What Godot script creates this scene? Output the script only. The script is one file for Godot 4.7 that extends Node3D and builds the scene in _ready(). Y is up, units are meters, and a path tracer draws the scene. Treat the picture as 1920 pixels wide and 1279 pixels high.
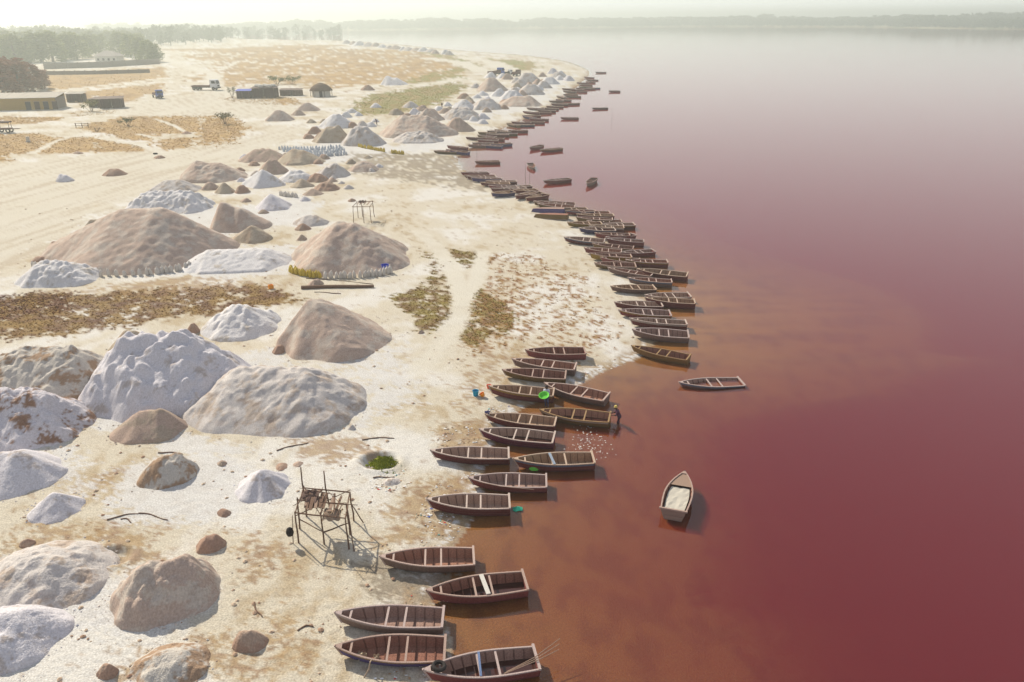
extends Node3D
# A salt-harvesting shore beside a red lake, seen from about 27 m up. Units are metres, y is up, the lake's surface is y = 0.

const SUN_TO := Vector3(0.55, -0.62, 0.62)   # the way sunlight travels
const CAM_PITCH := -22.0755
const CAM_FOV := 46.374
const MURK := Color(0.75, 0.155, 0.19)
var rng := RandomNumberGenerator.new()
var used := {}
var M := {}
var nz := FastNoiseLite.new()
var nf := FastNoiseLite.new()
var nc := FastNoiseLite.new()
var nr := FastNoiseLite.new()
var nl := FastNoiseLite.new()

const SHORE = [[-1.53,20],[-2.03,-8],[-2.53,-23.44],[-2.94,-26.79],[-3.1,-28.33],[-3.33,-29.7],[-3.91,-31.16],[-4.38,-32.01],[-4.18,-33.35],[-3.8,-34.85],[-3.57,-36.47],[-3.06,-37.84],[-2.69,-38.97],[-2.4,-40.9],[-2.15,-42.06],[-2.33,-43.29],[-2.14,-44.57],[-1.79,-46.96],[-1.26,-49.56],[-0.44,-51.81],[0.56,-53.52],[2.86,-55.67],[4.84,-57.28],[5.62,-57.96],[7.33,-60.02],[10.2,-62.17],[11.91,-64.37],[13.63,-68.83],[14.63,-73.11],[14.51,-77.07],[14.69,-80.51],[14.69,-85.21],[14.27,-89.35],[13.58,-95.06],[12.52,-100.13],[11.66,-106.58],[10.3,-112.85],[8.9,-116.97],[6.77,-121.76],[4.04,-126.55],[1.55,-132.1],[-1.61,-137.68],[-4.31,-142.16],[-6.08,-146.34],[-7.93,-150.2],[-9.65,-156],[-10.65,-162.19],[-11.38,-168.83],[-10.43,-178.17],[-8.41,-185.96],[-5.87,-200.88],[-2.33,-215.99],[1.43,-229.69],[6.98,-246.45],[11.17,-262.67],[15.4,-284.81],[18.99,-304.45],[22.67,-326.94],[28.93,-355.52],[34.43,-393.09],[41.34,-434.9],[42.98,-461.97],[41.23,-510.08],[37.21,-562.26],[24.1,-618.99],[7.45,-668.04],[-11.21,-702.89],[-30.47,-741.2],[-57.91,-798.75],[-91.61,-882.53],[-133.08,-985.65],[-181.04,-1089.27],[-234.01,-1185.65],[-420,-1350],[-620,-1700],[-760,-2300],[-900,-3000],[-1000,-9000]]
const FAR = [[-9000,-2150],[-900,-2150],[-500,-2280],[70,-2430],[380,-2470],[503,-2440],[590,-2360],[690,-2220],[830,-2000],[911,-1542],[960,-1300],[1060,-700],[1300,-300],[9000,400]]
const ROWS = [4,-6,-12,-16,-22.68,-22.74,-22.8,-22.86,-22.93,-22.99,-23.06,-23.12,-23.18,-23.25,-23.31,-23.38,-23.45,-23.51,-23.58,-23.64,-23.71,-23.78,-23.84,-23.91,-23.98,-24.05,-24.11,-24.18,-24.25,-24.32,-24.39,-24.46,-24.53,-24.6,-24.67,-24.74,-24.81,-24.88,-24.95,-25.02,-25.09,-25.16,-25.24,-25.31,-25.38,-25.46,-25.53,-25.6,-25.68,-25.75,-25.83,-25.9,-25.98,-26.05,-26.13,-26.2,-26.28,-26.36,-26.44,-26.51,-26.59,-26.67,-26.75,-26.83,-26.91,-26.99,-27.07,-27.15,-27.23,-27.31,-27.39,-27.47,-27.55,-27.64,-27.72,-27.8,-27.88,-27.97,-28.05,-28.14,-28.22,-28.31,-28.39,-28.48,-28.56,-28.65,-28.74,-28.82,-28.91,-29,-29.09,-29.18,-29.27,-29.36,-29.45,-29.54,-29.63,-29.72,-29.81,-29.91,-30,-30.09,-30.18,-30.28,-30.37,-30.47,-30.56,-30.66,-30.75,-30.85,-30.95,-31.05,-31.14,-31.24,-31.34,-31.44,-31.54,-31.64,-31.74,-31.84,-31.94,-32.05,-32.15,-32.25,-32.35,-32.46,-32.56,-32.67,-32.77,-32.88,-32.99,-33.09,-33.2,-33.31,-33.42,-33.53,-33.64,-33.75,-33.86,-33.97,-34.08,-34.2,-34.31,-34.42,-34.54,-34.65,-34.77,-34.88,-35,-35.12,-35.23,-35.35,-35.47,-35.59,-35.71,-35.83,-35.95,-36.08,-36.2,-36.32,-36.45,-36.57,-36.7,-36.82,-36.95,-37.08,-37.2,-37.33,-37.46,-37.59,-37.73,-37.86,-37.99,-38.12,-38.26,-38.39,-38.52,-38.66,-38.8,-38.94,-39.07,-39.21,-39.35,-39.49,-39.63,-39.78,-39.92,-40.06,-40.21,-40.35,-40.5,-40.65,-40.79,-40.94,-41.09,-41.24,-41.39,-41.55,-41.7,-41.85,-42.01,-42.16,-42.32,-42.48,-42.64,-42.8,-42.96,-43.12,-43.28,-43.44,-43.61,-43.77,-43.94,-44.11,-44.28,-44.45,-44.62,-44.79,-44.96,-45.13,-45.31,-45.48,-45.66,-45.84,-46.02,-46.2,-46.38,-46.56,-46.75,-46.93,-47.12,-47.3,-47.49,-47.68,-47.87,-48.07,-48.26,-48.45,-48.65,-48.85,-49.05,-49.25,-49.45,-49.65,-49.85,-50.06,-50.27,-50.48,-50.69,-50.9,-51.11,-51.32,-51.54,-51.76,-51.97,-52.19,-52.42,-52.64,-52.86,-53.09,-53.32,-53.55,-53.78,-54.01,-54.25,-54.48,-54.72,-54.96,-55.2,-55.45,-55.69,-55.94,-56.19,-56.44,-56.69,-56.94,-57.2,-57.46,-57.72,-57.98,-58.24,-58.51,-58.78,-59.05,-59.32,-59.6,-59.87,-60.15,-60.43,-60.72,-61,-61.29,-61.58,-61.87,-62.17,-62.47,-62.76,-63.07,-63.37,-63.68,-63.99,-64.3,-64.61,-64.93,-65.25,-65.58,-65.9,-66.23,-66.56,-66.9,-67.23,-67.57,-67.92,-68.26,-68.61,-68.96,-69.32,-69.68,-70.04,-70.4,-70.77,-71.14,-71.52,-71.9,-72.28,-72.66,-73.05,-73.45,-73.84,-74.24,-74.65,-75.05,-75.47,-75.88,-76.3,-76.72,-77.15,-77.58,-78.02,-78.46,-78.91,-79.36,-79.81,-80.27,-80.73,-81.2,-81.67,-82.15,-82.63,-83.12,-83.61,-84.11,-84.61,-85.12,-85.64,-86.16,-86.68,-87.21,-87.75,-88.29,-88.84,-89.39,-89.95,-90.52,-91.09,-91.67,-92.26,-92.86,-93.45,-94.06,-94.68,-95.3,-95.93,-96.56,-97.21,-97.86,-98.52,-99.19,-99.86,-100.55,-101.24,-101.94,-102.65,-103.37,-104.1,-104.84,-105.58,-106.34,-107.11,-107.89,-108.67,-109.47,-110.28,-111.1,-111.93,-112.77,-113.63,-114.49,-115.37,-116.26,-117.16,-118.08,-119.01,-119.95,-120.9,-121.87,-122.86,-123.86,-124.87,-125.9,-126.95,-128.01,-129.09,-130.18,-131.29,-132.42,-133.57,-134.74,-135.92,-137.12,-138.35,-139.59,-140.86,-142.15,-143.46,-144.79,-146.14,-147.52,-148.93,-150.35,-151.81,-153.29,-154.8,-156.33,-157.9,-159.49,-161.11,-162.77,-164.46,-166.18,-167.93,-169.72,-171.55,-173.41,-175.31,-177.26,-179.24,-181.26,-183.33,-185.44,-187.6,-189.81,-192.07,-194.38,-196.74,-199.16,-201.63,-204.16,-206.76,-209.42,-212.14,-214.93,-217.79,-220.73,-223.74,-226.83,-230,-233.26,-236.61,-240.05,-243.59,-247.23,-250.97,-254.83,-258.8,-262.89,-267.11,-271.46,-275.95,-280.58,-285.37,-290.31,-295.42,-300.71,-306.18,-311.85,-317.73,-323.82,-330.15,-336.72,-343.54,-350.64,-358.03,-365.73,-373.76,-382.13,-390.88,-400.03,-409.6,-419.63,-430.15,-441.19,-452.81,-465.04,-477.92,-491.53,-505.91,-521.14,-537.3,-554.47,-572.75,-592.25,-613.1,-635.44,-659.44,-685.3,-713.22,-743.48,-776.38,-812.28,-851.61,-894.88,-942.73,-995.91,-1055.38,-1122.31,-1198.2,-1284.99,-1385.21,-1502.22,-1640.63,-1806.92,-1895.52,-1993.19,-2101.41,-2221.98,-2357.16,-2509.75,-2683.36,-2882.65,-3113.78,-3385.05,-3707.89,-4098.55,-4580.93,-5191.62,-5989.65,-7076.88,-8645.25,-11104.95,-15517.4,-14000,-20000]
const PITS = [[-8.71,-45.14,1.3,1.1,-0.45],[-21.59,-35.32,1.2,0.9,-0.3]]
const MOUNDS = [
	[-46,-96.45,11.57,10.04,5.46,0,0.15,0.1,"tan",0.05,150,"largest tan mound, with a row of pale sacks round its foot"],
	[-18.94,-92.22,7.68,7.53,4.57,0,0.05,-0.12,"tan",0.08,148,"tan mound with yellow and white sacks along its foot"],
	[-15.91,-66.48,5.09,5.35,3.78,0,0,-0.35,"tan",0.08,131,"steep tan conical mound beside the sandy track"],
	[-17.76,-53.69,6.76,5.21,2.98,-0.1,0.3,0,"grey",0.16,150,"long grey-white hummocky mound, second from the shore boats"],
	[-26.81,-56.5,6.59,5.54,4.86,0.21,0.25,-0.1,"lav",0.3,150,"large lumpy white salt mound with two tops"],
	[-25.28,-69.74,3.61,3.79,2.26,0,0.1,0,"white",0.3,89,"white salt mound with a dark patch low on one side"],
	[-37.29,-57.73,5.58,4.3,3.17,0,0.35,0.2,"patch",0.25,150,"low flat-topped white and brown mound at the frame edge"],
	[-34.5,-50.11,4.59,3.85,3.15,0,0.15,-0.1,"lavpatch",0.3,150,"lavender-white lumpy mound with a brown scar at its foot"],
	[-31.81,-43.53,3.43,2.88,1.82,0,0.1,0.15,"lav",0.06,125,"smooth lavender salt mound cut by the frame edge, above the small white cone"],
	[-24.14,-33.47,3.27,3.2,1.51,0,0.2,0,"grey",0.22,146,"broad grey-white mound beside the split boulder mound"],
	[-23.47,-29.32,2.65,2.41,1.51,0,0.1,0,"lav",0.18,131,"lavender salt mound in the bottom corner"],
	[-17.36,-32.2,2.62,2.28,2.66,0.49,0.35,0,"tan",0.3,121,"pinkish tan furrowed mound like a split boulder"],
	[-25.46,-49.5,2.63,2.02,1.61,0.14,0.2,0.15,"brown",0.08,86,"smooth brown oval mound in front of the large white mounds"],
	[-32.78,-63.99,2.44,2.05,2.02,0,0.1,-0.1,"cream",0.06,65,"smooth cream mound behind the two-topped white mound"],
	[-26.91,-39.83,1.54,1.62,1.11,0,0,0,"lav",0.1,60,"small white salt cone on the bare sand near the edge"],
	[-15.39,-42.03,1.69,1.78,1.27,0,0,0,"lav",0.1,63,"small white salt cone next to the pole stand"],
	[-21.79,-43.45,1.86,1.56,1.89,0.52,0.2,0.2,"patch",0.3,68,"dug-away brown and white heap on the white salt floor"],
	[-15.34,-27.5,1.73,1.45,0.72,0,0.2,0,"patch",0.35,89,"lumpy heap cut by the bottom edge of the picture"],
	[-50.39,-85.23,4.6,3.54,2.19,0,0.25,-0.1,"white",0.3,95,"low lumpy white heap at the foot of the largest tan mound"],
	[-52.36,-121.3,6.73,4.71,2.72,0,0.45,0,"white",0.35,101,"long low white heap behind the largest tan mound"],
	[-32.44,-90.99,6.39,4.47,1.69,0.1,0.5,0,"white",0.12,125,"flat white salt slab heap between the two sack-ringed mounds"],
	[-37.59,-108.82,4.2,4.12,3.49,0,0.1,-0.5,"tan",0.08,70,"tan mound with one dug side behind the largest mound"],
	[-33.89,-101.88,2.56,2.5,1.81,0,0,0,"cream",0.15,45,"small cream cone behind the flat white slab"],
	[-36.35,-121,2.95,2.89,2.04,0,0,-0.1,"lav",0.06,44,"lavender-white cone standing on white ground behind"],
	[-43.01,-139.19,3.82,3.74,2.6,0,0,0,"white",0.06,50,"smooth white dome among the brown heaps"],
	[-54.12,-146.06,6.24,5.24,3.14,0,0.2,-0.3,"tan",0.15,79,"tan double heap with a blue sack at its foot"],
	[-57.02,-134.85,4.48,3.76,1.84,0,0.2,0,"grey",0.12,61,"low grey heap left of the small cones"],
	[-50.82,-166.26,5.17,4.34,2.17,0,0.25,0,"brown",0.1,58,"low brown heap beside the cream dome"],
	[-42.21,-162.94,4.96,4.52,2.63,0,0.1,-0.2,"cream",0.05,57,"cream smooth dome in front of the stacked white sacks"],
	[-44.75,-151.15,2.97,2.7,2.68,0,0.1,0,"brown",0.15,36,"rough brown heap below the cream dome"],
	[-47.72,-132.72,1.74,1.7,2.1,0,0,0,"cream",0.12,24,"little sandy cone amid broken brown earth"],
	[-51.21,-135.73,1.55,1.52,1.24,0,0.1,0,"brown",0.2,21,"little brown clod heap amid broken earth"],
	[-44.81,-132.68,1.34,1.31,1.42,0,0.1,0,"stone",0.3,18,"broken brown earth heap right of the little sandy cone"],
	[-38.4,-143.38,3.4,2.86,1.77,0,0.2,0,"white",0.2,44,"low white heap left of the white-grey cone"],
	[-32.94,-147.57,3.39,3.33,2.27,0,0,0.2,"grey",0.15,42,"white-grey heap beside the low white heap"],
	[-34.42,-142.49,2.1,2.05,1.41,0,0,0,"stone",0.25,27,"dark reddish clod heap before the white-grey heap"],
	[-31.07,-134.78,2.35,2.3,1.34,0,0.1,0,"stone",0.3,32,"reddish broken clod heap standing lowest of the small heaps"],
	[-35.98,-137.51,2.21,2.17,1.31,0,0,0,"cream",0.08,29,"small cream dome among reddish heaps"],
	[-32.5,-130.52,1.8,1.76,0.93,0,0,0,"brown",0.1,25,"small smooth brown heap below the cream dome"],
	[-27.94,-153.22,3.06,2.78,1.63,0,0.2,0,"tan",0.2,37,"grey-tan lumpy heap near the open sand"],
	[-28.19,-110.27,2.52,2.12,1.23,0,0.2,0,"grey",0.15,41,"low grey heap behind the sack-ringed second mound"],
	[-28.53,-106.99,1.13,1.11,0.81,0,0,0,"stone",0.15,19,"small rust-brown cone in front of the low grey heap"],
	[-27.29,-101.38,0.77,0.75,1.14,0,0,0,"brown",0.08,14,"smallest brown cone beside the second tan mound"],
	[-57.27,-107.93,1.77,1.49,2.15,0,0.3,0,"cream",0.05,29,"steep-sided cream block heap behind the largest mound"],
	[-74.01,-150.01,2.35,1.81,1.16,0,0.2,0,"stone",0.1,29,"dark brown flat heap alone on the open track"],
	[-80.39,-144.28,1.64,1.38,1.38,0,0.1,-0.3,"lav",0.2,21,"small greyish salt pile alone on the open track"],
	[-66,-235.52,4.59,3.86,2.89,0,0.1,0,"tan",0.08,37,"tan heap nearest the parked flatbed lorry"],
	[-64.03,-261.05,4.22,3.55,2.43,0,0.1,0,"tan",0.1,31,"small tan heap near the thatched shelters"],
	[-63.72,-248.1,2.41,2.03,1.61,0,0.1,0,"brown",0.1,18,"little brown heap between two tan heaps"],
	[-46.38,-218.96,5.21,4.74,3.41,0,0.1,0,"white",0.08,45,"white cone on the open ground left of the grey ridge"],
	[-42.2,-192.44,4.73,3.98,3.64,0,0.2,0.2,"cream",0.12,46,"cream heap at the near end of the grey ridge"],
	[-33.78,-187.46,5.23,4.4,4.74,0,0.1,-0.1,"grey",0.2,52,"grey-white peaked heap above the yellow sacks"],
	[-23.18,-204.12,10.01,8.41,4.69,0,0.25,-0.1,"tan",0.1,93,"broad tan mound in the far row of heaps"],
	[-21.82,-191.99,6.11,4.7,2.34,0,0.3,0,"grey",0.3,60,"lumpy grey heap in front of the broad tan mound"],
	[-13.31,-211.04,4.41,4.01,3.19,0,0.1,-0.1,"brown",0.12,39,"brown-grey heap next to the packed boats"],
	[-23,-233.81,4.56,3.83,3.17,0,0.1,0,"tan",0.12,37,"tan heap behind the broad tan mound"],
	[-14.06,-236.91,6.15,5.17,3.22,0,0.25,0,"grey",0.25,49,"grey rough heap behind the brown-grey heap"],
	[-14.61,-262.12,4.24,3.86,2.93,0,0.1,0,"white",0.15,31,"white heap in the middle of the far heaps"],
	[-7.41,-262.27,5.51,4.63,3.2,0,0.2,0,"grey",0.2,40,"pale grey heap in the middle of the far heaps"],
	[2.99,-274.53,7.97,6.7,2.99,0,0.25,0.2,"tan",0.12,55,"tan ridge heap close to the far boats"],
	[-6.77,-330.67,6.57,5.98,4.98,0,0.1,-0.1,"tan",0.06,38,"smooth tan-grey hill below the blue lorry"],
	[0.74,-293.68,4.73,3.97,3.14,0,0.2,0,"white",0.2,31,"white heap below the smooth tan-grey hill"],
	[7.88,-314.17,5.45,4.58,3.77,0,0.2,0,"grey",0.15,33,"grey heap beside the far cluster of boats"],
	[8.13,-372,6.66,5.59,4.25,0,0.2,0,"grey",0.1,34,"long grey heap behind the far cluster of boats"],
	[17.24,-363.42,4.65,3.9,3.06,0,0.2,0,"white",0.2,24,"small white heap behind the farthest boats"],
	[23.31,-404.91,4.13,3.47,2.69,0,0.1,0,"grey",0.15,19,"grey pile towards the tip of the spit"],
	[27.05,-382.62,2.81,2.36,2.35,0,0.1,0,"lav",0.15,14,"last pale pile before the tip of the spit"],
	[-50.55,-366.43,6.56,5.51,3.7,0,0.15,-0.4,"white",0.06,34,"white cone standing in the green marsh"],
	[-192.82,-1007.13,6.75,5.67,4.49,0,0.1,0,"grey",0.1,14,"tiny pale heap, first along the hazy line on the far edge of the spit"],
	[-176.78,-963.92,5.49,4.62,4.42,0,0.1,0,"tan",0.1,14,"tiny pale heap, second along the hazy line on the far edge of the spit"],
	[-164.27,-930.37,8.83,7.41,5.07,0,0.1,0,"white",0.1,18,"tiny pale heap, third along the hazy line on the far edge of the spit"],
	[-148.81,-896.57,8.07,6.78,4.52,0,0.1,0,"grey",0.1,17,"tiny pale heap, fourth along the hazy line on the far edge of the spit"],
	[-140.28,-892.44,6.43,5.4,4.14,0,0.1,0,"tan",0.1,14,"tiny pale heap, fifth along the hazy line on the far edge of the spit"],
	[-128.03,-854.99,5.66,4.75,3.28,0,0.1,0,"white",0.1,14,"tiny pale heap, sixth along the hazy line on the far edge of the spit"],
	[-115.6,-819.73,5.73,4.81,3.32,0,0.1,0,"grey",0.1,14,"tiny pale heap, seventh along the hazy line on the far edge of the spit"],
	[-108.12,-805.98,7.92,6.65,3.71,0,0.1,0,"tan",0.1,19,"tiny pale heap, eighth along the hazy line on the far edge of the spit"],
	[-96.38,-768.38,4.45,3.74,3.38,0,0.1,0,"white",0.1,14,"tiny pale heap, ninth along the hazy line on the far edge of the spit"],
	[-91.14,-764.9,6.56,5.51,3.2,0,0.1,0,"grey",0.1,16,"tiny pale heap, tenth along the hazy line on the far edge of the spit"],
	[-83.45,-760.62,6.54,5.49,2.86,0,0.1,0,"tan",0.1,16,"tiny pale heap, eleventh along the hazy line on the far edge of the spit"],
	[-75.55,-743.82,6.2,5.2,3.86,0,0.1,0,"white",0.1,16,"tiny pale heap, twelfth along the hazy line on the far edge of the spit"],
	[-67.11,-728.17,7.04,5.91,2.93,0,0.1,0,"grey",0.1,19,"tiny pale heap, thirteenth along the hazy line on the far edge of the spit"],
	[-61.06,-695.22,4.06,3.41,3.18,0,0.1,0,"tan",0.1,14,"tiny pale heap, fourteenth along the hazy line on the far edge of the spit"],
	[-51.81,-682.83,4.63,3.89,3.63,0,0.1,0,"white",0.1,14,"tiny pale heap, fifteenth along the hazy line on the far edge of the spit"],
	[-47.68,-666.88,4.08,3.43,3.41,0,0.1,0,"grey",0.1,14,"tiny pale heap, sixteenth along the hazy line on the far edge of the spit"],
	[-57.5,-337.44,3.03,2.54,2.14,0,0.1,0,"stone",0.2,17,"small pale pile by the marsh edge"],
	[-32.29,-268.42,2.77,2.33,1.91,0,0.1,0,"grey",0.2,19,"small pile behind the broad tan mound"],
	[-34.04,-248.56,2.26,1.89,1.54,0,0.1,0,"stone",0.2,17,"small pile next to the tan heap"],
	[-43.62,-268.8,2.08,1.75,1.44,0,0.1,0,"white",0.2,14,"little pile on the bank of the marsh"],
	[-16.48,-297.53,2.68,2.25,1.87,0,0.1,0,"stone",0.2,17,"small pile above the rough grey heap"],
	[-10.13,-309.12,2.38,2,1.67,0,0.1,0,"white",0.2,14,"little pile left of the smooth tan-grey hill foot"],
	[9.33,-329.99,2.12,1.78,1.49,0,0.1,0,"grey",0.2,14,"little pile beside the farthest boats"],
	[-48.67,-253.73,1.97,1.66,1.35,0,0.1,0,"white",0.2,14,"little pile above the white cone on open ground"],
	[-13.8,-219.48,2,1.68,1.35,0,0.1,0,"stone",0.2,17,"small pile at the water side of the broad tan mound"],
	[-7.52,-224.54,1.75,1.47,1.18,0,0.1,0,"white",0.2,14,"little pile under the rough grey heap"],
	[-38.4,-160.53,1.14,1.04,0.89,0,0.1,0.18,"stone",0.08,14,"small heap in the crowded ground right of the white-grey heap, first counting towards the water"],
	[-38.41,-166.31,1.31,1.19,1,0,0.1,-0.11,"brown",0.25,14,"small heap in the crowded ground right of the white-grey heap, second counting towards the water"],
	[-30.82,-135.4,1.09,0.99,0.89,0,0.1,0.16,"brown",0.08,14,"small heap in the crowded ground right of the white-grey heap, third counting towards the water"],
	[-34.6,-155.73,0.9,0.82,0.72,0,0.1,0.13,"brown",0.25,14,"small heap in the crowded ground right of the white-grey heap, fourth counting towards the water"],
	[-31.64,-141.63,1.08,0.98,0.7,0,0.1,0.04,"brown",0.08,14,"small heap in the crowded ground right of the white-grey heap, fifth counting towards the water"],
	[-32.06,-144.15,0.75,0.68,0.57,0,0.1,0.12,"grey",0.25,14,"small heap in the crowded ground right of the white-grey heap, sixth counting towards the water"],
	[-32.77,-149.09,1.26,1.15,0.99,0,0.1,-0.01,"brown",0.08,15,"small heap in the crowded ground right of the white-grey heap, seventh counting towards the water"],
	[-29.62,-139.56,0.7,0.64,0.47,0,0.1,0.08,"grey",0.25,14,"small heap in the crowded ground right of the white-grey heap, eighth counting towards the water"],
	[-27.45,-134.91,1.02,0.93,0.68,0,0.1,-0.05,"grey",0.25,14,"small heap in the crowded ground right of the white-grey heap, ninth counting towards the water"],
	[-31.9,-160.7,1.19,1.09,0.96,0,0.1,0.12,"cream",0.25,14,"small heap in the crowded ground right of the white-grey heap, tenth counting towards the water"],
	[-29.45,-166.99,1.06,0.96,0.65,0,0.1,-0.13,"cream",0.08,14,"small heap in the crowded ground right of the white-grey heap, eleventh counting towards the water"],
	[-26.26,-151.31,0.84,0.76,0.68,0,0.1,0,"grey",0.08,14,"small heap in the crowded ground right of the white-grey heap, twelfth counting towards the water"],
	[-25.52,-155.98,0.92,0.84,0.68,0,0.1,-0.1,"white",0.25,14,"small heap in the crowded ground right of the white-grey heap, thirteenth counting towards the water"],
	[-51.49,-152.75,1.11,1.01,0.76,0,0.1,-0.05,"stone",0.25,14,"small heap between the low brown heap and the cream dome, first counting towards the water"],
	[-47.91,-142.31,0.9,0.82,0.69,0,0.1,-0.13,"lav",0.25,14,"small heap between the low brown heap and the cream dome, second counting towards the water"],
	[-54.8,-167.2,1.41,1.29,1,0,0.1,-0.11,"lav",0.25,15,"small heap between the low brown heap and the cream dome, third counting towards the water"],
	[-50.7,-159.11,1.24,1.13,0.84,0,0.1,0.17,"stone",0.25,14,"small heap between the low brown heap and the cream dome, fourth counting towards the water"],
	[-46.94,-148.15,1.26,1.15,0.92,0,0.1,-0.05,"grey",0.25,15,"small heap between the low brown heap and the cream dome, fifth counting towards the water"],
	[-54.43,-174.5,0.81,0.74,0.55,0,0.1,-0.16,"white",0.25,14,"small heap between the low brown heap and the cream dome, sixth counting towards the water"],
	[-53.7,-175.73,1.37,1.25,0.92,0,0.1,-0.08,"stone",0.08,14,"small heap between the low brown heap and the cream dome, seventh counting towards the water"],
	[-49.35,-167.02,1.06,0.96,0.83,0,0.1,-0.16,"white",0.25,14,"small heap between the low brown heap and the cream dome, eighth counting towards the water"],
	[-45.43,-154.85,1.02,0.93,0.82,0,0.1,0.11,"white",0.08,14,"small heap between the low brown heap and the cream dome, ninth counting towards the water"],
	[-47.27,-170.46,1.11,1.01,0.73,0,0.1,-0.06,"grey",0.25,14,"small heap between the low brown heap and the cream dome, tenth counting towards the water"],
	[-43.76,-159.27,0.95,0.87,0.6,0,0.1,-0.09,"brown",0.25,14,"small heap between the low brown heap and the cream dome, eleventh counting towards the water"],
	[-48.77,-197.29,1.56,1.42,1.12,0,0.1,-0.09,"stone",0.25,14,"small heap above the stacked bluish sacks, first counting towards the water"],
	[-55.26,-228.48,1.64,1.49,1.14,0,0.1,-0.07,"cream",0.08,14,"small heap above the stacked bluish sacks, second counting towards the water"],
	[-49.28,-206.01,2.02,1.84,1.85,0,0.1,0.05,"stone",0.08,18,"small heap above the stacked bluish sacks, third counting towards the water"],
	[-50.78,-213.63,1.16,1.06,1.02,0,0.1,0.1,"lav",0.25,14,"small heap above the stacked bluish sacks, fourth counting towards the water"],
	[-46.35,-199.3,1.36,1.24,0.85,0,0.1,0.08,"cream",0.08,14,"small heap above the stacked bluish sacks, fifth counting towards the water"],
	[-45.32,-195.03,2,1.82,1.77,0,0.1,-0.03,"stone",0.08,19,"small heap above the stacked bluish sacks, sixth counting towards the water"],
	[-51.85,-228.37,1.24,1.13,1.14,0,0.1,0.1,"cream",0.25,14,"small heap above the stacked bluish sacks, seventh counting towards the water"],
	[-42.94,-193.84,1.78,1.62,1.57,0,0.1,-0.12,"white",0.25,17,"small heap above the stacked bluish sacks, eighth counting towards the water"],
	[-45.59,-206.83,1.11,1.01,0.91,0,0.1,0.02,"lav",0.25,14,"small heap above the stacked bluish sacks, ninth counting towards the water"],
	[-46.35,-217.43,1.18,1.08,0.9,0,0.1,-0.11,"stone",0.25,14,"small heap above the stacked bluish sacks, tenth counting towards the water"],
	[-48.25,-241.63,2.11,1.92,1.63,0,0.1,0.07,"white",0.08,16,"small heap above the stacked bluish sacks, eleventh counting towards the water"],
	[-41.66,-217.38,1.8,1.64,1.61,0,0.1,-0.16,"stone",0.08,15,"small heap above the stacked bluish sacks, twelfth counting towards the water"],
	[-45.13,-244.96,1.53,1.4,1.17,0,0.1,-0.09,"white",0.08,14,"small heap above the stacked bluish sacks, thirteenth counting towards the water"],
	[-39.53,-219.18,1.83,1.67,1.69,0,0.1,0.03,"grey",0.25,15,"small heap above the stacked bluish sacks, fourteenth counting towards the water"],
	[-37.42,-219.2,1.81,1.65,1.3,0,0.1,0.08,"white",0.25,15,"small heap above the stacked bluish sacks, fifteenth counting towards the water"],
	[-37.69,-229.11,1.25,1.14,1,0,0.1,0.12,"white",0.25,14,"small heap above the stacked bluish sacks, sixteenth counting towards the water"],
	[-34.23,-247.21,2.44,2.22,1.83,0,0.1,-0.1,"cream",0.25,18,"small heap along the back of the broad tan mound, first counting towards the water"],
	[-30.11,-240.05,1.78,1.62,1.24,0,0.1,0.09,"stone",0.08,14,"small heap along the back of the broad tan mound, second counting towards the water"],
	[-28.72,-248.01,2.17,1.98,1.94,0,0.1,-0.03,"lav",0.08,16,"small heap along the back of the broad tan mound, third counting towards the water"],
	[-26.45,-241.52,1.53,1.39,1.31,0,0.1,-0.14,"grey",0.08,14,"small heap along the back of the broad tan mound, fourth counting towards the water"],
	[-27.35,-257.06,2.48,2.25,1.78,0,0.1,0.06,"brown",0.25,18,"small heap along the back of the broad tan mound, fifth counting towards the water"],
	[-24.36,-242.75,1.76,1.6,1.38,0,0.1,0.18,"cream",0.08,14,"small heap along the back of the broad tan mound, sixth counting towards the water"],
	[-23.82,-250.78,2.05,1.86,1.35,0,0.1,0.19,"brown",0.25,15,"small heap along the back of the broad tan mound, seventh counting towards the water"],
	[-22.29,-258.13,2.09,1.9,1.37,0,0.1,0.08,"white",0.25,15,"small heap along the back of the broad tan mound, eighth counting towards the water"],
	[-19.8,-249.99,1.99,1.81,1.63,0,0.1,0.19,"brown",0.25,15,"small heap along the back of the broad tan mound, ninth counting towards the water"],
	[-20.51,-271.32,1.8,1.64,1.41,0,0.1,0.06,"white",0.25,14,"small heap along the back of the broad tan mound, tenth counting towards the water"],
	[-19.07,-258.84,1.64,1.49,1.11,0,0.1,0.07,"cream",0.25,14,"small heap along the back of the broad tan mound, eleventh counting towards the water"],
	[-17.23,-267.74,1.68,1.53,1.41,0,0.1,-0.02,"white",0.08,14,"small heap along the back of the broad tan mound, twelfth counting towards the water"],
	[-14.85,-252.96,2.59,2.36,1.63,0,0.1,-0.08,"grey",0.25,19,"small heap along the back of the broad tan mound, thirteenth counting towards the water"],
	[-14.44,-263.33,1.68,1.52,1.28,0,0.1,-0.1,"brown",0.08,14,"small heap along the back of the broad tan mound, fourteenth counting towards the water"],
	[-14.56,-290.19,1.91,1.74,1.38,0,0.1,0.07,"cream",0.08,14,"small heap along the back of the broad tan mound, fifteenth counting towards the water"],
	[-13.36,-277.78,2.17,1.98,1.51,0,0.1,0.16,"cream",0.08,15,"small heap along the back of the broad tan mound, sixteenth counting towards the water"],
	[-12.93,-268.61,2.3,2.09,1.84,0,0.1,0.17,"brown",0.08,16,"small heap along the back of the broad tan mound, seventeenth counting towards the water"],
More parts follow.
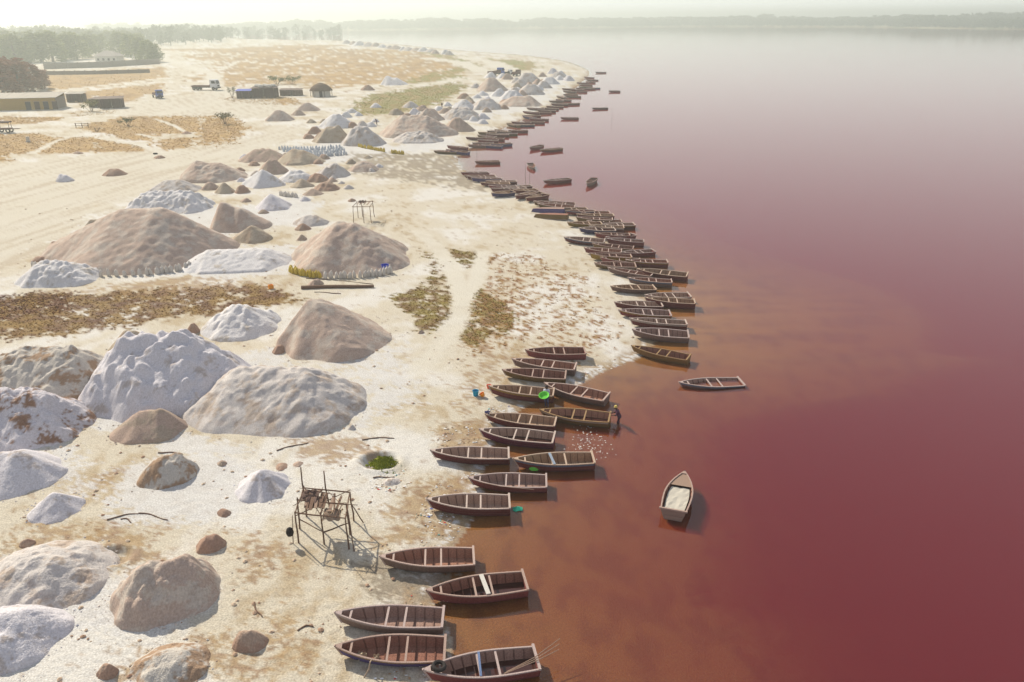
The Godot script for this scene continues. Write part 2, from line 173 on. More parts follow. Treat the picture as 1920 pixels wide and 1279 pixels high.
	[-12.07,-298.53,2.07,1.89,1.4,0,0.1,0.19,"white",0.25,14,"small heap along the back of the broad tan mound, eighteenth counting towards the water"],
	[-10.18,-230.3,1.64,1.49,1.46,0,0.1,-0.09,"white",0.08,14,"small heap in the pale band beside the far boats, first counting towards the water"],
	[-7.68,-235.39,2.15,1.95,1.69,0,0.1,-0.15,"lav",0.08,17,"small heap in the pale band beside the far boats, second counting towards the water"],
	[-7.12,-252.36,1.65,1.5,1.46,0,0.1,0.03,"brown",0.25,14,"small heap in the pale band beside the far boats, third counting towards the water"],
	[-7.65,-282.89,2.36,2.15,1.95,0,0.1,0.04,"lav",0.25,16,"small heap in the pale band beside the far boats, fourth counting towards the water"],
	[-4.08,-306.62,3.27,2.97,3.1,0,0.1,0.15,"white",0.08,20,"small heap in the pale band beside the far boats, fifth counting towards the water"],
	[-1.79,-261.1,1.63,1.48,1.37,0,0.1,-0.04,"stone",0.25,14,"small heap in the pale band beside the far boats, sixth counting towards the water"],
	[-1.7,-275.58,2.23,2.03,1.71,0,0.1,-0.13,"stone",0.25,15,"small heap in the pale band beside the far boats, seventh counting towards the water"],
	[0.38,-279.73,2,1.82,1.53,0,0.1,-0.19,"stone",0.08,14,"small heap in the pale band beside the far boats, eighth counting towards the water"],
	[1.85,-315.29,2.92,2.66,2.43,0,0.1,-0.09,"grey",0.25,17,"small heap in the pale band beside the far boats, ninth counting towards the water"],
	[2.55,-297.51,2.53,2.3,2.06,0,0.1,0.17,"lav",0.08,16,"small heap in the pale band beside the far boats, tenth counting towards the water"],
	[4.66,-350.09,3.81,3.46,2.98,0,0.1,-0.1,"grey",0.08,21,"small heap in the pale band beside the far boats, eleventh counting towards the water"],
	[4.56,-308.06,2.32,2.11,2,0,0.1,-0.05,"brown",0.08,14,"small heap in the pale band beside the far boats, twelfth counting towards the water"],
	[4.23,-279.61,1.73,1.58,1.6,0,0.1,0.03,"white",0.25,14,"small heap in the pale band beside the far boats, thirteenth counting towards the water"],
	[7.86,-333.75,2.64,2.41,2.18,0,0.1,0.08,"white",0.08,15,"small heap in the pale band beside the far boats, fourteenth counting towards the water"],
	[11.27,-331.68,2.58,2.34,2.04,0,0.1,0.13,"white",0.08,15,"small heap in the pale band beside the far boats, fifteenth counting towards the water"],
	[14,-366.82,2.44,2.22,1.68,0,0.1,0.18,"stone",0.08,14,"small heap in the pale band beside the far boats, sixteenth counting towards the water"],
	[14.1,-342.38,3.67,3.34,2.8,0,0.1,-0.15,"grey",0.25,20,"small heap in the pale band beside the far boats, seventeenth counting towards the water"],
	[17.72,-366.79,3.1,2.82,2.91,0,0.1,0.18,"brown",0.08,16,"small heap in the pale band beside the far boats, eighteenth counting towards the water"],
	[-14.25,-343.68,2.27,2.07,1.96,0,0.1,0.19,"grey",0.25,14,"small heap in the pale band below the far lorries, first counting towards the water"],
	[-9.39,-403.66,3.18,2.89,2.92,0,0.1,0.17,"white",0.08,15,"small heap in the pale band below the far lorries, second counting towards the water"],
	[-6.63,-370.96,1.84,1.67,1.65,0,0.1,0.15,"brown",0.25,14,"small heap in the pale band below the far lorries, third counting towards the water"],
	[-6.12,-353.56,2.41,2.2,1.85,0,0.1,0.14,"lav",0.25,14,"small heap in the pale band below the far lorries, fourth counting towards the water"],
	[-3.32,-332.29,2.07,1.88,1.75,0,0.1,-0.13,"cream",0.25,14,"small heap in the pale band below the far lorries, fifth counting towards the water"],
	[-3.56,-401.39,3.11,2.83,2.19,0,0.1,0.11,"white",0.08,15,"small heap in the pale band below the far lorries, sixth counting towards the water"],
	[-0.9,-392.39,3.23,2.94,2.72,0,0.1,-0.11,"brown",0.25,15,"small heap in the pale band below the far lorries, seventh counting towards the water"],
	[2.75,-342.58,2.6,2.37,2.15,0,0.1,0.05,"cream",0.08,14,"small heap in the pale band below the far lorries, eighth counting towards the water"],
	[2.98,-369,2.88,2.62,2.39,0,0.1,-0.06,"grey",0.08,15,"small heap in the pale band below the far lorries, ninth counting towards the water"],
	[3.34,-321.3,2.32,2.11,2.08,0,0.1,-0.09,"white",0.08,14,"small heap in the pale band below the far lorries, tenth counting towards the water"],
	[7.44,-380.92,1.71,1.56,1.51,0,0.1,0.12,"white",0.25,14,"small heap in the pale band below the far lorries, eleventh counting towards the water"],
	[8.26,-349.11,2.08,1.89,1.89,0,0.1,0.01,"stone",0.25,14,"small heap in the pale band below the far lorries, twelfth counting towards the water"],
	[10.63,-406.95,2.34,2.13,1.83,0,0.1,-0.12,"lav",0.25,14,"small heap in the pale band below the far lorries, thirteenth counting towards the water"],
	[12.09,-359.49,2.81,2.56,2.48,0,0.1,0,"brown",0.08,15,"small heap in the pale band below the far lorries, fourteenth counting towards the water"],
	[15.84,-408.52,2.46,2.24,2.22,0,0.1,0.08,"brown",0.08,14,"small heap in the pale band below the far lorries, fifteenth counting towards the water"],
	[22.38,-429.67,3.38,3.08,3.02,0,0.1,-0.14,"lav",0.08,15,"small heap in the pale band below the far lorries, sixteenth counting towards the water"],
	[22.83,-387.35,2.33,2.12,2.11,0,0.1,0.13,"white",0.08,14,"small heap in the pale band below the far lorries, seventeenth counting towards the water"],
	[25.15,-413.84,2.97,2.7,2.73,0,0.1,-0.12,"white",0.08,14,"small heap in the pale band below the far lorries, eighteenth counting towards the water"],
	[-41.23,-118.99,0.58,0.53,0.48,0,0.1,0.08,"brown",0.25,14,"small heap on the white ground above the flat white slab, first counting towards the water"],
	[-39.84,-117.67,0.89,0.81,0.57,0,0.1,-0.04,"lav",0.08,14,"small heap on the white ground above the flat white slab, second counting towards the water"],
	[-41.95,-125.21,0.96,0.87,0.61,0,0.1,0.18,"brown",0.08,14,"small heap on the white ground above the flat white slab, third counting towards the water"],
	[-36.78,-116.99,0.87,0.79,0.57,0,0.1,-0.01,"brown",0.25,14,"small heap on the white ground above the flat white slab, fourth counting towards the water"],
	[-36.63,-124.77,0.82,0.74,0.55,0,0.1,0,"grey",0.08,14,"small heap on the white ground above the flat white slab, fifth counting towards the water"],
	[-32.63,-125.64,0.99,0.9,0.69,0,0.1,-0.11,"lav",0.08,14,"small heap on the white ground above the flat white slab, sixth counting towards the water"]
]
const CLODS = [
	[-26.71,-36.41,0.42,0.35,"stone","small rusty clod alone on the bare sand near the salt cones"],
	[-16.57,-36.18,0.85,0.7,"stone","sharp brown clod above the furrowed boulder mound"],
	[-12.22,-28.91,0.85,0.75,"stone","dark crumbly clod with twigs stuck in its top"],
	[-17.95,-27.08,0.5,0.55,"stone","dark clod at the foot of the lumpy heap at the bottom"],
	[-16.87,-39.29,0.45,0.3,"stone","crumbled brown clod left of the pole stand"],
	[-18.84,-44.85,0.38,0.25,"brown","smooth little clod on the white salt floor edge"],
	[-14.86,-44.45,0.5,0.2,"stone","flat brown clod between the white floor and the grey mound"],
	[-29.34,-68.5,0.7,0.9,"stone","upright brown clod beside the white mound"],
	[-20.12,-63.54,0.7,0.6,"stone","jagged brown clod left of the steep tan cone"],
	[-8.3,-67.74,0.35,0.3,"brown","small stone-like clod right of the steep tan cone"],
	[-21.22,-82.41,0.9,0.6,"brown","round brown clod beside the long drain pipe"],
	[-58.29,-99.35,0.9,0.6,"stone","dark clod left of the largest tan mound"],
	[-56.8,-92.61,1.1,0.5,"stone","flat dark clod by the low white heap"],
	[-93.93,-176.12,1.2,0.5,"stone","dark flat clod on the dry grass edge"],
	[-73.55,-169.42,1.4,0.6,"stone","dark clod near the old tyre"],
	[-82.32,-207.7,1.6,0.6,"stone","dark red clod between the dry grass patches"],
	[-25.12,-124.96,0.8,0.5,"stone","little brown clod on the open sand above the small pole frame"],
	[-13.91,-44.77,0.4,0.15,"brown","low ochre clod on the stained sand"],
	[-14.44,-61.69,0.35,0.35,"cream","pale rock at the foot of the steep tan cone"],
	[-11.33,-49.59,0.3,0.3,"grey","pale block at the foot of the hummocky grey mound"],
	[-7.58,-42.76,0.6,0.25,"grey","pale crusty clod below the green pit"]
]
const BOATS = [
	[-4.61,-34.67,0.08,4.91,"pale","brown open boat with a pale bow plate lying just past the pole stand","boats along the near and middle shore",0],
	[-1.9,-32.38,0.18,4.97,"brown","dark open boat afloat with a white plank laid across its middle","boats along the near and middle shore",0],
	[-5.98,-30.15,0.01,5.09,"pale","grey-sided open boat on the sand, upper of the bottom pair","boats along the near and middle shore",0],
	[-5.64,-28.12,0.03,4.9,"blue","blue-sided beached boat with a rope over its side and sacking in its bow","boats along the near and middle shore",0],
	[-1.51,-27.11,0.18,5,"brown","lowest boat of all, with a tyre on its bow and poles at its stern","boats along the near and middle shore",0],
	[-2.68,-39.83,0.03,4.83,"brown","open boat beside the green floating cloth, its bow on the littered shore","boats along the near and middle shore",0],
	[-0.36,-42.39,-0.03,4.78,"brown","open boat with a long loose pole hanging along its side rail","boats along the near and middle shore",0],
	[-2.86,-45.59,0.01,5.1,"brown","beached boat right of the green pit, bow furthest up the sand there","boats along the near and middle shore",0],
	[2.61,-44.78,0.05,5.15,"brown","floating boat with a green bowl in its bow and a blue-white plank","boats along the near and middle shore",0],
	[0.23,-48.1,-0.18,5.15,"magenta","magenta-sided boat near the patch of floating white foam","boats along the near and middle shore",0],
	[0.52,-50.52,-0.17,5.04,"red","reddish boat with a blue cloth on its bow, next above the magenta boat","boats along the near and middle shore",0],
	[4.46,-51.15,-0.22,5.03,"gold","boat with yellow-brown rails and a person standing at its stern","boats along the near and middle shore",0],
	[0.63,-54.8,-0.12,4.95,"brown","beached boat beside the blue and orange buckets","boats along the near and middle shore",0],
	[4.78,-55.02,-0.46,5.09,"grey","boat turned out towards the water from the person with the green basin","boats along the near and middle shore",0],
	[1.71,-58.02,-0.12,5.05,"olive","lowest of the three boats lying side by side above the buckets","boats along the near and middle shore",0],
	[2.54,-59.69,-0.21,5.23,"grey","middle of the three boats lying side by side above the buckets","boats along the near and middle shore",0],
	[3.63,-62.12,0.05,5.04,"brown","uppermost of the three boats lying side by side above the buckets","boats along the near and middle shore",0],
	[15.65,-57.07,0.1,5.06,"sunk","lone swamped boat lying low in the red water","boats along the near and middle shore",0],
	[12.56,-62.46,-0.46,4.99,"gold","boat with ochre bow at the tip of the orange shallows, lowest of the long row","boats along the near and middle shore",0],
	[13.32,-66.64,-0.13,4.97,"grey","patchy dark grey boat, second from the bottom of the long row","boats along the near and middle shore",0],
	[13.6,-69.48,-0.08,5.22,"red","weathered reddish boat, third from the bottom of the long row","boats along the near and middle shore",0],
	[12.75,-72.12,-0.03,4.97,"brown","dark-sided boat, fourth from the bottom of the long row","boats along the near and middle shore",0],
	[12.48,-74.44,0.04,4.74,"brown","boat with rag on its far side, fifth from the bottom of the long row","boats along the near and middle shore",0],
	[15.82,-75.39,-0.13,4.89,"brown","boat lying further out in the water, nearer of the crossed outer pair","boats along the near and middle shore",0],
	[15.89,-77.13,0.12,4.66,"brown","boat further out in the water, farther of the crossed outer pair","boats along the near and middle shore",0],
	[12.71,-79.74,0.09,4.74,"grey","grey planked boat with a dark knob on its bow, beside the brown weed patch","boats along the near and middle shore",0],
	[14.92,-82.16,-0.11,4.67,"grey","grey-green boat just above the grey planked boat with the dark knob","boats along the near and middle shore",0],
	[16.74,-85.03,-0.32,5.6,"brown","boat reaching furthest out of the crowded middle row","boats along the near and middle shore",0],
	[13.17,-85.24,-0.4,5.06,"grey","broken boat with loose poles lying across it","boats along the near and middle shore",0],
	[11.88,-88.07,-0.03,4.71,"olive","olive-brown wooden boat, first above the broken boat in the crowded row","boats along the near and middle shore",0],
	[15.75,-89.46,-0.03,4.83,"brown","dark brown wooden boat, second above the broken boat in the crowded row","boats along the near and middle shore",0],
	[11.77,-91.6,-0.03,4.94,"yellow","yellow-bowed wooden boat, third above the broken boat in the crowded row","boats along the near and middle shore",0],
	[15.29,-93.84,0.3,4.41,"brown","dark brown wooden boat, fourth above the broken boat in the crowded row","boats along the near and middle shore",0],
	[12.59,-96.12,-0.23,5.1,"olive","olive-brown wooden boat, fifth above the broken boat in the crowded row","boats along the near and middle shore",0],
	[14.52,-98.87,-0.14,4.72,"brown","dark brown wooden boat, sixth above the broken boat in the crowded row","boats along the near and middle shore",0],
	[9.29,-98.92,-0.19,5.18,"brown","dark brown wooden boat, seventh above the broken boat in the crowded row","boats along the near and middle shore",0],
	[14.16,-101.45,0.43,4.31,"brown","dark brown wooden boat, eighth above the broken boat in the crowded row","boats along the near and middle shore",0],
	[11.5,-104.79,0.09,4.86,"blue","purple-blue sided wooden boat, ninth above the broken boat in the crowded row","boats along the near and middle shore",0],
	[12.91,-105.92,-0.04,4.69,"brown","dark brown wooden boat, tenth above the broken boat in the crowded row","boats along the near and middle shore",0],
	[14.8,-107.66,0.1,4.42,"brown","dark brown wooden boat, eleventh above the broken boat in the crowded row","boats along the near and middle shore",0],
	[10.12,-108.3,0.16,4.85,"yellow","yellow-bowed wooden boat, twelfth above the broken boat in the crowded row","boats along the near and middle shore",0],
	[11.76,-110.76,-0.1,5.1,"olive","olive-brown wooden boat, thirteenth above the broken boat in the crowded row","boats along the near and middle shore",0],
	[12.1,-113.05,0.03,5.32,"brown","dark brown wooden boat, fourteenth above the broken boat in the crowded row","boats along the near and middle shore",0],
	[12.35,-115.09,0.05,4.2,"brown","dark brown wooden boat, fifteenth above the broken boat in the crowded row","boats along the near and middle shore",0],
	[10.19,-115.87,0.2,4.48,"brown","dark brown wooden boat, sixteenth above the broken boat in the crowded row","boats along the near and middle shore",0],
	[6.81,-119.05,-0.15,5.6,"olive","olive-brown wooden boat, seventeenth above the broken boat in the crowded row","boats along the near and middle shore",0],
	[7.15,-121.47,-0.11,5.41,"brown","dark brown wooden boat, eighteenth above the broken boat in the crowded row","boats along the near and middle shore",0],
	[-6.67,-148.17,0.28,5.17,"red","dark boat, first from the far end of the tight cluster below the thin poles","boats in the far rows",1],
	[-5.61,-144.63,0.14,5.6,"grey","dark boat, second from the far end of the tight cluster below the thin poles","boats in the far rows",1],
	[-4.32,-141.48,0.14,5.42,"blue","dark boat, third from the far end of the tight cluster below the thin poles","boats in the far rows",1],
	[-1.66,-139.37,0.14,5.35,"brown","dark boat, fourth from the far end of the tight cluster below the thin poles","boats in the far rows",1],
	[-1.44,-135.07,0.15,4.84,"brown","dark boat, fifth from the far end of the tight cluster below the thin poles","boats in the far rows",1],
	[-1.01,-132.33,0.33,4.87,"brown","dark boat, sixth from the far end of the tight cluster below the thin poles","boats in the far rows",1],
	[-1.42,-128.45,0.61,4.2,"blue","dark boat, seventh from the far end of the tight cluster below the thin poles","boats in the far rows",1],
	[1.46,-135.18,0.35,4.2,"brown","dark boat, eighth from the far end of the tight cluster below the thin poles","boats in the far rows",1],
	[2.31,-131.74,0.4,4.2,"red","dark boat, ninth from the far end of the tight cluster below the thin poles","boats in the far rows",1],
	[2.28,-127.75,0.97,5.6,"brown","dark boat, tenth from the far end of the tight cluster below the thin poles","boats in the far rows",1],
	[4,-125.97,0.93,5.44,"red","dark boat, eleventh from the far end of the tight cluster below the thin poles","boats in the far rows",1],
	[-14.03,-173.32,0.1,4.79,"olive","small boat, first up the packed row beyond the pale sandy point","boats in the far rows",1],
	[-11.46,-173.92,-0.47,5.56,"blue","small boat, second up the packed row beyond the pale sandy point","boats in the far rows",1],
	[-11.78,-179.26,-0.23,4.66,"brown","small boat, third up the packed row beyond the pale sandy point","boats in the far rows",1],
	[-7.06,-182.98,0.1,5.06,"grey","small boat, fourth up the packed row beyond the pale sandy point","boats in the far rows",1],
	[-4.24,-182.41,-0.38,5.08,"blue","small boat, fifth up the packed row beyond the pale sandy point","boats in the far rows",1],
	[-2.14,-184.34,0.45,5.08,"blue","small boat, sixth up the packed row beyond the pale sandy point","boats in the far rows",1],
	[-5.26,-190.06,-0.06,4.88,"brown","small boat, seventh up the packed row beyond the pale sandy point","boats in the far rows",1],
	[-8.16,-194.26,0.12,4.98,"brown","small boat, eighth up the packed row beyond the pale sandy point","boats in the far rows",1],
	[-5.78,-197.36,-0.45,4.95,"olive","small boat, ninth up the packed row beyond the pale sandy point","boats in the far rows",1],
	[-3.16,-200.05,-0.06,5.6,"red","small boat, tenth up the packed row beyond the pale sandy point","boats in the far rows",1],
	[-5.77,-202.67,0.15,4.54,"olive","small boat, eleventh up the packed row beyond the pale sandy point","boats in the far rows",1],
	[-3.31,-206.54,0.13,5.16,"grey","small boat, twelfth up the packed row beyond the pale sandy point","boats in the far rows",1],
	[-2.14,-207.53,-0.84,5.6,"grey","small boat, thirteenth up the packed row beyond the pale sandy point","boats in the far rows",1],
	[1.96,-207.22,0.14,4.93,"red","small boat, fourteenth up the packed row beyond the pale sandy point","boats in the far rows",1],
	[0.61,-219.97,-0.96,5.6,"olive","small dark boat, first along the far row beside the grey heaps","boats in the far rows",1],
	[3,-225.08,-0.26,5.6,"brown","small dark boat, second along the far row beside the grey heaps","boats in the far rows",1],
	[6.68,-225.42,-0.07,5.6,"brown","small dark boat, third along the far row beside the grey heaps","boats in the far rows",1],
	[5.27,-237.08,-0.92,5.6,"blue","small dark boat, fourth along the far row beside the grey heaps","boats in the far rows",1],
	[6.19,-240.34,0.18,5.41,"brown","small dark boat, fifth along the far row beside the grey heaps","boats in the far rows",1],
	[6.39,-248.86,-0.35,5.44,"brown","small dark boat, sixth along the far row beside the grey heaps","boats in the far rows",1],
	[9.62,-248.6,0.18,5.6,"brown","small dark boat, seventh along the far row beside the grey heaps","boats in the far rows",1],
	[7.99,-258.65,-0.08,5.6,"grey","small dark boat, eighth along the far row beside the grey heaps","boats in the far rows",1],
	[12.59,-260.67,-0.3,5.6,"brown","small dark boat, ninth along the far row beside the grey heaps","boats in the far rows",1],
	[15.83,-284.02,0.48,5.6,"grey","small dark boat, tenth along the far row beside the grey heaps","boats in the far rows",1],
	[16.35,-272.98,-0.09,5.6,"brown","small dark boat, eleventh along the far row beside the grey heaps","boats in the far rows",1],
	[20.58,-275.27,0.26,5.24,"red","small dark boat, twelfth along the far row beside the grey heaps","boats in the far rows",1],
	[18.37,-299.87,-1.03,5.6,"grey","small dark boat, thirteenth along the far row beside the grey heaps","boats in the far rows",1],
	[23.41,-333.26,0.35,5.6,"brown","tiny dark boat, first in the farthest packed cluster near the tip of the spit","boats in the far rows",1],
	[22.95,-320.8,-0.53,5.6,"grey","tiny dark boat, second in the farthest packed cluster near the tip of the spit","boats in the far rows",1],
	[22.55,-309.2,0.23,5.6,"brown","tiny dark boat, third in the farthest packed cluster near the tip of the spit","boats in the far rows",1],
	[28.91,-337.94,-0.63,5.31,"brown","tiny dark boat, fourth in the farthest packed cluster near the tip of the spit","boats in the far rows",1],
	[27.75,-321.51,-0.1,4.32,"red","tiny dark boat, fifth in the farthest packed cluster near the tip of the spit","boats in the far rows",1],
	[31.58,-335,0.37,5.6,"red","tiny dark boat, sixth in the farthest packed cluster near the tip of the spit","boats in the far rows",1],
	[33.97,-338.73,-0.11,5.6,"blue","tiny dark boat, seventh in the farthest packed cluster near the tip of the spit","boats in the far rows",1],
	[31.88,-364.97,-0.12,5.35,"brown","tiny dark boat, eighth in the farthest packed cluster near the tip of the spit","boats in the far rows",1],
	[32.2,-352.91,-0.11,5.6,"brown","tiny dark boat, ninth in the farthest packed cluster near the tip of the spit","boats in the far rows",1],
	[35.67,-370.87,-0.89,5.6,"brown","tiny dark boat, tenth in the farthest packed cluster near the tip of the spit","boats in the far rows",1],
	[37.9,-383.84,-0.12,5.6,"red","tiny dark boat, eleventh in the farthest packed cluster near the tip of the spit","boats in the far rows",1],
	[37.79,-399.93,-0.7,5.6,"brown","tiny dark boat, twelfth in the farthest packed cluster near the tip of the spit","boats in the far rows",1],
	[-5.23,-143.05,0.15,5.28,"brown","brown boat wedged between its neighbours, first of the squeezed-in boats counting down the shore","boats squeezed in between others",1],
	[-2.75,-137.48,0.14,5.1,"brown","brown boat wedged between its neighbours, second of the squeezed-in boats counting down the shore","boats squeezed in between others",1],
	[0.46,-133.39,0.28,4.2,"grey","brown boat wedged between its neighbours, third of the squeezed-in boats counting down the shore","boats squeezed in between others",1],
	[3.24,-128.26,0.59,4.24,"brown","brown boat wedged between its neighbours, fourth of the squeezed-in boats counting down the shore","boats squeezed in between others",1],
	[5.89,-120.95,-0.19,4.95,"olive","brown boat wedged between its neighbours, fifth of the squeezed-in boats counting down the shore","boats squeezed in between others",0],
	[9.13,-117.5,0.12,4.45,"blue","brown boat wedged between its neighbours, sixth of the squeezed-in boats counting down the shore","boats squeezed in between others",0],
	[13.05,-109.76,0.03,4.88,"red","brown boat wedged between its neighbours, seventh of the squeezed-in boats counting down the shore","boats squeezed in between others",0],
	[13.22,-101.89,-0.04,4.53,"brown","brown boat wedged between its neighbours, eighth of the squeezed-in boats counting down the shore","boats squeezed in between others",0],
	[11.13,-93.97,-0.14,4.52,"brown","brown boat wedged between its neighbours, ninth of the squeezed-in boats counting down the shore","boats squeezed in between others",0],
	[12.78,-90.33,-0.08,4.67,"brown","brown boat wedged between its neighbours, tenth of the squeezed-in boats counting down the shore","boats squeezed in between others",0],
	[-6.32,-186.25,0.11,4.9,"grey","small far boat wedged between others, first of the squeezed-in far boats counting up","boats squeezed in between others",1],
	[-4.02,-193.1,-0.24,5.23,"brown","small far boat wedged between others, second of the squeezed-in far boats counting up","boats squeezed in between others",1],
	[-0.87,-201.86,-0.07,5.29,"olive","small far boat wedged between others, third of the squeezed-in far boats counting up","boats squeezed in between others",1],
	[3.72,-219.69,-0.07,5.6,"blue","small far boat wedged between others, fourth of the squeezed-in far boats counting up","boats squeezed in between others",1],
	[8.08,-232.21,-0.28,5.6,"red","small far boat wedged between others, fifth of the squeezed-in far boats counting up","boats squeezed in between others",1],
	[11.28,-253.71,-0.08,5.6,"brown","small far boat wedged between others, sixth of the squeezed-in far boats counting up","boats squeezed in between others",1],
	[14.41,-266.26,-0.09,5.6,"brown","small far boat wedged between others, seventh of the squeezed-in far boats counting up","boats squeezed in between others",1],
	[18.56,-288.59,-0.41,5.6,"brown","small far boat wedged between others, eighth of the squeezed-in far boats counting up","boats squeezed in between others",1],
	[23.06,-301.48,-0.1,5.6,"grey","small far boat wedged between others, ninth of the squeezed-in far boats counting up","boats squeezed in between others",1],
	[26.7,-329.06,-0.1,5.26,"brown","small far boat wedged between others, tenth of the squeezed-in far boats counting up","boats squeezed in between others",1],
	[31.23,-344.49,-0.11,5.49,"olive","small far boat wedged between others, eleventh of the squeezed-in far boats counting up","boats squeezed in between others",1],
	[-4.64,-161.13,0.08,5.02,"brown","floating boat alone off the sandy point, nearest the gap in the far row","boats afloat off the shore",0],
	[5.65,-179.84,0.93,4.74,"brown","shorter of the two boats floating close together off the far row","boats afloat off the shore",0],
	[8.79,-176.15,0.54,5.43,"brown","longer of the two boats floating close together off the far row","boats afloat off the shore",0],
	[4.11,-155.81,1.66,5.6,"pale","floating boat seen end-on with a pale yellowish hull","boats afloat off the shore",0],
	[8.11,-140.66,0.45,5.25,"brown","floating boat right of the thin mooring poles","boats afloat off the shore",0],
	[13.96,-138.96,1.24,5.6,"pale","small floating boat turned end-on with a pale inside","boats afloat off the shore",0],
	[17.01,-234.79,-0.07,5.17,"brown","floating boat broadside below the far crowded row","boats afloat off the shore",1],
	[28.39,-260.96,0.23,5.16,"brown","floating boat further out, broadside, off the far row","boats afloat off the shore",1],
	[40.57,-322.63,-0.1,4.52,"brown","thin far boat floating alone well off the shore","boats afloat off the shore",1],
	[47.51,-437.2,-0.14,5.6,"brown","farthest boat floating off the tip of the spit","boats afloat off the shore",1]
]
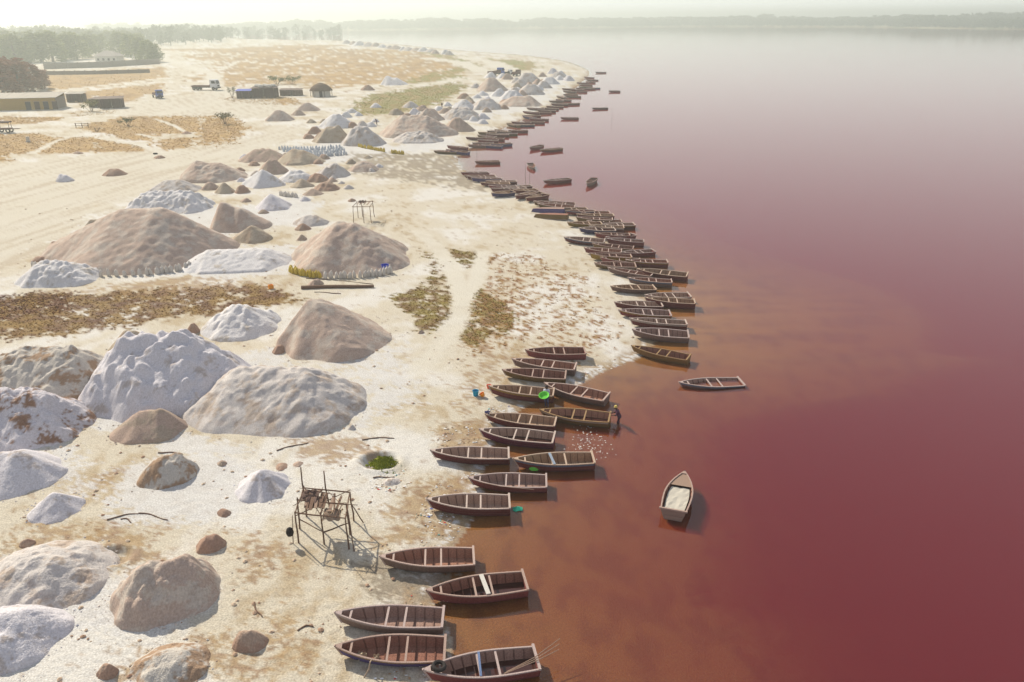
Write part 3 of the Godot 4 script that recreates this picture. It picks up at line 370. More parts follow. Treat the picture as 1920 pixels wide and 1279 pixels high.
const PATCHES = [
	["dark",[[-55.82,-77.27],[-50.76,-80],[-46.01,-79.52],[-43.77,-74.58],[-46.96,-73.15],[-52.39,-71.82]],2.5,0],
	["rust",[[-56.35,-78.11],[-50.57,-79.64],[-45.26,-79.16],[-36.41,-82.28],[-27.65,-82.04],[-20.86,-77.17],[-24.43,-74.71],[-31.68,-72.77],[-37.69,-68.97],[-43.69,-67.27],[-48.17,-65.12]],2,0.02],
	["green",[[-12.42,-78.29],[-9.8,-82.46],[-5.55,-79.13],[-5.55,-72.12],[-6.85,-67.97],[-9.09,-68.29],[-10.91,-73.75]],1.2,-0.1],
	["green",[[-12.11,-97.11],[-9.03,-95.54],[-6.77,-87.45],[-5.44,-79.12],[-9.1,-81.16],[-10.27,-90.09]],1.2,-0.35],
	["green",[[-8.48,-96.99],[-3.52,-94.89],[-2.74,-89.87],[-5.43,-87.41],[-7.09,-92.21]],1.2,-0.15],
	["green",[[-5.07,-78.43],[-3.08,-80.46],[0.28,-73.47],[0.89,-68.46],[-1.44,-66.54],[-3.74,-64.12],[-4.91,-66.62]],1.2,-0.1],
	["sparse",[[-5.8,-94.48],[2.74,-95.41],[9.03,-85.38],[9.79,-76.37],[10.78,-66.26],[5.61,-58.89],[1.41,-65.22],[-4.02,-60.69],[-4.11,-72.09],[-3.24,-85.73]],2.5,-0.5],
	["sparse",[[-8.29,-78.51],[2.58,-89.71],[1.89,-65.21],[-4.4,-59.63]],2.5,-0.6],
	["dry",[[-116.77,-223.77],[-117.33,-247.53],[-94.64,-250],[-80.34,-211.62],[-89.85,-206.2],[-85.79,-194.82],[-94,-198.9],[-112.46,-217.95]],2.5,0.25],
	["dry",[[-138.99,-209.31],[-122.28,-211.26],[-112.92,-201.91],[-105.91,-178.24],[-118.94,-177.48]],2.5,0.25],
	["dry",[[-104.76,-178.92],[-111.65,-202.77],[-102.03,-201.24],[-92.31,-180.49],[-96.46,-176.99]],2.5,0.25],
	["dry",[[-100.09,-197.46],[-84.33,-186.3],[-81.6,-179.89],[-88.79,-178.04]],2.5,0.25],
	["dry",[[-85.21,-197.46],[-78.3,-199.77],[-72.47,-184.02],[-74.09,-179.47],[-80.57,-186.09]],2.5,0.2],
	["dry",[[-91.63,-246.98],[-82.44,-246.29],[-72.03,-221.85],[-66.03,-199.02],[-64.29,-181.98],[-71.68,-187.2]],2.5,0.25],
	["dry",[[-120.88,-180.56],[-110,-177],[-103.95,-167.01],[-111.78,-166.11]],2.5,0.2],
	["dry",[[-258.79,-466.3],[-215.69,-520.8],[-174.77,-422.44],[-174.53,-387.46],[-188.71,-348.48],[-205.89,-369.53]],6,0.3],
	["dry",[[-178.64,-332.51],[-159.5,-385.75],[-143.57,-343.88],[-136.9,-290.72],[-156.5,-292.42]],5,0.1],
	["dry",[[-165.32,-251.12],[-143.27,-249.47],[-133.72,-246.03],[-134.52,-230.81],[-153.35,-232.13]],3,0.1],
	["dry",[[-140.03,-246.49],[-135.19,-248.87],[-131.34,-240.55],[-135.26,-238.27]],2,0.2],
	["dry",[[-139.34,-260.74],[-129.82,-269.34],[-123.57,-256.54],[-131.51,-248.59]],2,0.2],
	["dry",[[-105,-307.62],[-99.89,-320.23],[-80.7,-305.37],[-71.46,-279.66],[-83.06,-282.43],[-99.93,-295.07]],3,0.3],
	["dry",[[-160.81,-413.28],[-166.12,-454.01],[-191.87,-566.38],[-226.67,-623.75],[-271.41,-675.15],[-262.07,-792.9],[-166.29,-839],[-73.41,-750.78],[-32.74,-553.49],[-23.15,-435.04],[-36.43,-365.72],[-62.63,-368.64],[-69.4,-321.85],[-94.12,-372.16],[-122.64,-357.78]],14,-0.08],
	["dry",[[-351.82,-854.15],[-292.52,-869.61],[-247.42,-997.88],[-186.53,-942.59],[-171.19,-811.81],[-254.38,-754.71]],14,0.1],
	["marsh",[[-49.78,-259.76],[-51.88,-315.6],[-25.05,-370.51],[-18.76,-349.44],[-24.82,-282.81],[-32.08,-252.36],[-42.71,-247.45]],5,0.25],
	["marsh",[[-43.34,-437.72],[-26.96,-509.17],[-21.67,-396.41],[-31.71,-365.19],[-57.9,-353.64]],8,-0.1],
	["marsh",[[-77,-739.66],[-44.43,-668.76],[-26.38,-552.42],[-14.66,-455.95],[-19.03,-456.55],[-38.36,-575.38]],8,0.2],
	["marsh",[[-13.28,-593.41],[12.39,-566.56],[16.8,-486.02],[8.46,-452.73]],8,0.1],
	["salt",[[-38.14,-86.74],[-37.06,-95.95],[-27.86,-97.61],[-25.23,-88],[-29.27,-85.49]],2,0.42],
	["salt",[[-23.34,-40.94],[-24,-44.28],[-20.46,-45.68],[-17.87,-44.18],[-16,-41.4],[-17.58,-39.36],[-22.1,-39]],1.2,0.62],
	["salt",[[-50.06,-118.52],[-44.35,-121.92],[-38.6,-104.58],[-42.76,-106.15]],2,0.42],
	["salt",[[-42.56,-118.94],[-34.33,-128.13],[-30.38,-122.11],[-29.93,-110.18],[-36.77,-110.43]],2,0.42],
	["salt",[[-56.37,-96.08],[-59.4,-109.7],[-52.35,-106.48],[-50.3,-95.89]],2,0.32],
	["salt",[[-29.79,-50.88],[-27.07,-51.23],[-27.43,-49.88],[-29.14,-49.91]],1,0.42],
	["salt",[[-23.88,-49.97],[-21.48,-48.03],[-18.85,-47.26],[-16.69,-46.03],[-20.65,-46.23],[-23.46,-46.14]],0.8,0.22],
	["salt",[[-50.48,-175.2],[-39.57,-190.32],[-23.48,-181.22],[-28.39,-167.03],[-38.13,-161.08]],4,0.42],
	["salt",[[-25.37,-177.5],[-20.78,-202.79],[-12.09,-190.39],[-18.31,-177.1]],3,0.42],
	["salt",[[-11.21,-311.68],[33.84,-427.48],[16.12,-298.45],[0.6,-248.37],[-14.04,-223.59]],6,0.07],
	["ochre",[[-24.09,-37.99],[-20.12,-37.94],[-18.38,-35.05],[-20.18,-33.35],[-23.04,-34.67]],2,-0.1],
	["ochre",[[-12.37,-30.16],[-10.59,-31.24],[-8.85,-28.08],[-10.37,-26.54],[-17.86,-26.62],[-17.51,-28.5]],2.5,-0.2],
	["ochre",[[-15.51,-48.29],[-10.47,-48.96],[-8.55,-46.02],[-11.13,-44.72],[-14.07,-45.44]],1.5,-0.1],
	["ochre",[[-5.5,-49.48],[-2.36,-51.19],[-2.05,-47.32],[-4.71,-46.66]],1.2,0.15],
	["ochre",[[-24.76,-44.29],[-24.71,-41.24],[-27.62,-41.87],[-27.89,-43.71]],1.5,-0.1],
	["ochre",[[-3.85,-66.6],[6.6,-65.1],[1.67,-57.44],[-3.86,-50.4],[-5.67,-53.82]],3,-0.4],
	["ochre",[[-6.14,-43.35],[-2.12,-43.92],[-3.11,-37.69],[-7.58,-35.36],[-7.66,-39.86]],2,-0.15],
	["ochre",[[-50.57,-79.64],[-36.91,-86.71],[-23.14,-82.46],[-34.09,-79.2]],3,-0.2],
	["road",[[-63.47,-87.47],[-105.33,-152.64],[-90.8,-170.33],[-72.91,-176.43],[-62.05,-198.77],[-57.04,-220.83],[-53.08,-168.34],[-59.83,-142.7],[-64.11,-125.36],[-62.75,-106.84],[-59.74,-91.59]],6,0.35],
	["road",[[-136.19,-254.6],[-127.21,-301.46],[-118.91,-346.55],[-68.91,-269.25],[-77.48,-240.54],[-93.83,-251.36],[-118.64,-250.41]],6,0.3],
	["salt",[[-34.64,-50.97],[-28.88,-47.07],[-23.22,-40.09],[-30.63,-43.75]],2,-0.13],
	["salt",[[-27.59,-35.18],[-19.72,-32.93],[-18.46,-29.53],[-23.16,-30.29]],1.5,0.07],
	["salt",[[-25.98,-61.16],[-20.61,-64.5],[-18.5,-59.92],[-23.64,-59.5]],1.5,0.12],
	["salt",[[-18.73,-64.46],[-9.49,-65.47],[-6.48,-53.83],[-10.47,-48.96]],3,-0.13],
	["ochre",[[-29.3,-38.07],[-25.54,-39.05],[-22.94,-37.48],[-24.13,-35.13],[-27.86,-35.64]],2,-0.2],
	["ochre",[[-16.46,-37.88],[-12.68,-37.33],[-11.18,-33.65],[-14.12,-32.46]],2,-0.25],
	["wet",[[-36.47,-174.43],[-11.07,-173.03],[-1.53,-128.82],[-16.71,-140.75],[-31.53,-149.14]],5,-0.15],
	["wet",[[-8.65,-34.92],[-5.9,-35.79],[-3.17,-33.97],[-4.34,-31.55],[-7.04,-31.97]],1.2,-0.1]
]
const TRACKS = [
	[[[-12.48,-105.1],[-9.28,-97.01],[-6.98,-87.87],[-5.07,-78.43],[-5.03,-72.11],[-5.78,-66.64],[-7.48,-59.69]],1.3],
	[[[-3.51,-94.41],[-3.88,-83.8],[-4.76,-76.75]],1],
	[[[-104.47,-176.7],[-109.84,-198.05],[-108.44,-208.37]],1],
	[[[-102.3,-201.25],[-86.43,-188.88],[-76.48,-176.62]],1],
	[[[-94.44,-207.48],[-87.16,-200.32]],0.8],
	[[[-104.85,-242.55],[-91.03,-223.15],[-84.59,-211.89]],0.7],
	[[[-267.29,-656.32],[-207.67,-537.09],[-160.07,-453.21],[-128.4,-361.21]],5],
	[[[-256.74,-672.36],[-200.16,-804.99],[-172.53,-870.93]],4],
	[[[-60.66,-618.09],[-33.45,-553.61],[-14.66,-455.95]],7],
	[[[-37.98,-630.78],[-10.6,-549.78],[-3.21,-478.59]],7],
	[[[-170.89,-503.15],[-192.31,-602.11],[-145.54,-527.49],[-146.24,-633.92]],2],
	[[[-72.47,-336.63],[-59.27,-362.34],[-32.22,-371.32],[-24.22,-396.72]],5],
	[[[-188.71,-348.48],[-181.41,-375.76],[-173.63,-422.3]],3]
]
const TREES = [
	[-199.12,-327.46,13.27,0,"dark reddish tree at the frame edge behind the yellow shed, nearest of the dark trees"],
	[-199.63,-339.43,13.52,0,"dark reddish tree behind the middle of the yellow shed roof"],
	[-200.06,-349.63,11.66,0,"dark reddish tree right of the tallest dark tree"],
	[-201.99,-360.6,8.09,0,"lowest dark reddish tree at the right end of the dark clump"],
	[-209.9,-335.57,14.66,0,"dark reddish tree cut off by the frame edge"],
	[-216.72,-362.15,12.99,0,"tallest dark reddish tree at the back of the dark clump"],
	[-356.87,-593.36,18.77,1,"pale green hazy tree, first from the frame edge along the front of the grove"],
	[-346.11,-591.6,20.21,2,"pale green hazy tree, second from the frame edge along the front of the grove"],
	[-340.17,-597.71,17.77,1,"pale green hazy tree, third from the frame edge along the front of the grove"],
	[-334.95,-604.08,20.63,2,"pale green hazy tree, fourth from the frame edge along the front of the grove"],
	[-330.04,-610.66,21.24,1,"pale green hazy tree, fifth from the frame edge along the front of the grove"],
	[-333.96,-634.67,19.25,2,"pale green hazy tree, sixth from the frame edge along the front of the grove"],
	[-332.98,-651.05,19.74,1,"pale green hazy tree, seventh from the frame edge along the front of the grove"],
	[-341.83,-688.53,17.38,2,"pale green hazy tree, eighth from the frame edge along the front of the grove"],
	[-357.9,-742.51,17.31,1,"pale green hazy tree, ninth from the frame edge along the front of the grove"],
	[-334.02,-726.95,19.25,2,"pale green hazy tree, tenth from the frame edge along the front of the grove"],
	[-304.87,-681.51,18.06,1,"pale green hazy tree, eleventh from the frame edge along the front of the grove"],
	[-279.98,-641.5,16.21,2,"pale green hazy tree, twelfth from the frame edge along the front of the grove"],
	[-255.28,-598,14.75,1,"pale green hazy tree, thirteenth from the frame edge along the front of the grove"],
	[-247.61,-589.46,12.68,2,"pale green hazy tree, fourteenth from the frame edge along the front of the grove"],
	[-457.77,-774.25,20.48,2,"tree of the back rank of the grove, first from the frame edge"],
	[-447.57,-783.83,19.25,1,"tree of the back rank of the grove, second from the frame edge"],
	[-440.13,-806.69,20.31,2,"tree of the back rank of the grove, third from the frame edge"],
	[-432.25,-830.89,18.3,1,"tree of the back rank of the grove, fourth from the frame edge"],
	[-422.68,-856.3,18.85,2,"tree of the back rank of the grove, fifth from the frame edge"],
	[-415,-883.88,18.89,1,"tree of the back rank of the grove, sixth from the frame edge"],
	[-388.99,-862.86,18.45,2,"tree of the back rank of the grove, seventh from the frame edge"],
	[-348.67,-799.37,17.11,1,"tree of the back rank of the grove, eighth from the frame edge"]
]
const SACKS = [
	[[[-55.73,-89.67],[-55.39,-89.27],[-55.02,-88.89],[-54.63,-88.53],[-54.23,-88.19],[-53.81,-87.86],[-53.38,-87.56],[-52.93,-87.29],[-52.47,-87.04],[-52,-86.81],[-51.51,-86.6],[-51.02,-86.43],[-50.52,-86.27],[-49.73,-86.15],[-48.85,-86.05],[-47.96,-85.97],[-47.07,-85.93],[-46.18,-85.91],[-45.29,-85.92],[-44.39,-85.95],[-43.51,-86.01],[-42.62,-86.1],[-41.75,-86.22],[-41.18,-86.36],[-40.69,-86.53],[-40.2,-86.72],[-39.72,-86.94],[-39.25,-87.18],[-38.8,-87.45],[-38.36,-87.74],[-37.93,-88.05],[-37.52,-88.39],[-37.13,-88.74],[-36.76,-89.12],[-36.4,-89.51],[-36.07,-89.92],[-35.76,-90.35],[-35.46,-90.79],[-35.19,-91.25],[-34.95,-91.73],[-34.72,-92.21],[-34.53,-92.7],[-34.35,-93.21],[-34.2,-93.72]],"white","pale salt sack standing in the row round the largest tan mound","sacks round the largest tan mound"],
	[[[-25.21,-87.14],[-24.95,-86.84],[-24.68,-86.55],[-24.39,-86.28],[-24.09,-86.02],[-23.78,-85.78],[-23.46,-85.55],[-23.13,-85.34],[-22.78,-85.15],[-22.43,-84.98],[-22.07,-84.83],[-21.7,-84.7],[-21.33,-84.58]],"yellow","yellow sack standing at the foot of the second tan mound","yellow sacks at the second tan mound"],
	[[[-20.55,-84.43],[-20.02,-84.37],[-19.48,-84.33],[-18.94,-84.31],[-18.4,-84.33],[-17.86,-84.37],[-17.33,-84.43],[-16.8,-84.53],[-16.34,-84.65],[-15.92,-84.79],[-15.5,-84.96],[-15.1,-85.15],[-14.71,-85.37],[-14.33,-85.61],[-13.96,-85.88],[-13.61,-86.16]],"white","white sack leaning at the foot of the second tan mound","white sacks at the second tan mound"],
	[[[-33.98,-182.36],[-33.51,-181.82],[-33.03,-181.29],[-32.55,-180.76],[-32.07,-180.23],[-31.6,-179.69],[-31.12,-179.16],[-30.64,-178.63],[-30.17,-178.1],[-29.69,-177.56],[-29.21,-177.03],[-28.73,-176.5],[-28.26,-175.97],[-27.78,-175.43],[-27.3,-174.9]],"yellow","yellow sack in the longer far row beside the grey heap","far yellow sacks in the longer row"],
	[[[-25.26,-172.99],[-24.84,-172.77],[-24.42,-172.54],[-24,-172.31],[-23.58,-172.09],[-23.16,-171.86],[-22.74,-171.64]],"yellow","yellow sack in the short far row nearest the water","far yellow sacks in the short row"],
	[[[-37.72,-129.81],[-37.33,-129.56],[-36.94,-129.32],[-36.55,-129.07],[-36.16,-128.83],[-35.77,-128.58],[-35.38,-128.34],[-34.99,-128.09],[-34.6,-127.85]],"white","white sack in the small group on the white ground","small group of white sacks"],
	[[[-51.14,-179.67],[-50.5,-179.57],[-49.85,-179.47],[-49.21,-179.37],[-48.56,-179.27],[-47.92,-179.17],[-47.28,-179.07],[-46.63,-178.97],[-45.99,-178.87],[-45.34,-178.77],[-44.7,-178.68],[-44.05,-178.58],[-43.43,-178.67],[-42.84,-178.94],[-42.25,-179.21],[-41.65,-179.49],[-41.06,-179.76],[-40.47,-180.03],[-39.88,-180.3],[-39.28,-180.58],[-38.69,-180.85],[-38.1,-181.12]],"bluewhite","bluish white sack in the broad stacked field beyond the cream dome","broad field of bluish white sacks"],
	[[[-49.4,-176.57],[-48.78,-176.48],[-48.17,-176.38],[-47.55,-176.29],[-46.94,-176.19],[-46.33,-176.1],[-45.71,-176],[-45.1,-175.91],[-44.49,-175.81],[-43.87,-175.71],[-43.26,-175.62],[-42.64,-175.52],[-42.06,-175.61],[-41.5,-175.88],[-40.93,-176.14],[-40.37,-176.41],[-39.81,-176.67],[-39.25,-176.94],[-38.69,-177.21],[-38.13,-177.47],[-37.56,-177.74],[-37,-178]],"bluewhite","bluish white sack in the broad stacked field beyond the cream dome","broad field of bluish white sacks"],
	[[[-47.7,-173.57],[-47.12,-173.48],[-46.54,-173.39],[-45.95,-173.3],[-45.37,-173.21],[-44.78,-173.12],[-44.2,-173.03],[-43.62,-172.93],[-43.03,-172.84],[-42.45,-172.75],[-41.87,-172.66],[-41.28,-172.57],[-40.72,-172.66],[-40.19,-172.91],[-39.66,-173.17],[-39.13,-173.43],[-38.6,-173.69],[-38.07,-173.95],[-37.54,-174.21],[-37.01,-174.46],[-36.47,-174.72],[-35.94,-174.98]],"bluewhite","bluish white sack in the broad stacked field beyond the cream dome","broad field of bluish white sacks"],
	[[[-45.89,-169.97],[-45.33,-169.88],[-44.78,-169.79],[-44.23,-169.71],[-43.68,-169.62],[-43.12,-169.53],[-42.57,-169.45],[-42.02,-169.36],[-41.47,-169.28],[-40.92,-169.19],[-40.36,-169.1],[-39.81,-169.02],[-39.28,-169.1],[-38.78,-169.35],[-38.28,-169.6],[-37.78,-169.85],[-37.28,-170.1],[-36.78,-170.35],[-36.28,-170.6],[-35.78,-170.85],[-35.28,-171.1],[-34.78,-171.34]],"bluewhite","bluish white sack in the broad stacked field beyond the cream dome","broad field of bluish white sacks"]
]
const WOOD = [[[-616.22,-948.11],[-395.53,-961.69],[-377.41,-1125.4],[-467.99,-1398.31],[-1041.8,-1610.73]],[[-460.28,-1325.09],[-353.79,-1432.02],[-282.69,-1532.98],[-363.71,-1849.62],[-698.88,-2018.05]]]
const STAND = [[-11.85,-36.49],[-10.41,-36.37],[-8.98,-35.98],[-9.18,-37.33],[-9.2,-38.6],[-10.57,-38.72],[-11.99,-38.95],[-12.1,-37.77],[-12.12,-36.4]]
const STAND2 = [[-22.19,-110.21],[-20.68,-110.16],[-19.62,-110.12],[-19.77,-113.97],[-21.57,-114.04],[-22.08,-113.4]]
const SPOT = {"shed": Vector3(-156.41, 0, -271.49), "house": Vector3(-277.97, 0, -587.42), "shack": Vector3(-132.30, 0, -272.81), "shack2": Vector3(-138.00, 0, -276.62), "shack3": Vector3(-155.55, 0, -296.13), "stall": Vector3(-90.78, 0, -306.31), "stall2": Vector3(-97.83, 0, -304.88), "hut": Vector3(-70.49, 0, -310.78), "stall3": Vector3(-82.93, 0, -314.14), "blue_lorry": Vector3(-131.31, 0, -310.06), "white_lorry": Vector3(-125.78, 0, -344.64), "far_lorry": Vector3(-6.82, 0, -416.73), "far_lorry2": Vector3(-1.80, 0, -424.00), "far_lorry3": Vector3(3.26, 0, -415.45), "cart": Vector3(-131.79, 0, -212.89), "rack": Vector3(-115.61, 0, -221.44), "tyre": Vector3(-76.52, 0, -174.45), "barrel": Vector3(-14.32, 0, -86.86), "sign": Vector3(-115.31, 0, -194.84), "bucket": Vector3(-2.82, 0, -55.03), "bucket2": Vector3(-2.24, 0, -54.84), "bucket3": Vector3(-1.83, 0, -56.34), "basin": Vector3(2.64, 0, -54.38), "person": Vector3(2.56, 0, -53.48), "person2": Vector3(7.54, 0, -50.84), "cloth": Vector3(0.23, 0, -40.01), "bush": Vector3(-104.37, 0, -224.06), "bush2": Vector3(-78.92, 0, -226.94), "bush3": Vector3(-133.51, 0, -263.34), "bush4": Vector3(-103.93, 0, -373.25), "bush5": Vector3(-97.05, 0, -372.49), "bush6": Vector3(-102.76, 0, -307.42), "bush7": Vector3(-107.86, 0, -213.41), "far_person": Vector3(-36.02, 0, -221.65), "far_person2": Vector3(-21.82, 0, -265.38), "far_person3": Vector3(35.44, 0, -366.69), "deck_bow": Vector3(10.66, 0, -42.77), "deck_stern": Vector3(9.26, 0, -38.95), "foam": Vector3(5.25, 0, -48.08), "orange": Vector3(-25.72, 0, -81.08), "flip1": Vector3(3.24, 0, -113.44), "flip1b": Vector3(8.18, 0, -112.28), "flip2": Vector3(2.71, 0, -117.20), "flip2b": Vector3(8.22, 0, -116.30), "bag": Vector3(-12.31, 0, -36.45)}
const WALLS = [[[-284.12,-514.27],[-255.48,-526.75],[-235.01,-566.72]],[[-253.01,-456.71],[-225.51,-457.47],[-200.06,-467.54]]]
const LOGS = [[[-22.39,-80.81],[-14.7,-81.14]],[[-22.76,-84.53],[-14.99,-82.24]],[[-17.85,-79.11],[-20.74,-79.53]],[[-23.38,-38.75],[-21.84,-39.26]],[[-21.84,-39.26],[-19.88,-38.7]],[[-10.32,-48.05],[-8.15,-48.31]],[[-15.75,-46.49],[-13.89,-47.68]],[[-23.57,-46.42],[-21.85,-46.11]],[[-8.8,-43.08],[-7.49,-43.38]],[[-12.84,-31.58],[-12.17,-30.52]],[[-10.23,-29.78],[-9.54,-30.06]],[[-22.61,-38.74],[-21.87,-38.47]]]
const POLES = [[2.57,-139.39,3.5],[3.31,-138.88,2.6],[-7.02,-168.6,2.5],[28.68,-231.46,3.2],[4.23,-206.11,2.5]]
const LITTER = [[[-5.08,-36.25],[-5.92,-39.83],[-4.46,-43.33],[-2.67,-41.19],[-3.11,-37.69],[-3.56,-36.23]],[[-3.59,-43],[-2.81,-44.26],[-1.95,-43.92],[-2.42,-42.98]],[[-5.28,-47.02],[-4.97,-50.02],[-2.35,-50.78],[-2.08,-48.06]],[[-8.93,-41.87],[-8.9,-43.71],[-6.93,-44.32],[-6.21,-42.43],[-7.25,-41.55]],[[-5.9,-31.38],[-4.74,-32.94],[-3.97,-31.93],[-3.91,-31.24]],[[4.83,-57.18],[10.17,-61.94],[10.75,-62.85],[6.09,-59.4]],[[-7.4,-26.84],[-5.39,-27.56],[-4,-28.02],[-3.88,-26.8]],[[-2.42,-52.87],[0.16,-54.15],[0.15,-52.4],[-1.58,-50.36]]]

# ------------------------------------------------------------------ mesh helpers
class MB:
	var v := PackedVector3Array()
	var n := PackedVector3Array()
	var c := PackedColorArray()
	var i := PackedInt32Array()
	var col := Color.WHITE
	func tri(a: Vector3, b: Vector3, d: Vector3, out := Vector3.ZERO) -> void:
		var m := (d - a).cross(b - a)
		if m.length_squared() < 1e-14: return
		m = m.normalized()
		var s := v.size()
		if out != Vector3.ZERO and m.dot(out) < 0.0:
			m = -m
			v.append(a); v.append(d); v.append(b)
		else:
			v.append(a); v.append(b); v.append(d)
		for k in 3:
			n.append(m); c.append(col); i.append(s + k)
	func quad(a: Vector3, b: Vector3, d: Vector3, e: Vector3, out := Vector3.ZERO) -> void:
		tri(a, b, d, out); tri(a, d, e, out)
	func box(t: Transform3D, s: Vector3) -> void:
		var h := s * 0.5
		for ax in 3:
			for sg in [-1.0, 1.0]:
				var o := Vector3.ZERO; o[ax] = sg
				var u := Vector3.ZERO; u[(ax + 1) % 3] = 1.0
				var w := Vector3.ZERO; w[(ax + 2) % 3] = 1.0
				quad(t * ((o - u - w) * h), t * ((o + u - w) * h), t * ((o + u + w) * h), t * ((o - u + w) * h), t.basis * o)
	func bar(a: Vector3, b: Vector3, w: float, h: float) -> void:
		var x := (b - a).normalized()
		var up := Vector3.UP if absf(x.y) < 0.95 else Vector3.FORWARD
		var z := x.cross(up).normalized()
		box(Transform3D(Basis(x, z.cross(x), z), (a + b) * 0.5), Vector3(a.distance_to(b), h, w))
	func tube(p: PackedVector3Array, r: PackedFloat32Array, sides := 6) -> void:
		var rings := []
		var side := Vector3.ZERO
		for k in p.size():
			var d := (p[mini(k + 1, p.size() - 1)] - p[maxi(k - 1, 0)]).normalized()
			if side == Vector3.ZERO: side = d.cross(Vector3.UP if absf(d.y) < 0.9 else Vector3.RIGHT).normalized()
			side = (side - d * side.dot(d)).normalized()
			var o := d.cross(side)
			var ring := PackedVector3Array()
			for q in sides:
				var a := TAU * q / sides
				ring.append(p[k] + (side * cos(a) + o * sin(a)) * r[k])
			rings.append(ring)
		for k in p.size() - 1:
			for q in sides:
				var q2 := (q + 1) % sides
				quad(rings[k][q], rings[k][q2], rings[k + 1][q2], rings[k + 1][q], (rings[k][q] + rings[k][q2]) * 0.5 - p[k])
		for k in [0, p.size() - 1]:
			for q in sides:
				tri(p[k], rings[k][q], rings[k][(q + 1) % sides], p[k] - p[1 if k == 0 else p.size() - 2])
	func lathe(prof: PackedVector2Array, sides := 12, t := Transform3D.IDENTITY) -> void:
		for k in prof.size() - 1:
			for q in sides:
				var a := TAU * q / sides
				var b := TAU * (q + 1) / sides
				var p0 := prof[k]; var p1 := prof[k + 1]
				var nn := Vector2(p1.y - p0.y, p0.x - p1.x)
				var m := (a + b) * 0.5
				quad(t * Vector3(p0.x * cos(a), p0.y, p0.x * sin(a)), t * Vector3(p0.x * cos(b), p0.y, p0.x * sin(b)), t * Vector3(p1.x * cos(b), p1.y, p1.x * sin(b)), t * Vector3(p1.x * cos(a), p1.y, p1.x * sin(a)), t.basis * Vector3(cos(m) * nn.x, nn.y, sin(m) * nn.x))
	func arrays() -> Array:
		var a := []; a.resize(Mesh.ARRAY_MAX)
		a[Mesh.ARRAY_VERTEX] = v; a[Mesh.ARRAY_NORMAL] = n; a[Mesh.ARRAY_COLOR] = c; a[Mesh.ARRAY_INDEX] = i
		return a
	func mesh() -> ArrayMesh:
		var m := ArrayMesh.new()
		if v.size(): m.add_surface_from_arrays(Mesh.PRIMITIVE_TRIANGLES, arrays())
		return m

func numbered(n: String) -> String:
	used[n] = used.get(n, 0) + 1
	return n if used[n] == 1 else "%s_%03d" % [n, used[n] - 1]

func thing(o: Node3D, called: String, label: String, category: String, group := "", kind := "") -> Node3D:
	o.name = numbered(called)
	add_child(o)
	if label: o.set_meta("label", label)
	if category: o.set_meta("category", category)
	if group: o.set_meta("group", group)
	if kind: o.set_meta("kind", kind)
	return o

func mi(mesh: Mesh, mat: Material) -> MeshInstance3D:
	var o := MeshInstance3D.new()
	o.mesh = mesh
	if mat: o.material_override = mat
	return o

func part(parent: Node3D, called: String, mesh: Mesh, mat: Material) -> MeshInstance3D:
	var o := mi(mesh, mat)
	o.name = called
	parent.add_child(o, true)
	return o

func at(o: Node3D, p: Vector3, turn := 0.0) -> Node3D:
	o.position = p; o.rotation.y = turn
	return o

func box_mesh(s: Vector3, c := Vector3.ZERO) -> ArrayMesh:
	var b := MB.new(); b.box(Transform3D(Basis.IDENTITY, c), s); return b.mesh()

func lin(r: float, g: float, b: float) -> Color:
	return Color(r, g, b).linear_to_srgb()

func noise_tex(freq: float, lo: Color, hi: Color, seed_ := 1, normal := false, size := 512, oct := 5) -> NoiseTexture2D:
	var f := FastNoiseLite.new()
	f.noise_type = FastNoiseLite.TYPE_SIMPLEX_SMOOTH; f.frequency = freq; f.fractal_octaves = oct; f.seed = seed_
	var t := NoiseTexture2D.new()
	t.width = size; t.height = size; t.seamless = true; t.noise = f
	if normal:
		t.as_normal_map = true; t.bump_strength = 4.0
	else:
		var gr := Gradient.new()
		gr.set_color(0, lo); gr.set_color(1, hi)
		t.color_ramp = gr
	return t

func mat(col: Color, rough := 0.85, vc := false, tex: Texture2D = null, scale := Vector3.ONE, world := false, nrm: Texture2D = null, nscale := 0.5) -> StandardMaterial3D:
	var m := StandardMaterial3D.new()
	m.albedo_color = col; m.roughness = rough; m.vertex_color_use_as_albedo = vc
	m.metallic_specular = 0.3
	if tex or nrm:
		m.uv1_triplanar = true; m.uv1_world_triplanar = world; m.uv1_scale = scale
		m.albedo_texture = tex
		if nrm:
			m.normal_enabled = true; m.normal_texture = nrm; m.normal_scale = nscale
	return m

# ------------------------------------------------------------------ the lie of the land
func shore_x(z: float) -> float:
	var lo := 0
	var hi := SHORE.size() - 1
	while hi - lo > 1:
		var m := (lo + hi) / 2
		if SHORE[m][1] >= z: lo = m
		else: hi = m
	var a = SHORE[lo]; var b = SHORE[hi]
	return lerpf(a[0], b[0], clampf((z - a[1]) / (b[1] - a[1]), 0.0, 1.0))

func shore_d(x: float, z: float) -> float:
	# metres inland (+) or out in the lake (-), roughly
	var e := 1.5 + absf(z) * 0.01
	var xs := shore_x(z)
	var sl := (shore_x(z - e) - shore_x(z + e)) / (2.0 * e)
	return (xs - x) / sqrt(1.0 + sl * sl)

func far_d(x: float, z: float) -> float:
	# metres behind the far shore
	var k := 0
	while k < FAR.size() - 2 and FAR[k + 1][0] < x: k += 1
	var a = FAR[k]; var b = FAR[k + 1]
	var zf := lerpf(a[1], b[1], clampf((x - a[0]) / (b[0] - a[0]), 0.0, 1.0))
	var sl: float = (b[1] - a[1]) / (b[0] - a[0])
	return (zf - z) / sqrt(1.0 + sl * sl)

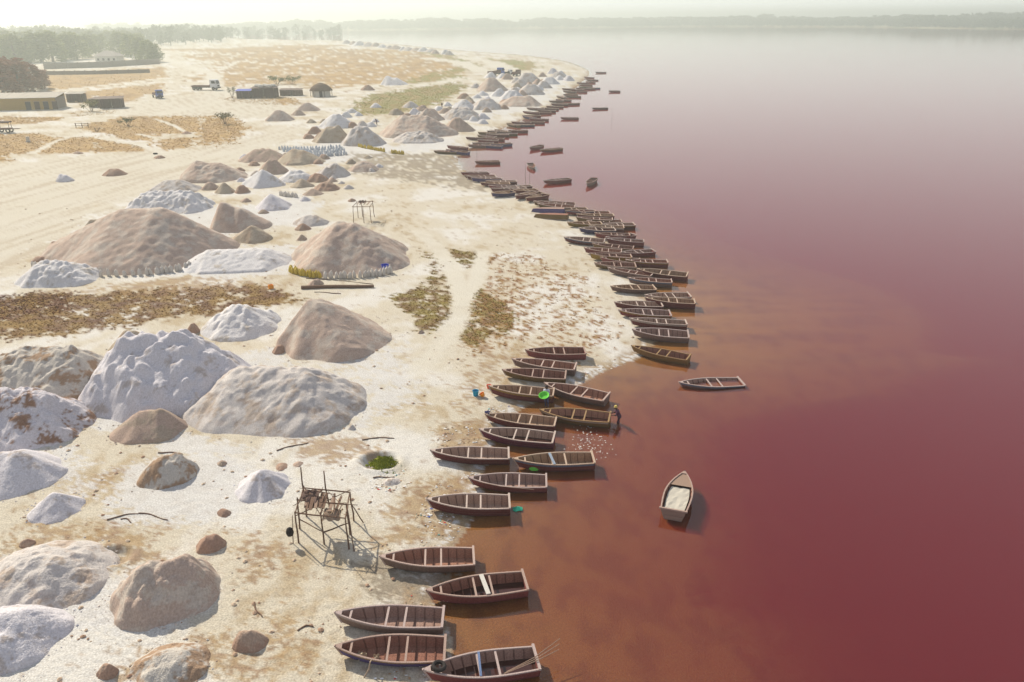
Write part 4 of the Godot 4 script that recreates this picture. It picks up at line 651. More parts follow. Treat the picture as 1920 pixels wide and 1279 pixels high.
func land_h(x: float, z: float) -> float:
	var d := shore_d(x, z)
	if z > -200.0: d += nz.get_noise_2d(x * 0.9, z * 0.9) * 0.55
	var fd := -1e6
	if z < -800.0: fd = far_d(x, z)
	if fd > 0.0 and d < 0.0:
		return 0.1 + minf(fd * 0.02, 1.0) + 9.0 * smoothstep(25.0, 260.0, fd) * (0.7 + 0.5 * nz.get_noise_2d(x * 0.02, z * 0.02))
	if d > 0.0:
		return 0.03 + 0.42 * (1.0 - exp(-d / 7.0)) + 0.05 * nz.get_noise_2d(x * 0.12, z * 0.12) * smoothstep(1.0, 6.0, d)
	if fd > -30.0: return maxf(-2.7, -0.04 * -fd)
	# a wider sandy shelf lies off the middle of the shore
	var shelf := 13.0 + 12.0 * exp(-pow((z + 76.0) / 17.0, 2.0))
	return maxf(-2.7, d * 0.27 / shelf if d > -shelf else -0.27 + (d + shelf) * 0.09)

func pit(x: float, z: float) -> float:
	var h := 0.0
	for p in PITS:
		var q := Vector2((x - p[0]) / p[2], (z - p[1]) / p[3]).length()
		if q < 1.6: h += p[4] * smoothstep(1.0, 0.55, q) + 0.25 * absf(p[4]) * smoothstep(0.35, 0.0, absf(q - 1.15))
	return h

func poly_sd(pts: PackedVector2Array, x: float, z: float) -> float:
	# signed distance to a polygon, positive inside
	var best := 1e9
	var ins := false
	var n := pts.size()
	var j := n - 1
	for k in n:
		var ax := pts[k].x; var az := pts[k].y
		var bx := pts[j].x; var bz := pts[j].y
		var ex := bx - ax; var ez := bz - az
		var wx := x - ax; var wz := z - az
		var t := clampf((wx * ex + wz * ez) / (ex * ex + ez * ez + 1e-9), 0.0, 1.0)
		var dx := wx - ex * t; var dz := wz - ez * t
		best = minf(best, dx * dx + dz * dz)
		if (az > z) != (bz > z) and x < ex * (z - az) / (bz - az) + ax: ins = not ins
		j = k
	return sqrt(best) * (1.0 if ins else -1.0)

func patch_w(p: Dictionary, x: float, z: float) -> float:
	var sd := poly_sd(p.pts, x, z)
	if sd < -p.soft * 1.5: return 0.0
	var k: float = p.grain
	var t: float = nz.get_noise_2d(x * k, z * k) * 0.6 + nf.get_noise_2d(x * k * 4.0, z * k * 4.0) * 0.75
	return smoothstep(-0.12, 0.18, t + p.dens + 0.25 + clampf(sd / p.soft, -1.6, 0.6) * 0.7 - 0.3)

func track_w(x: float, z: float) -> float:
	var best := 0.0
	for t in tracks:
		if not t.box.has_point(Vector2(x, z)): continue
		var q: PackedVector2Array = t.pts
		for k in q.size() - 1:
			var e := q[k + 1] - q[k]
			var w := Vector2(x, z) - q[k]
			var d := (w - e * clampf(w.dot(e) / e.length_squared(), 0.0, 1.0)).length()
			best = maxf(best, smoothstep(t.w * 1.1, t.w * 0.5, d + nf.get_noise_2d(x * 1.5, z * 1.5) * t.w * 0.5))
	return best

var patches := []
var tracks := []
const PCOL := {"dry": [Color(0.47, 0.3, 0.11), Color(0.34, 0.2, 0.07)], "green": [Color(0.26, 0.2, 0.035), Color(0.18, 0.09, 0.03)], "sparse": [Color(0.34, 0.2, 0.06), Color(0.28, 0.13, 0.06)],
	"dark": [Color(0.13, 0.045, 0.035), Color(0.17, 0.08, 0.03)], "rust": [Color(0.27, 0.16, 0.035), Color(0.14, 0.055, 0.025)], "road": [Color(0.66, 0.62, 0.53), Color(0.54, 0.47, 0.37)], "marsh": [Color(0.25, 0.24, 0.06), Color(0.34, 0.24, 0.09)], "salt": [Color(0.7, 0.7, 0.7), Color(0.66, 0.65, 0.64)],
	"ochre": [Color(0.42, 0.29, 0.15), Color(0.3, 0.18, 0.1)], "wet": [Color(0.3, 0.25, 0.19), Color(0.36, 0.31, 0.24)]}

func make_ground() -> void:
	for p in PATCHES:
		var pts := PackedVector2Array()
		var box := Rect2(Vector2(p[1][0][0], p[1][0][1]), Vector2.ZERO)
		for q in p[1]:
			pts.append(Vector2(q[0], q[1])); box = box.expand(Vector2(q[0], q[1]))
		var dist := absf(box.get_center().y)
		patches.append({"kind": p[0], "pts": pts, "box": box.grow(p[2] * 2.0), "soft": p[2], "dens": p[3], "grain": ({"sparse": 0.75, "green": 0.3, "rust": 0.26}.get(p[0], 0.5)) * clampf(60.0 / dist, 0.12, 1.0)})
	for t in TRACKS:
		var pts := PackedVector2Array()
		var box := Rect2(Vector2(t[0][0][0], t[0][0][1]), Vector2.ZERO)
		for q in t[0]:
			pts.append(Vector2(q[0], q[1])); box = box.expand(Vector2(q[0], q[1]))
		tracks.append({"pts": pts, "w": t[1], "box": box.grow(t[1] * 2.0)})
	var cols := 520
	var v := PackedVector3Array(); var c := PackedColorArray(); var ix := PackedInt32Array(); var n := PackedVector3Array()
	var nrow := ROWS.size()
	v.resize(nrow * (cols + 1)); c.resize(nrow * (cols + 1)); n.resize(nrow * (cols + 1))
	for r in nrow:
		var z: float = ROWS[r]
		var half := 24.0 + absf(z) * 0.74
		for q in cols + 1:
			var x := -half + 2.0 * half * q / cols
			var d := shore_d(x, z)
			var y := land_h(x, z)
			var near := smoothstep(160.0, 40.0, -z)
			if y > -0.3 and near > 0.0:
				y += near * (0.035 * nf.get_noise_2d(x * 1.6, z * 1.6) + 0.02 * nz.get_noise_2d(x * 5.0, z * 5.0)) * clampf((d + 1.0) * 0.5, 0.15, 1.0)
				y += pit(x, z)
				if near > 0.5 and d > 1.0: y -= 0.035 * smoothstep(-0.7, -0.95, nc.get_noise_2d(x * 1.9, z * 1.9)) * smoothstep(-0.1, 0.2, nz.get_noise_2d(x * 0.15 + 40.0, z * 0.15))
			var k := r * (cols + 1) + q
			v[k] = Vector3(x, y, z)
			var a := nz.get_noise_2d(x * 0.07, z * 0.07)
			var b := nf.get_noise_2d(x * 0.55, z * 0.3)
			var e := nz.get_noise_2d(x * 3.1, z * 2.3)
			var col := Color(0.64, 0.59, 0.49)
			col = col.lerp(Color(0.73, 0.715, 0.68), smoothstep(-0.05, 0.4, a + 0.35 * b))
			col = col.lerp(Color(0.47, 0.37, 0.235), 0.75 * smoothstep(0.12, 0.55, -a * 0.7 + 0.6 * b + 0.12 * e))
			col = col.lerp(Color(0.36, 0.25, 0.16), 0.5 * smoothstep(0.35, 0.6, nf.get_noise_2d(x * 0.9 + 70.0, z * 0.7) + 0.3 * e))
			if d < 2.5:
				var wet := smoothstep(2.2, 0.0, d + b * 2.0)
				col = col.lerp(Color(0.33, 0.22, 0.12), 0.8 * wet)
				if d > -1.0: col = col.lerp(Color(0.72, 0.72, 0.72), smoothstep(0.05, 0.3, nf.get_noise_2d(x * 1.3, z * 1.3) + 0.5 * nz.get_noise_2d(x * 0.2 + 9.0, z * 0.2)) * smoothstep(1.2, 0.2, absf(d - 0.35)))
				if d < -0.3: col = Color(0.27, 0.115, 0.028).lerp(Color(0.2, 0.08, 0.022), smoothstep(-0.2, 0.5, b + 0.4 * a)).lerp(Color(0.38, 0.18, 0.035), 0.7 * exp(-pow((z + 74.0) / 16.0, 2.0)) * smoothstep(-0.4, 0.3, nf.get_noise_2d(x * 0.12, z * 0.3)))
			if z < -700.0 and d < 0.0 and y > 0.0:
				col = Color(0.45, 0.4, 0.26).lerp(Color(0.18, 0.19, 0.1), smoothstep(0.0, 0.25, nz.get_noise_2d(x * 0.03, z * 0.01)))
			c[k] = col
	# what grows or lies on the sand
	for p in patches:
		for r in nrow:
			var z: float = ROWS[r]
			if z < p.box.position.y or z > p.box.end.y: continue
			var half := 24.0 + absf(z) * 0.74
			var q0 := clampi(int((p.box.position.x + half) / (2.0 * half) * cols), 0, cols)
			var q1 := clampi(int((p.box.end.x + half) / (2.0 * half) * cols) + 1, 0, cols)
			for q in range(q0, q1 + 1):
				var k := r * (cols + 1) + q
				var x := v[k].x
				var w := patch_w(p, x, z)
				if w <= 0.0: continue
				if p.kind in ["dry", "marsh", "green", "sparse", "dark", "rust"]: w *= 1.0 - track_w(x, z)
				var two: Array = PCOL[p.kind]
				var col: Color = two[0].lerp(two[1], smoothstep(-0.3, 0.4, nf.get_noise_2d(x * 0.8 * p.grain * 2.0, z * 1.6 * p.grain)))
				if p.kind == "road":
					var al := x * 0.2 - z * 0.98; var ac := x * 0.98 + z * 0.2
					col = two[0].lerp(two[1], smoothstep(0.0, 0.4, nf.get_noise_2d(al * 0.02, ac * 0.35) + 0.3 * nf.get_noise_2d(al * 0.06, ac * 1.2)))
				c[k] = c[k].lerp(col, w * (0.9 if p.kind != "ochre" else 0.75))
	for t in tracks:
		for r in nrow:
			var z: float = ROWS[r]
			if z < t.box.position.y or z > t.box.end.y: continue
			var half := 24.0 + absf(z) * 0.74
			for q in range(clampi(int((t.box.position.x + half) / (2.0 * half) * cols), 0, cols), clampi(int((t.box.end.x + half) / (2.0 * half) * cols) + 1, 0, cols) + 1):
				var k := r * (cols + 1) + q
				c[k] = c[k].lerp(Color(0.7, 0.67, 0.59), 0.75 * track_w(v[k].x, z))
	for r in nrow:
		for q in cols + 1:
			var k := r * (cols + 1) + q
			var dx := v[k + 1 if q < cols else k] - v[k - 1 if q > 0 else k]
			var dz := v[k + cols + 1 if r < nrow - 1 else k] - v[k - cols - 1 if r > 0 else k]
			n[k] = dx.cross(-dz).normalized()
			if n[k].y < 0.0: n[k] = -n[k]
	for r in nrow - 1:
		for q in cols:
			var k := r * (cols + 1) + q
			ix.append_array([k, k + cols + 1, k + 1, k + 1, k + cols + 1, k + cols + 2])
	var ar := []; ar.resize(Mesh.ARRAY_MAX)
	ar[Mesh.ARRAY_VERTEX] = v; ar[Mesh.ARRAY_NORMAL] = n; ar[Mesh.ARRAY_COLOR] = c; ar[Mesh.ARRAY_INDEX] = ix
	var me := ArrayMesh.new(); me.add_surface_from_arrays(Mesh.PRIMITIVE_TRIANGLES, ar)
	thing(mi(me, M.ground), "ground", "pale salty sand shore with tracks, stains and dry grass", "ground", "", "structure")

func make_lake() -> void:
	var w := StandardMaterial3D.new()
	w.albedo_color = Color(0.5, 0.2, 0.2, 0.0); w.transparency = BaseMaterial3D.TRANSPARENCY_ALPHA
	w.roughness = 0.04; w.metallic_specular = 0.5
	w.uv1_triplanar = true; w.uv1_world_triplanar = true; w.uv1_scale = Vector3(0.25, 0.25, 0.35)
	w.normal_enabled = true; w.normal_texture = noise_tex(0.02, Color.BLACK, Color.WHITE, 5, true, 512, 4); w.normal_scale = 0.04
	var b := MB.new()
	b.quad(Vector3(-9000, 0, 60), Vector3(9000, 0, 60), Vector3(9000, 0, -9000), Vector3(-9000, 0, -9000), Vector3.UP)
	thing(mi(b.mesh(), w), "lake_water", "still red lake water mirroring the pale sky", "water", "", "structure")
	var murk := FogVolume.new()
	murk.shape = RenderingServer.FOG_VOLUME_SHAPE_BOX
	murk.size = Vector3(17900, 3.0, 9000)
	murk.position = Vector3(0, -1.51, -4450)
	var fm := FogMaterial.new()
	fm.density = 1.4
	fm.albedo = MURK
	murk.material = fm
	thing(murk, "lake_murk", "cloudy red brine filling the lake", "water", "", "structure")

# ------------------------------------------------------------------ salt and sand mounds
const STYLE := {   # main colour, second colour, share of the second, roughness of the gullies
	"tan": [Color(0.58, 0.455, 0.385), Color(0.64, 0.56, 0.49), 0.0, 0.6], "grey": [Color(0.68, 0.64, 0.62), Color(0.58, 0.49, 0.42), -0.12, 1.2], "lav": [Color(0.76, 0.74, 0.79), Color(0.57, 0.51, 0.49), -0.3, 0.9],
	"white": [Color(0.8, 0.79, 0.81), Color(0.6, 0.55, 0.5), -0.3, 0.9], "patch": [Color(0.63, 0.59, 0.54), Color(0.42, 0.29, 0.2), 0.0, 1.6], "lavpatch": [Color(0.73, 0.7, 0.75), Color(0.33, 0.2, 0.14), -0.16, 1.6],
	"brown": [Color(0.54, 0.41, 0.34), Color(0.48, 0.39, 0.31), -0.05, 0.9], "cream": [Color(0.54, 0.46, 0.36), Color(0.46, 0.36, 0.27), -0.1, 0.5], "stone": [Color(0.45, 0.3, 0.23), Color(0.5, 0.37, 0.29), 0.0, 3.0]}

func mound_mesh(rx: float, rz: float, h: float, ridge: float, peak: float, style: String, lump: float, res: int, sd: float) -> ArrayMesh:
	var st: Array = STYLE[style]
	var a := ridge * rx
	var ax := rx - a
	var ext := 1.22
	var nx := res
	var nzz := maxi(10, int(res * rz / rx))
	var v := PackedVector3Array(); var c := PackedColorArray(); var n := PackedVector3Array(); var ix := PackedInt32Array()
	var rr := PackedFloat32Array()
	var e := 0.13 if lump < 0.14 else 0.2
	if style == "stone": e = 0.4
	var pn := 1.35 if lump < 0.14 else 1.6
	var pmax := 1.06
	var tf := 0.45 + 0.5 * sin(sd)
	var cf := cos(tf); var sf := sin(tf)
	var e1 := sqrt(1.0 + e * e)
	var lobes := []
	if lump >= 0.14 and res > 40:
		var rg := RandomNumberGenerator.new(); rg.seed = int(sd * 10.0)
		for k in 4:
			var la := rg.randf() * TAU
			lobes.append([cos(la) * rx * rg.randf_range(0.3, 0.6), sin(la) * rz * rg.randf_range(0.3, 0.55), minf(rx, rz) * rg.randf_range(0.4, 0.62), rg.randf_range(0.45, 0.85)])
	for r in nzz + 1:
		for q in nx + 1:
			var x := (q * 2.0 / nx - 1.0) * rx * ext
			var z := (r * 2.0 / nzz - 1.0) * rz * ext
			var u := signf(x) * maxf(absf(x) - a, 0.0) / ax
			var w := z / rz
			var dd := u - peak; var m := 0.0
			# distance from the top, as a share of the way to the edge
			var sw := pow(pow(absf(dd * cf + w * sf), pn) + pow(absf(w * cf - dd * sf), pn), 1.0 / pn) / maxf(sqrt(dd * dd + w * w), 1e-5)
			sw = lerpf(1.0, sw, 0.8)
			var l2 := dd * dd + w * w
			if l2 > 1e-6:
				var bq := peak * dd
				m = l2 / (-bq + sqrt(bq * bq + l2 * (1.0 - peak * peak)))
			var ang := atan2(w, u - peak)
			rr.append(m)
			m *= lerpf(1.0, sw / pmax, smoothstep(0.0, 0.12, m)) * (1.0 + 0.16 * m * nl.get_noise_2d(cos(ang) * 1.2 + sd, sin(ang) * 1.2 - sd) + (0.012 + 0.05 * lump) * nl.get_noise_2d(x * 0.8 + sd, z * 0.8))
			var p := (e1 - sqrt(m * m + e * e)) / (e1 - e)
			var y := h * p
			if m < 1.0:
				for l in lobes:
					var ql: float = Vector2(x - l[0], z - l[1]).length() / l[2]
					if ql < 1.0:
						var yl: float = h * l[3] * (e1 - sqrt(ql * ql + e * e)) / (e1 - e) * smoothstep(1.0, 0.75, m)
						var dif := clampf(0.5 + 0.5 * (yl - y) / (0.18 * h), 0.0, 1.0)
						y = lerpf(y, yl, dif) + 0.18 * h * dif * (1.0 - dif)
				y += (0.05 + 0.3 * lump) * minf(h * 0.25, 0.5) * st[3] * nz.get_noise_2d(x * 1.15 + sd, z * 1.15) * smoothstep(1.0, 0.8, m)
				y += h * lump * 0.3 * nl.get_noise_2d(x * 0.75 + sd, z * 0.75) * (1.0 - m * m)
				if lump >= 0.14: y += lump * 0.5 * minf(h * 0.3, 0.7) * nr.get_noise_2d(x * 0.55 + sd, z * 0.55) * smoothstep(1.0, 0.7, m)
				var cell := nc.get_noise_2d(x * 1.5 + sd * 3.0, z * 1.5)
				y += 0.30 * minf(lump * 3.0, 1.0) * minf(h * 0.5, 1.0) * smoothstep(0.1, -0.95, cell) * smoothstep(0.95, 0.6, m) * smoothstep(0.0, 0.3, nz.get_noise_2d(x * 0.3 + sd, z * 0.3) + 0.45 - m * 0.45)
				y += (0.012 + 0.03 * lump) * nz.get_noise_2d(x * 4.2, z * 4.2 + sd) * smoothstep(1.0, 0.85, m)
				y = maxf(y, 0.02 * (1.0 - m))
			else:
				y = -0.9 * (m - 1.0)
			var edge := rr[rr.size() - 1]
			y = y * smoothstep(1.1, 0.93, edge) - 0.35 * smoothstep(0.97, 1.1, edge)
			v.append(Vector3(x, y, z))
			var t := nf.get_noise_3d(x * 0.45 + sd * 2.0, y * 0.6, z * 0.45) + 0.45 * nz.get_noise_3d(x * 2.7, y * 2.7, z * 2.7 + sd)
			var col: Color = st[0].lerp(st[1], smoothstep(-0.05, 0.25, t + st[2]))
			if style in ["tan", "grey", "brown", "cream"]:
				col = col.lerp(Color(0.42, 0.31, 0.25), 0.4 * smoothstep(0.15, 0.5, nf.get_noise_3d(x * 0.7 + sd, y * 1.6, z * 0.7 + 31.0) + 0.3 * t))
			var gr := 1.0 + 0.16 * nz.get_noise_3d(x * 6.0, y * 6.0, z * 6.0)
			c.append(Color(col.r * gr, col.g * gr, col.b * gr))
	n.resize(v.size())
	var most := 0.01
	for p in v: most = maxf(most, p.y)
	for k in v.size():
		if v[k].y > 0.0: v[k].y *= h / most
	var w1 := nx + 1
	for r in nzz + 1:
		for q in w1:
			var k := r * w1 + q
			var dx := v[k + 1 if q < nx else k] - v[k - 1 if q > 0 else k]
			var dz := v[k + w1 if r < nzz else k] - v[k - w1 if r > 0 else k]
			n[k] = dz.cross(dx).normalized()
	for r in nzz:
		for q in nx:
			var k := r * w1 + q
			if minf(minf(rr[k], rr[k + 1]), minf(rr[k + w1], rr[k + w1 + 1])) > 1.12: continue
			ix.append_array([k, k + 1, k + w1, k + 1, k + w1 + 1, k + w1])
	var ar := []; ar.resize(Mesh.ARRAY_MAX)
	ar[Mesh.ARRAY_VERTEX] = v; ar[Mesh.ARRAY_NORMAL] = n; ar[Mesh.ARRAY_COLOR] = c; ar[Mesh.ARRAY_INDEX] = ix
	var me := ArrayMesh.new(); me.add_surface_from_arrays(Mesh.PRIMITIVE_TRIANGLES, ar)
	return me

func make_mounds() -> void:
	var s := 0.0
	for m in MOUNDS:
		s += 17.3
		var h: float = minf(m[4], 0.95 * minf(m[2], m[3]))
		var me := mound_mesh(m[2], m[3], h, m[6], m[7], m[8], m[9], m[10], s)
		var called: String = {"tan": "sand_mound", "brown": "sand_mound", "cream": "sand_mound", "stone": "earth_mound", "patch": "earth_mound"}.get(m[8], "salt_mound")
		var o := thing(mi(me, M.heap), called, m[11], "mound", "mounds of salt and sand on the shore")
		at(o, Vector3(m[0], land_h(m[0], m[1]) - 0.03, m[1]), m[5])
	var st := MB.new()
	for k in 6:
		var a0 := TAU * k / 6.0; var a2 := TAU * (k + 1) / 6.0
		for yy in [0.8, -0.5]: st.tri(Vector3(cos(a0), 0, sin(a0) * 0.8), Vector3(cos(a2), 0, sin(a2) * 0.8), Vector3(0.15, yy, -0.1), Vector3(cos(a0), yy * 2.0, sin(a0)))
	var xf: Array[Transform3D] = []
	var cols := []
	for m in MOUNDS:
		if m[1] < -150.0: continue
		var near: float = clampf(60.0 / -m[1], 0.4, 1.0)
		var c0: Color = STYLE[m[8]][0]; var c1: Color = STYLE[m[8]][1]
		for k in int(14.0 * (m[2] + m[3]) * near):
			var a := rng.randf() * TAU
			var r := 0.97 + absf(rng.randfn()) * 0.14
			var q := Vector2(cos(a) * m[2] * r, sin(a) * m[3] * r).rotated(-m[5])
			var cs := 0.02 + 0.07 * pow(rng.randf(), 3.0)
			var x: float = m[0] + q.x; var z: float = m[1] + q.y
			xf.append(Transform3D(Basis(Vector3.UP, rng.randf() * TAU).scaled(Vector3(cs, cs * 0.8, cs)), Vector3(x, land_h(x, z) + cs * 0.25, z)))
			cols.append(c0.lerp(c1, rng.randf()) * rng.randf_range(0.8, 1.05))
	multi("rubble", st.mesh(), M.blade, xf, cols, "crumbs of salt and earth spilled round the feet of the mounds", "rubble")
	for m in CLODS:
		s += 9.1
		var me := mound_mesh(m[2], m[2] * 0.8, m[3], 0.15, 0.2, m[4], 0.2, 34, s)
		var o := thing(mi(me, M.heap), "earth_clod", m[5], "clod", "clods of earth on the sand")
		at(o, Vector3(m[0], land_h(m[0], m[1]) - 0.02, m[1]), s)

# ------------------------------------------------------------------ boats
func hb(t: float) -> float:
	return 0.03 + 0.82 * (1.0 - pow(1.0 - t / 0.62, 2.1)) if t < 0.62 else 0.85 - 0.11 * pow((t - 0.62) / 0.38, 1.5)

func hull_pt(t: float, s: float, k: float, inn := 0.0) -> Vector3:
	# t from bow to stern, s the side (-1, 1), k from the bottom edge (0) to the rail (1), inn metres inward
	var top_y := 0.60 + 0.13 * pow(1.0 - t, 2.2)
	var bot_y := 0.16 * pow(1.0 - t, 4.0)
	var w := hb(t) * lerpf(0.68, 1.0, pow(k, 0.8))
	return Vector3((t - 0.5) * 5.0 + (1.0 - t) * (1.0 - t) * (0.32 * (1.0 - k)), lerpf(bot_y, top_y, k), s * maxf(w - inn, 0.004))

func strake(s: float, k0: float, k1: float, step: int) -> ArrayMesh:
	var o := MB.new(); var q := MB.new()
	var ts := []
	for j in range(0, 15, step): ts.append(j / 14.0)
	if ts[-1] < 1.0: ts.append(1.0)
	for j in ts.size() - 1:
		var a: float = ts[j]; var b: float = ts[j + 1]
		var side := Vector3(0, 0, s)
		o.quad(hull_pt(a, s, k0), hull_pt(b, s, k0), hull_pt(b, s, k1), hull_pt(a, s, k1), side)
		q.quad(hull_pt(a, s, k0, 0.035), hull_pt(b, s, k0, 0.035), hull_pt(b, s, k1, 0.035), hull_pt(a, s, k1, 0.035), -side)
		q.quad(hull_pt(a, s, k1), hull_pt(b, s, k1), hull_pt(b, s, k1, 0.035), hull_pt(a, s, k1, 0.035), Vector3.UP)
		o.quad(hull_pt(a, s, k0), hull_pt(b, s, k0), hull_pt(b, s, k0, 0.035), hull_pt(a, s, k0, 0.035), Vector3.DOWN)
	var m := o.mesh()
	m.add_surface_from_arrays(Mesh.PRIMITIVE_TRIANGLES, q.arrays())
	return m

var boat_parts := {}
func boat_shapes() -> void:
	for lod in 2:
		var l := []
		var step := 1 if lod == 0 else 2
		if lod == 0:
			for s in [-1.0, 1.0]:
				l.append(["strake", strake(s, 0.0, 0.35, step), "hull"])
				l.append(["strake", strake(s, 0.362, 0.68, step), "hull"])
				l.append(["strake", strake(s, 0.692, 0.985, step), "hull"])
		else:
			for s in [-1.0, 1.0]: l.append(["side", strake(s, 0.0, 0.985, step), "hull"])
		# bottom boards
		var nb := 4 if lod == 0 else 1
		for p in nb:
			var b := MB.new()
			var f0 := -1.0 + 2.0 * p / nb + (0.01 if lod == 0 else 0.0)
			var f1 := -1.0 + 2.0 * (p + 1) / nb - (0.01 if lod == 0 else 0.0)
			for j in range(0, 14, step):
				var a := j / 14.0; var d := minf((j + step) / 14.0, 1.0)
				var pa := hull_pt(a, 1.0, 0.0, 0.012); var pd := hull_pt(d, 1.0, 0.0, 0.012)
				for yy in [0.0, 0.075]:
					b.quad(Vector3(pa.x, pa.y + yy, pa.z * f0), Vector3(pd.x, pd.y + yy, pd.z * f0), Vector3(pd.x, pd.y + yy, pd.z * f1), Vector3(pa.x, pa.y + yy, pa.z * f1), Vector3.UP if yy > 0 else Vector3.DOWN)
			l.append(["bottom_board", b.mesh(), "inside"])
		# transom: two boards and a pale capping board that stands above the rails
		for p in (2 if lod == 0 else 1):
			var b := MB.new()
			var k0 := 0.0 if p == 0 else 0.51
			var k1 := (0.49 if lod == 0 else 1.0) if p == 0 else 1.0
			var a0 := hull_pt(1.0, -1, k0); var a1 := hull_pt(1.0, 1, k0); var c0 := hull_pt(1.0, -1, k1); var c1 := hull_pt(1.0, 1, k1)
			var dx := Vector3(0.045, 0, 0)
			b.quad(a0, a1, c1, c0, Vector3.LEFT); b.quad(a0 + dx, a1 + dx, c1 + dx, c0 + dx, Vector3.RIGHT); b.quad(c0, c1, c1 + dx, c0 + dx, Vector3.UP)
			b.quad(a0, c0, c0 + dx, a0 + dx, Vector3.FORWARD); b.quad(a1, c1, c1 + dx, a1 + dx, Vector3.BACK)
			l.append(["transom_board", b.mesh(), "hull1"])
		var cap := MB.new()
		cap.box(Transform3D(Basis(Vector3.RIGHT, 0.0), Vector3(2.5, 0.66, 0.0)), Vector3(0.12, 0.09, 1.66))
		l.append(["transom_cap", cap.mesh(), "rail"])
		for s in [-1.0, 1.0]:
			var b := MB.new()
			for j in range(0, 14, step):
				var a := hull_pt(j / 14.0, s, 1.0, 0.01); var d := hull_pt(minf((j + step) / 14.0, 1.0), s, 1.0, 0.01)
				var w := Vector3(0, 0, 0.042); var u := Vector3(0, 0.03, 0)
				b.quad(a - w + u, d - w + u, d + w + u, a + w + u, Vector3.UP)
				b.quad(a - w - u, d - w - u, d - w + u, a - w + u, Vector3.FORWARD); b.quad(a + w - u, d + w - u, d + w + u, a + w + u, Vector3.BACK)
				b.quad(a - w - u, d - w - u, d + w - u, a + w - u, Vector3.DOWN)
			l.append(["rail", b.mesh(), "rail"])
		for t in [0.14, 0.48, 0.65]:
			var b := MB.new()
			var p := hull_pt(t, 1.0, 0.94)
			b.box(Transform3D(Basis.IDENTITY, Vector3(p.x, p.y, 0)), Vector3(0.1, 0.045, p.z * 2.0 - 0.03))
			l.append(["thwart", b.mesh(), "rail"])
		var fd := MB.new()
		var p0 := hull_pt(0.0, 1, 1.0); var p1 := hull_pt(0.06, 1, 1.0); var p2 := hull_pt(0.06, -1, 1.0)
		fd.tri(p0 + Vector3(-0.06, 0.04, 0), p1 + Vector3(0, 0.04, 0), p2 + Vector3(0, 0.04, 0), Vector3.UP)
		fd.tri(p0 + Vector3(-0.06, -0.02, 0), p1 + Vector3(0, -0.02, 0), p2 + Vector3(0, -0.02, 0), Vector3.DOWN)
		fd.quad(p1 + Vector3(0, 0.04, 0), p2 + Vector3(0, 0.04, 0), p2 + Vector3(0, -0.02, 0), p1 + Vector3(0, -0.02, 0), Vector3.RIGHT)
		var stem0 := hull_pt(0.0, 1, 0.0); stem0.z = 0.0
		var stem1 := hull_pt(0.0, 1, 1.0); stem1.z = 0.0
		fd.bar(stem0 + Vector3(-0.02, 0, 0), stem1 + Vector3(-0.04, 0.05, 0), 0.09, 0.08)
		l.append(["bow_block", fd.mesh(), "rail"])
		if lod == 0:
			for t in [0.24, 0.34, 0.43, 0.56, 0.73, 0.82, 0.91]:
				var b := MB.new()
				for s in [-1.0, 1.0]: b.bar(hull_pt(t, s, 0.08, 0.05), hull_pt(t, s, 0.93, 0.05), 0.045, 0.05)
				var q := hull_pt(t, 1.0, 0.0, 0.06)
				b.box(Transform3D(Basis.IDENTITY, Vector3(q.x, q.y + 0.1, 0)), Vector3(0.06, 0.05, q.z * 2.0))
				l.append(["rib", b.mesh(), "rib"])
		boat_parts[lod] = l

const HULL := {"brown": Color(0.29, 0.08, 0.08), "pale": Color(0.34, 0.24, 0.2), "grey": Color(0.3, 0.19, 0.165), "olive": Color(0.22, 0.14, 0.05), "yellow": Color(0.4, 0.27, 0.06), "blue": Color(0.13, 0.1, 0.26),
	"magenta": Color(0.3, 0.05, 0.12), "red": Color(0.3, 0.07, 0.07), "gold": Color(0.27, 0.15, 0.05), "sunk": Color(0.3, 0.13, 0.11)}

func boat_mats(style: String, v: int) -> Dictionary:
	var key := style + str(v)
	if not M.has(key):
		var hc: Color = HULL[style]
		var k: float = [1.0, 0.75, 1.3, 0.9, 1.15][v]
		var inner: Color = [Color(0.58, 0.31, 0.22), Color(0.66, 0.46, 0.36), Color(0.45, 0.22, 0.16), Color(0.62, 0.41, 0.27), Color(0.54, 0.36, 0.3)][v]
		var rail: Color = [Color(0.74, 0.58, 0.52), Color(0.78, 0.66, 0.6), Color(0.62, 0.46, 0.4), Color(0.74, 0.58, 0.46), Color(0.68, 0.56, 0.54)][v]
		if style == "gold": rail = Color(0.5, 0.33, 0.17)
		M[key] = {"hull": mat(lin(hc.r * k, hc.g * k, hc.b * k), 0.75, false, M.wood_tex, Vector3(0.35, 2.2, 2.2), false, M.wood_nrm, 0.5),
			"inside": mat(lin(inner.r, inner.g, inner.b), 0.85, false, M.wood_tex, Vector3(0.5, 2.6, 2.6), false, M.wood_nrm, 0.5),
			"rib": mat(lin(inner.r * 0.55, inner.g * 0.5, inner.b * 0.5), 0.85, false, M.wood_tex, Vector3(0.5, 2.6, 2.6)),
			"rail": mat(lin(rail.r, rail.g, rail.b), 0.8, false, M.wood_tex, Vector3(0.7, 3.0, 3.0), false, M.wood_nrm, 0.4)}
	return M[key]

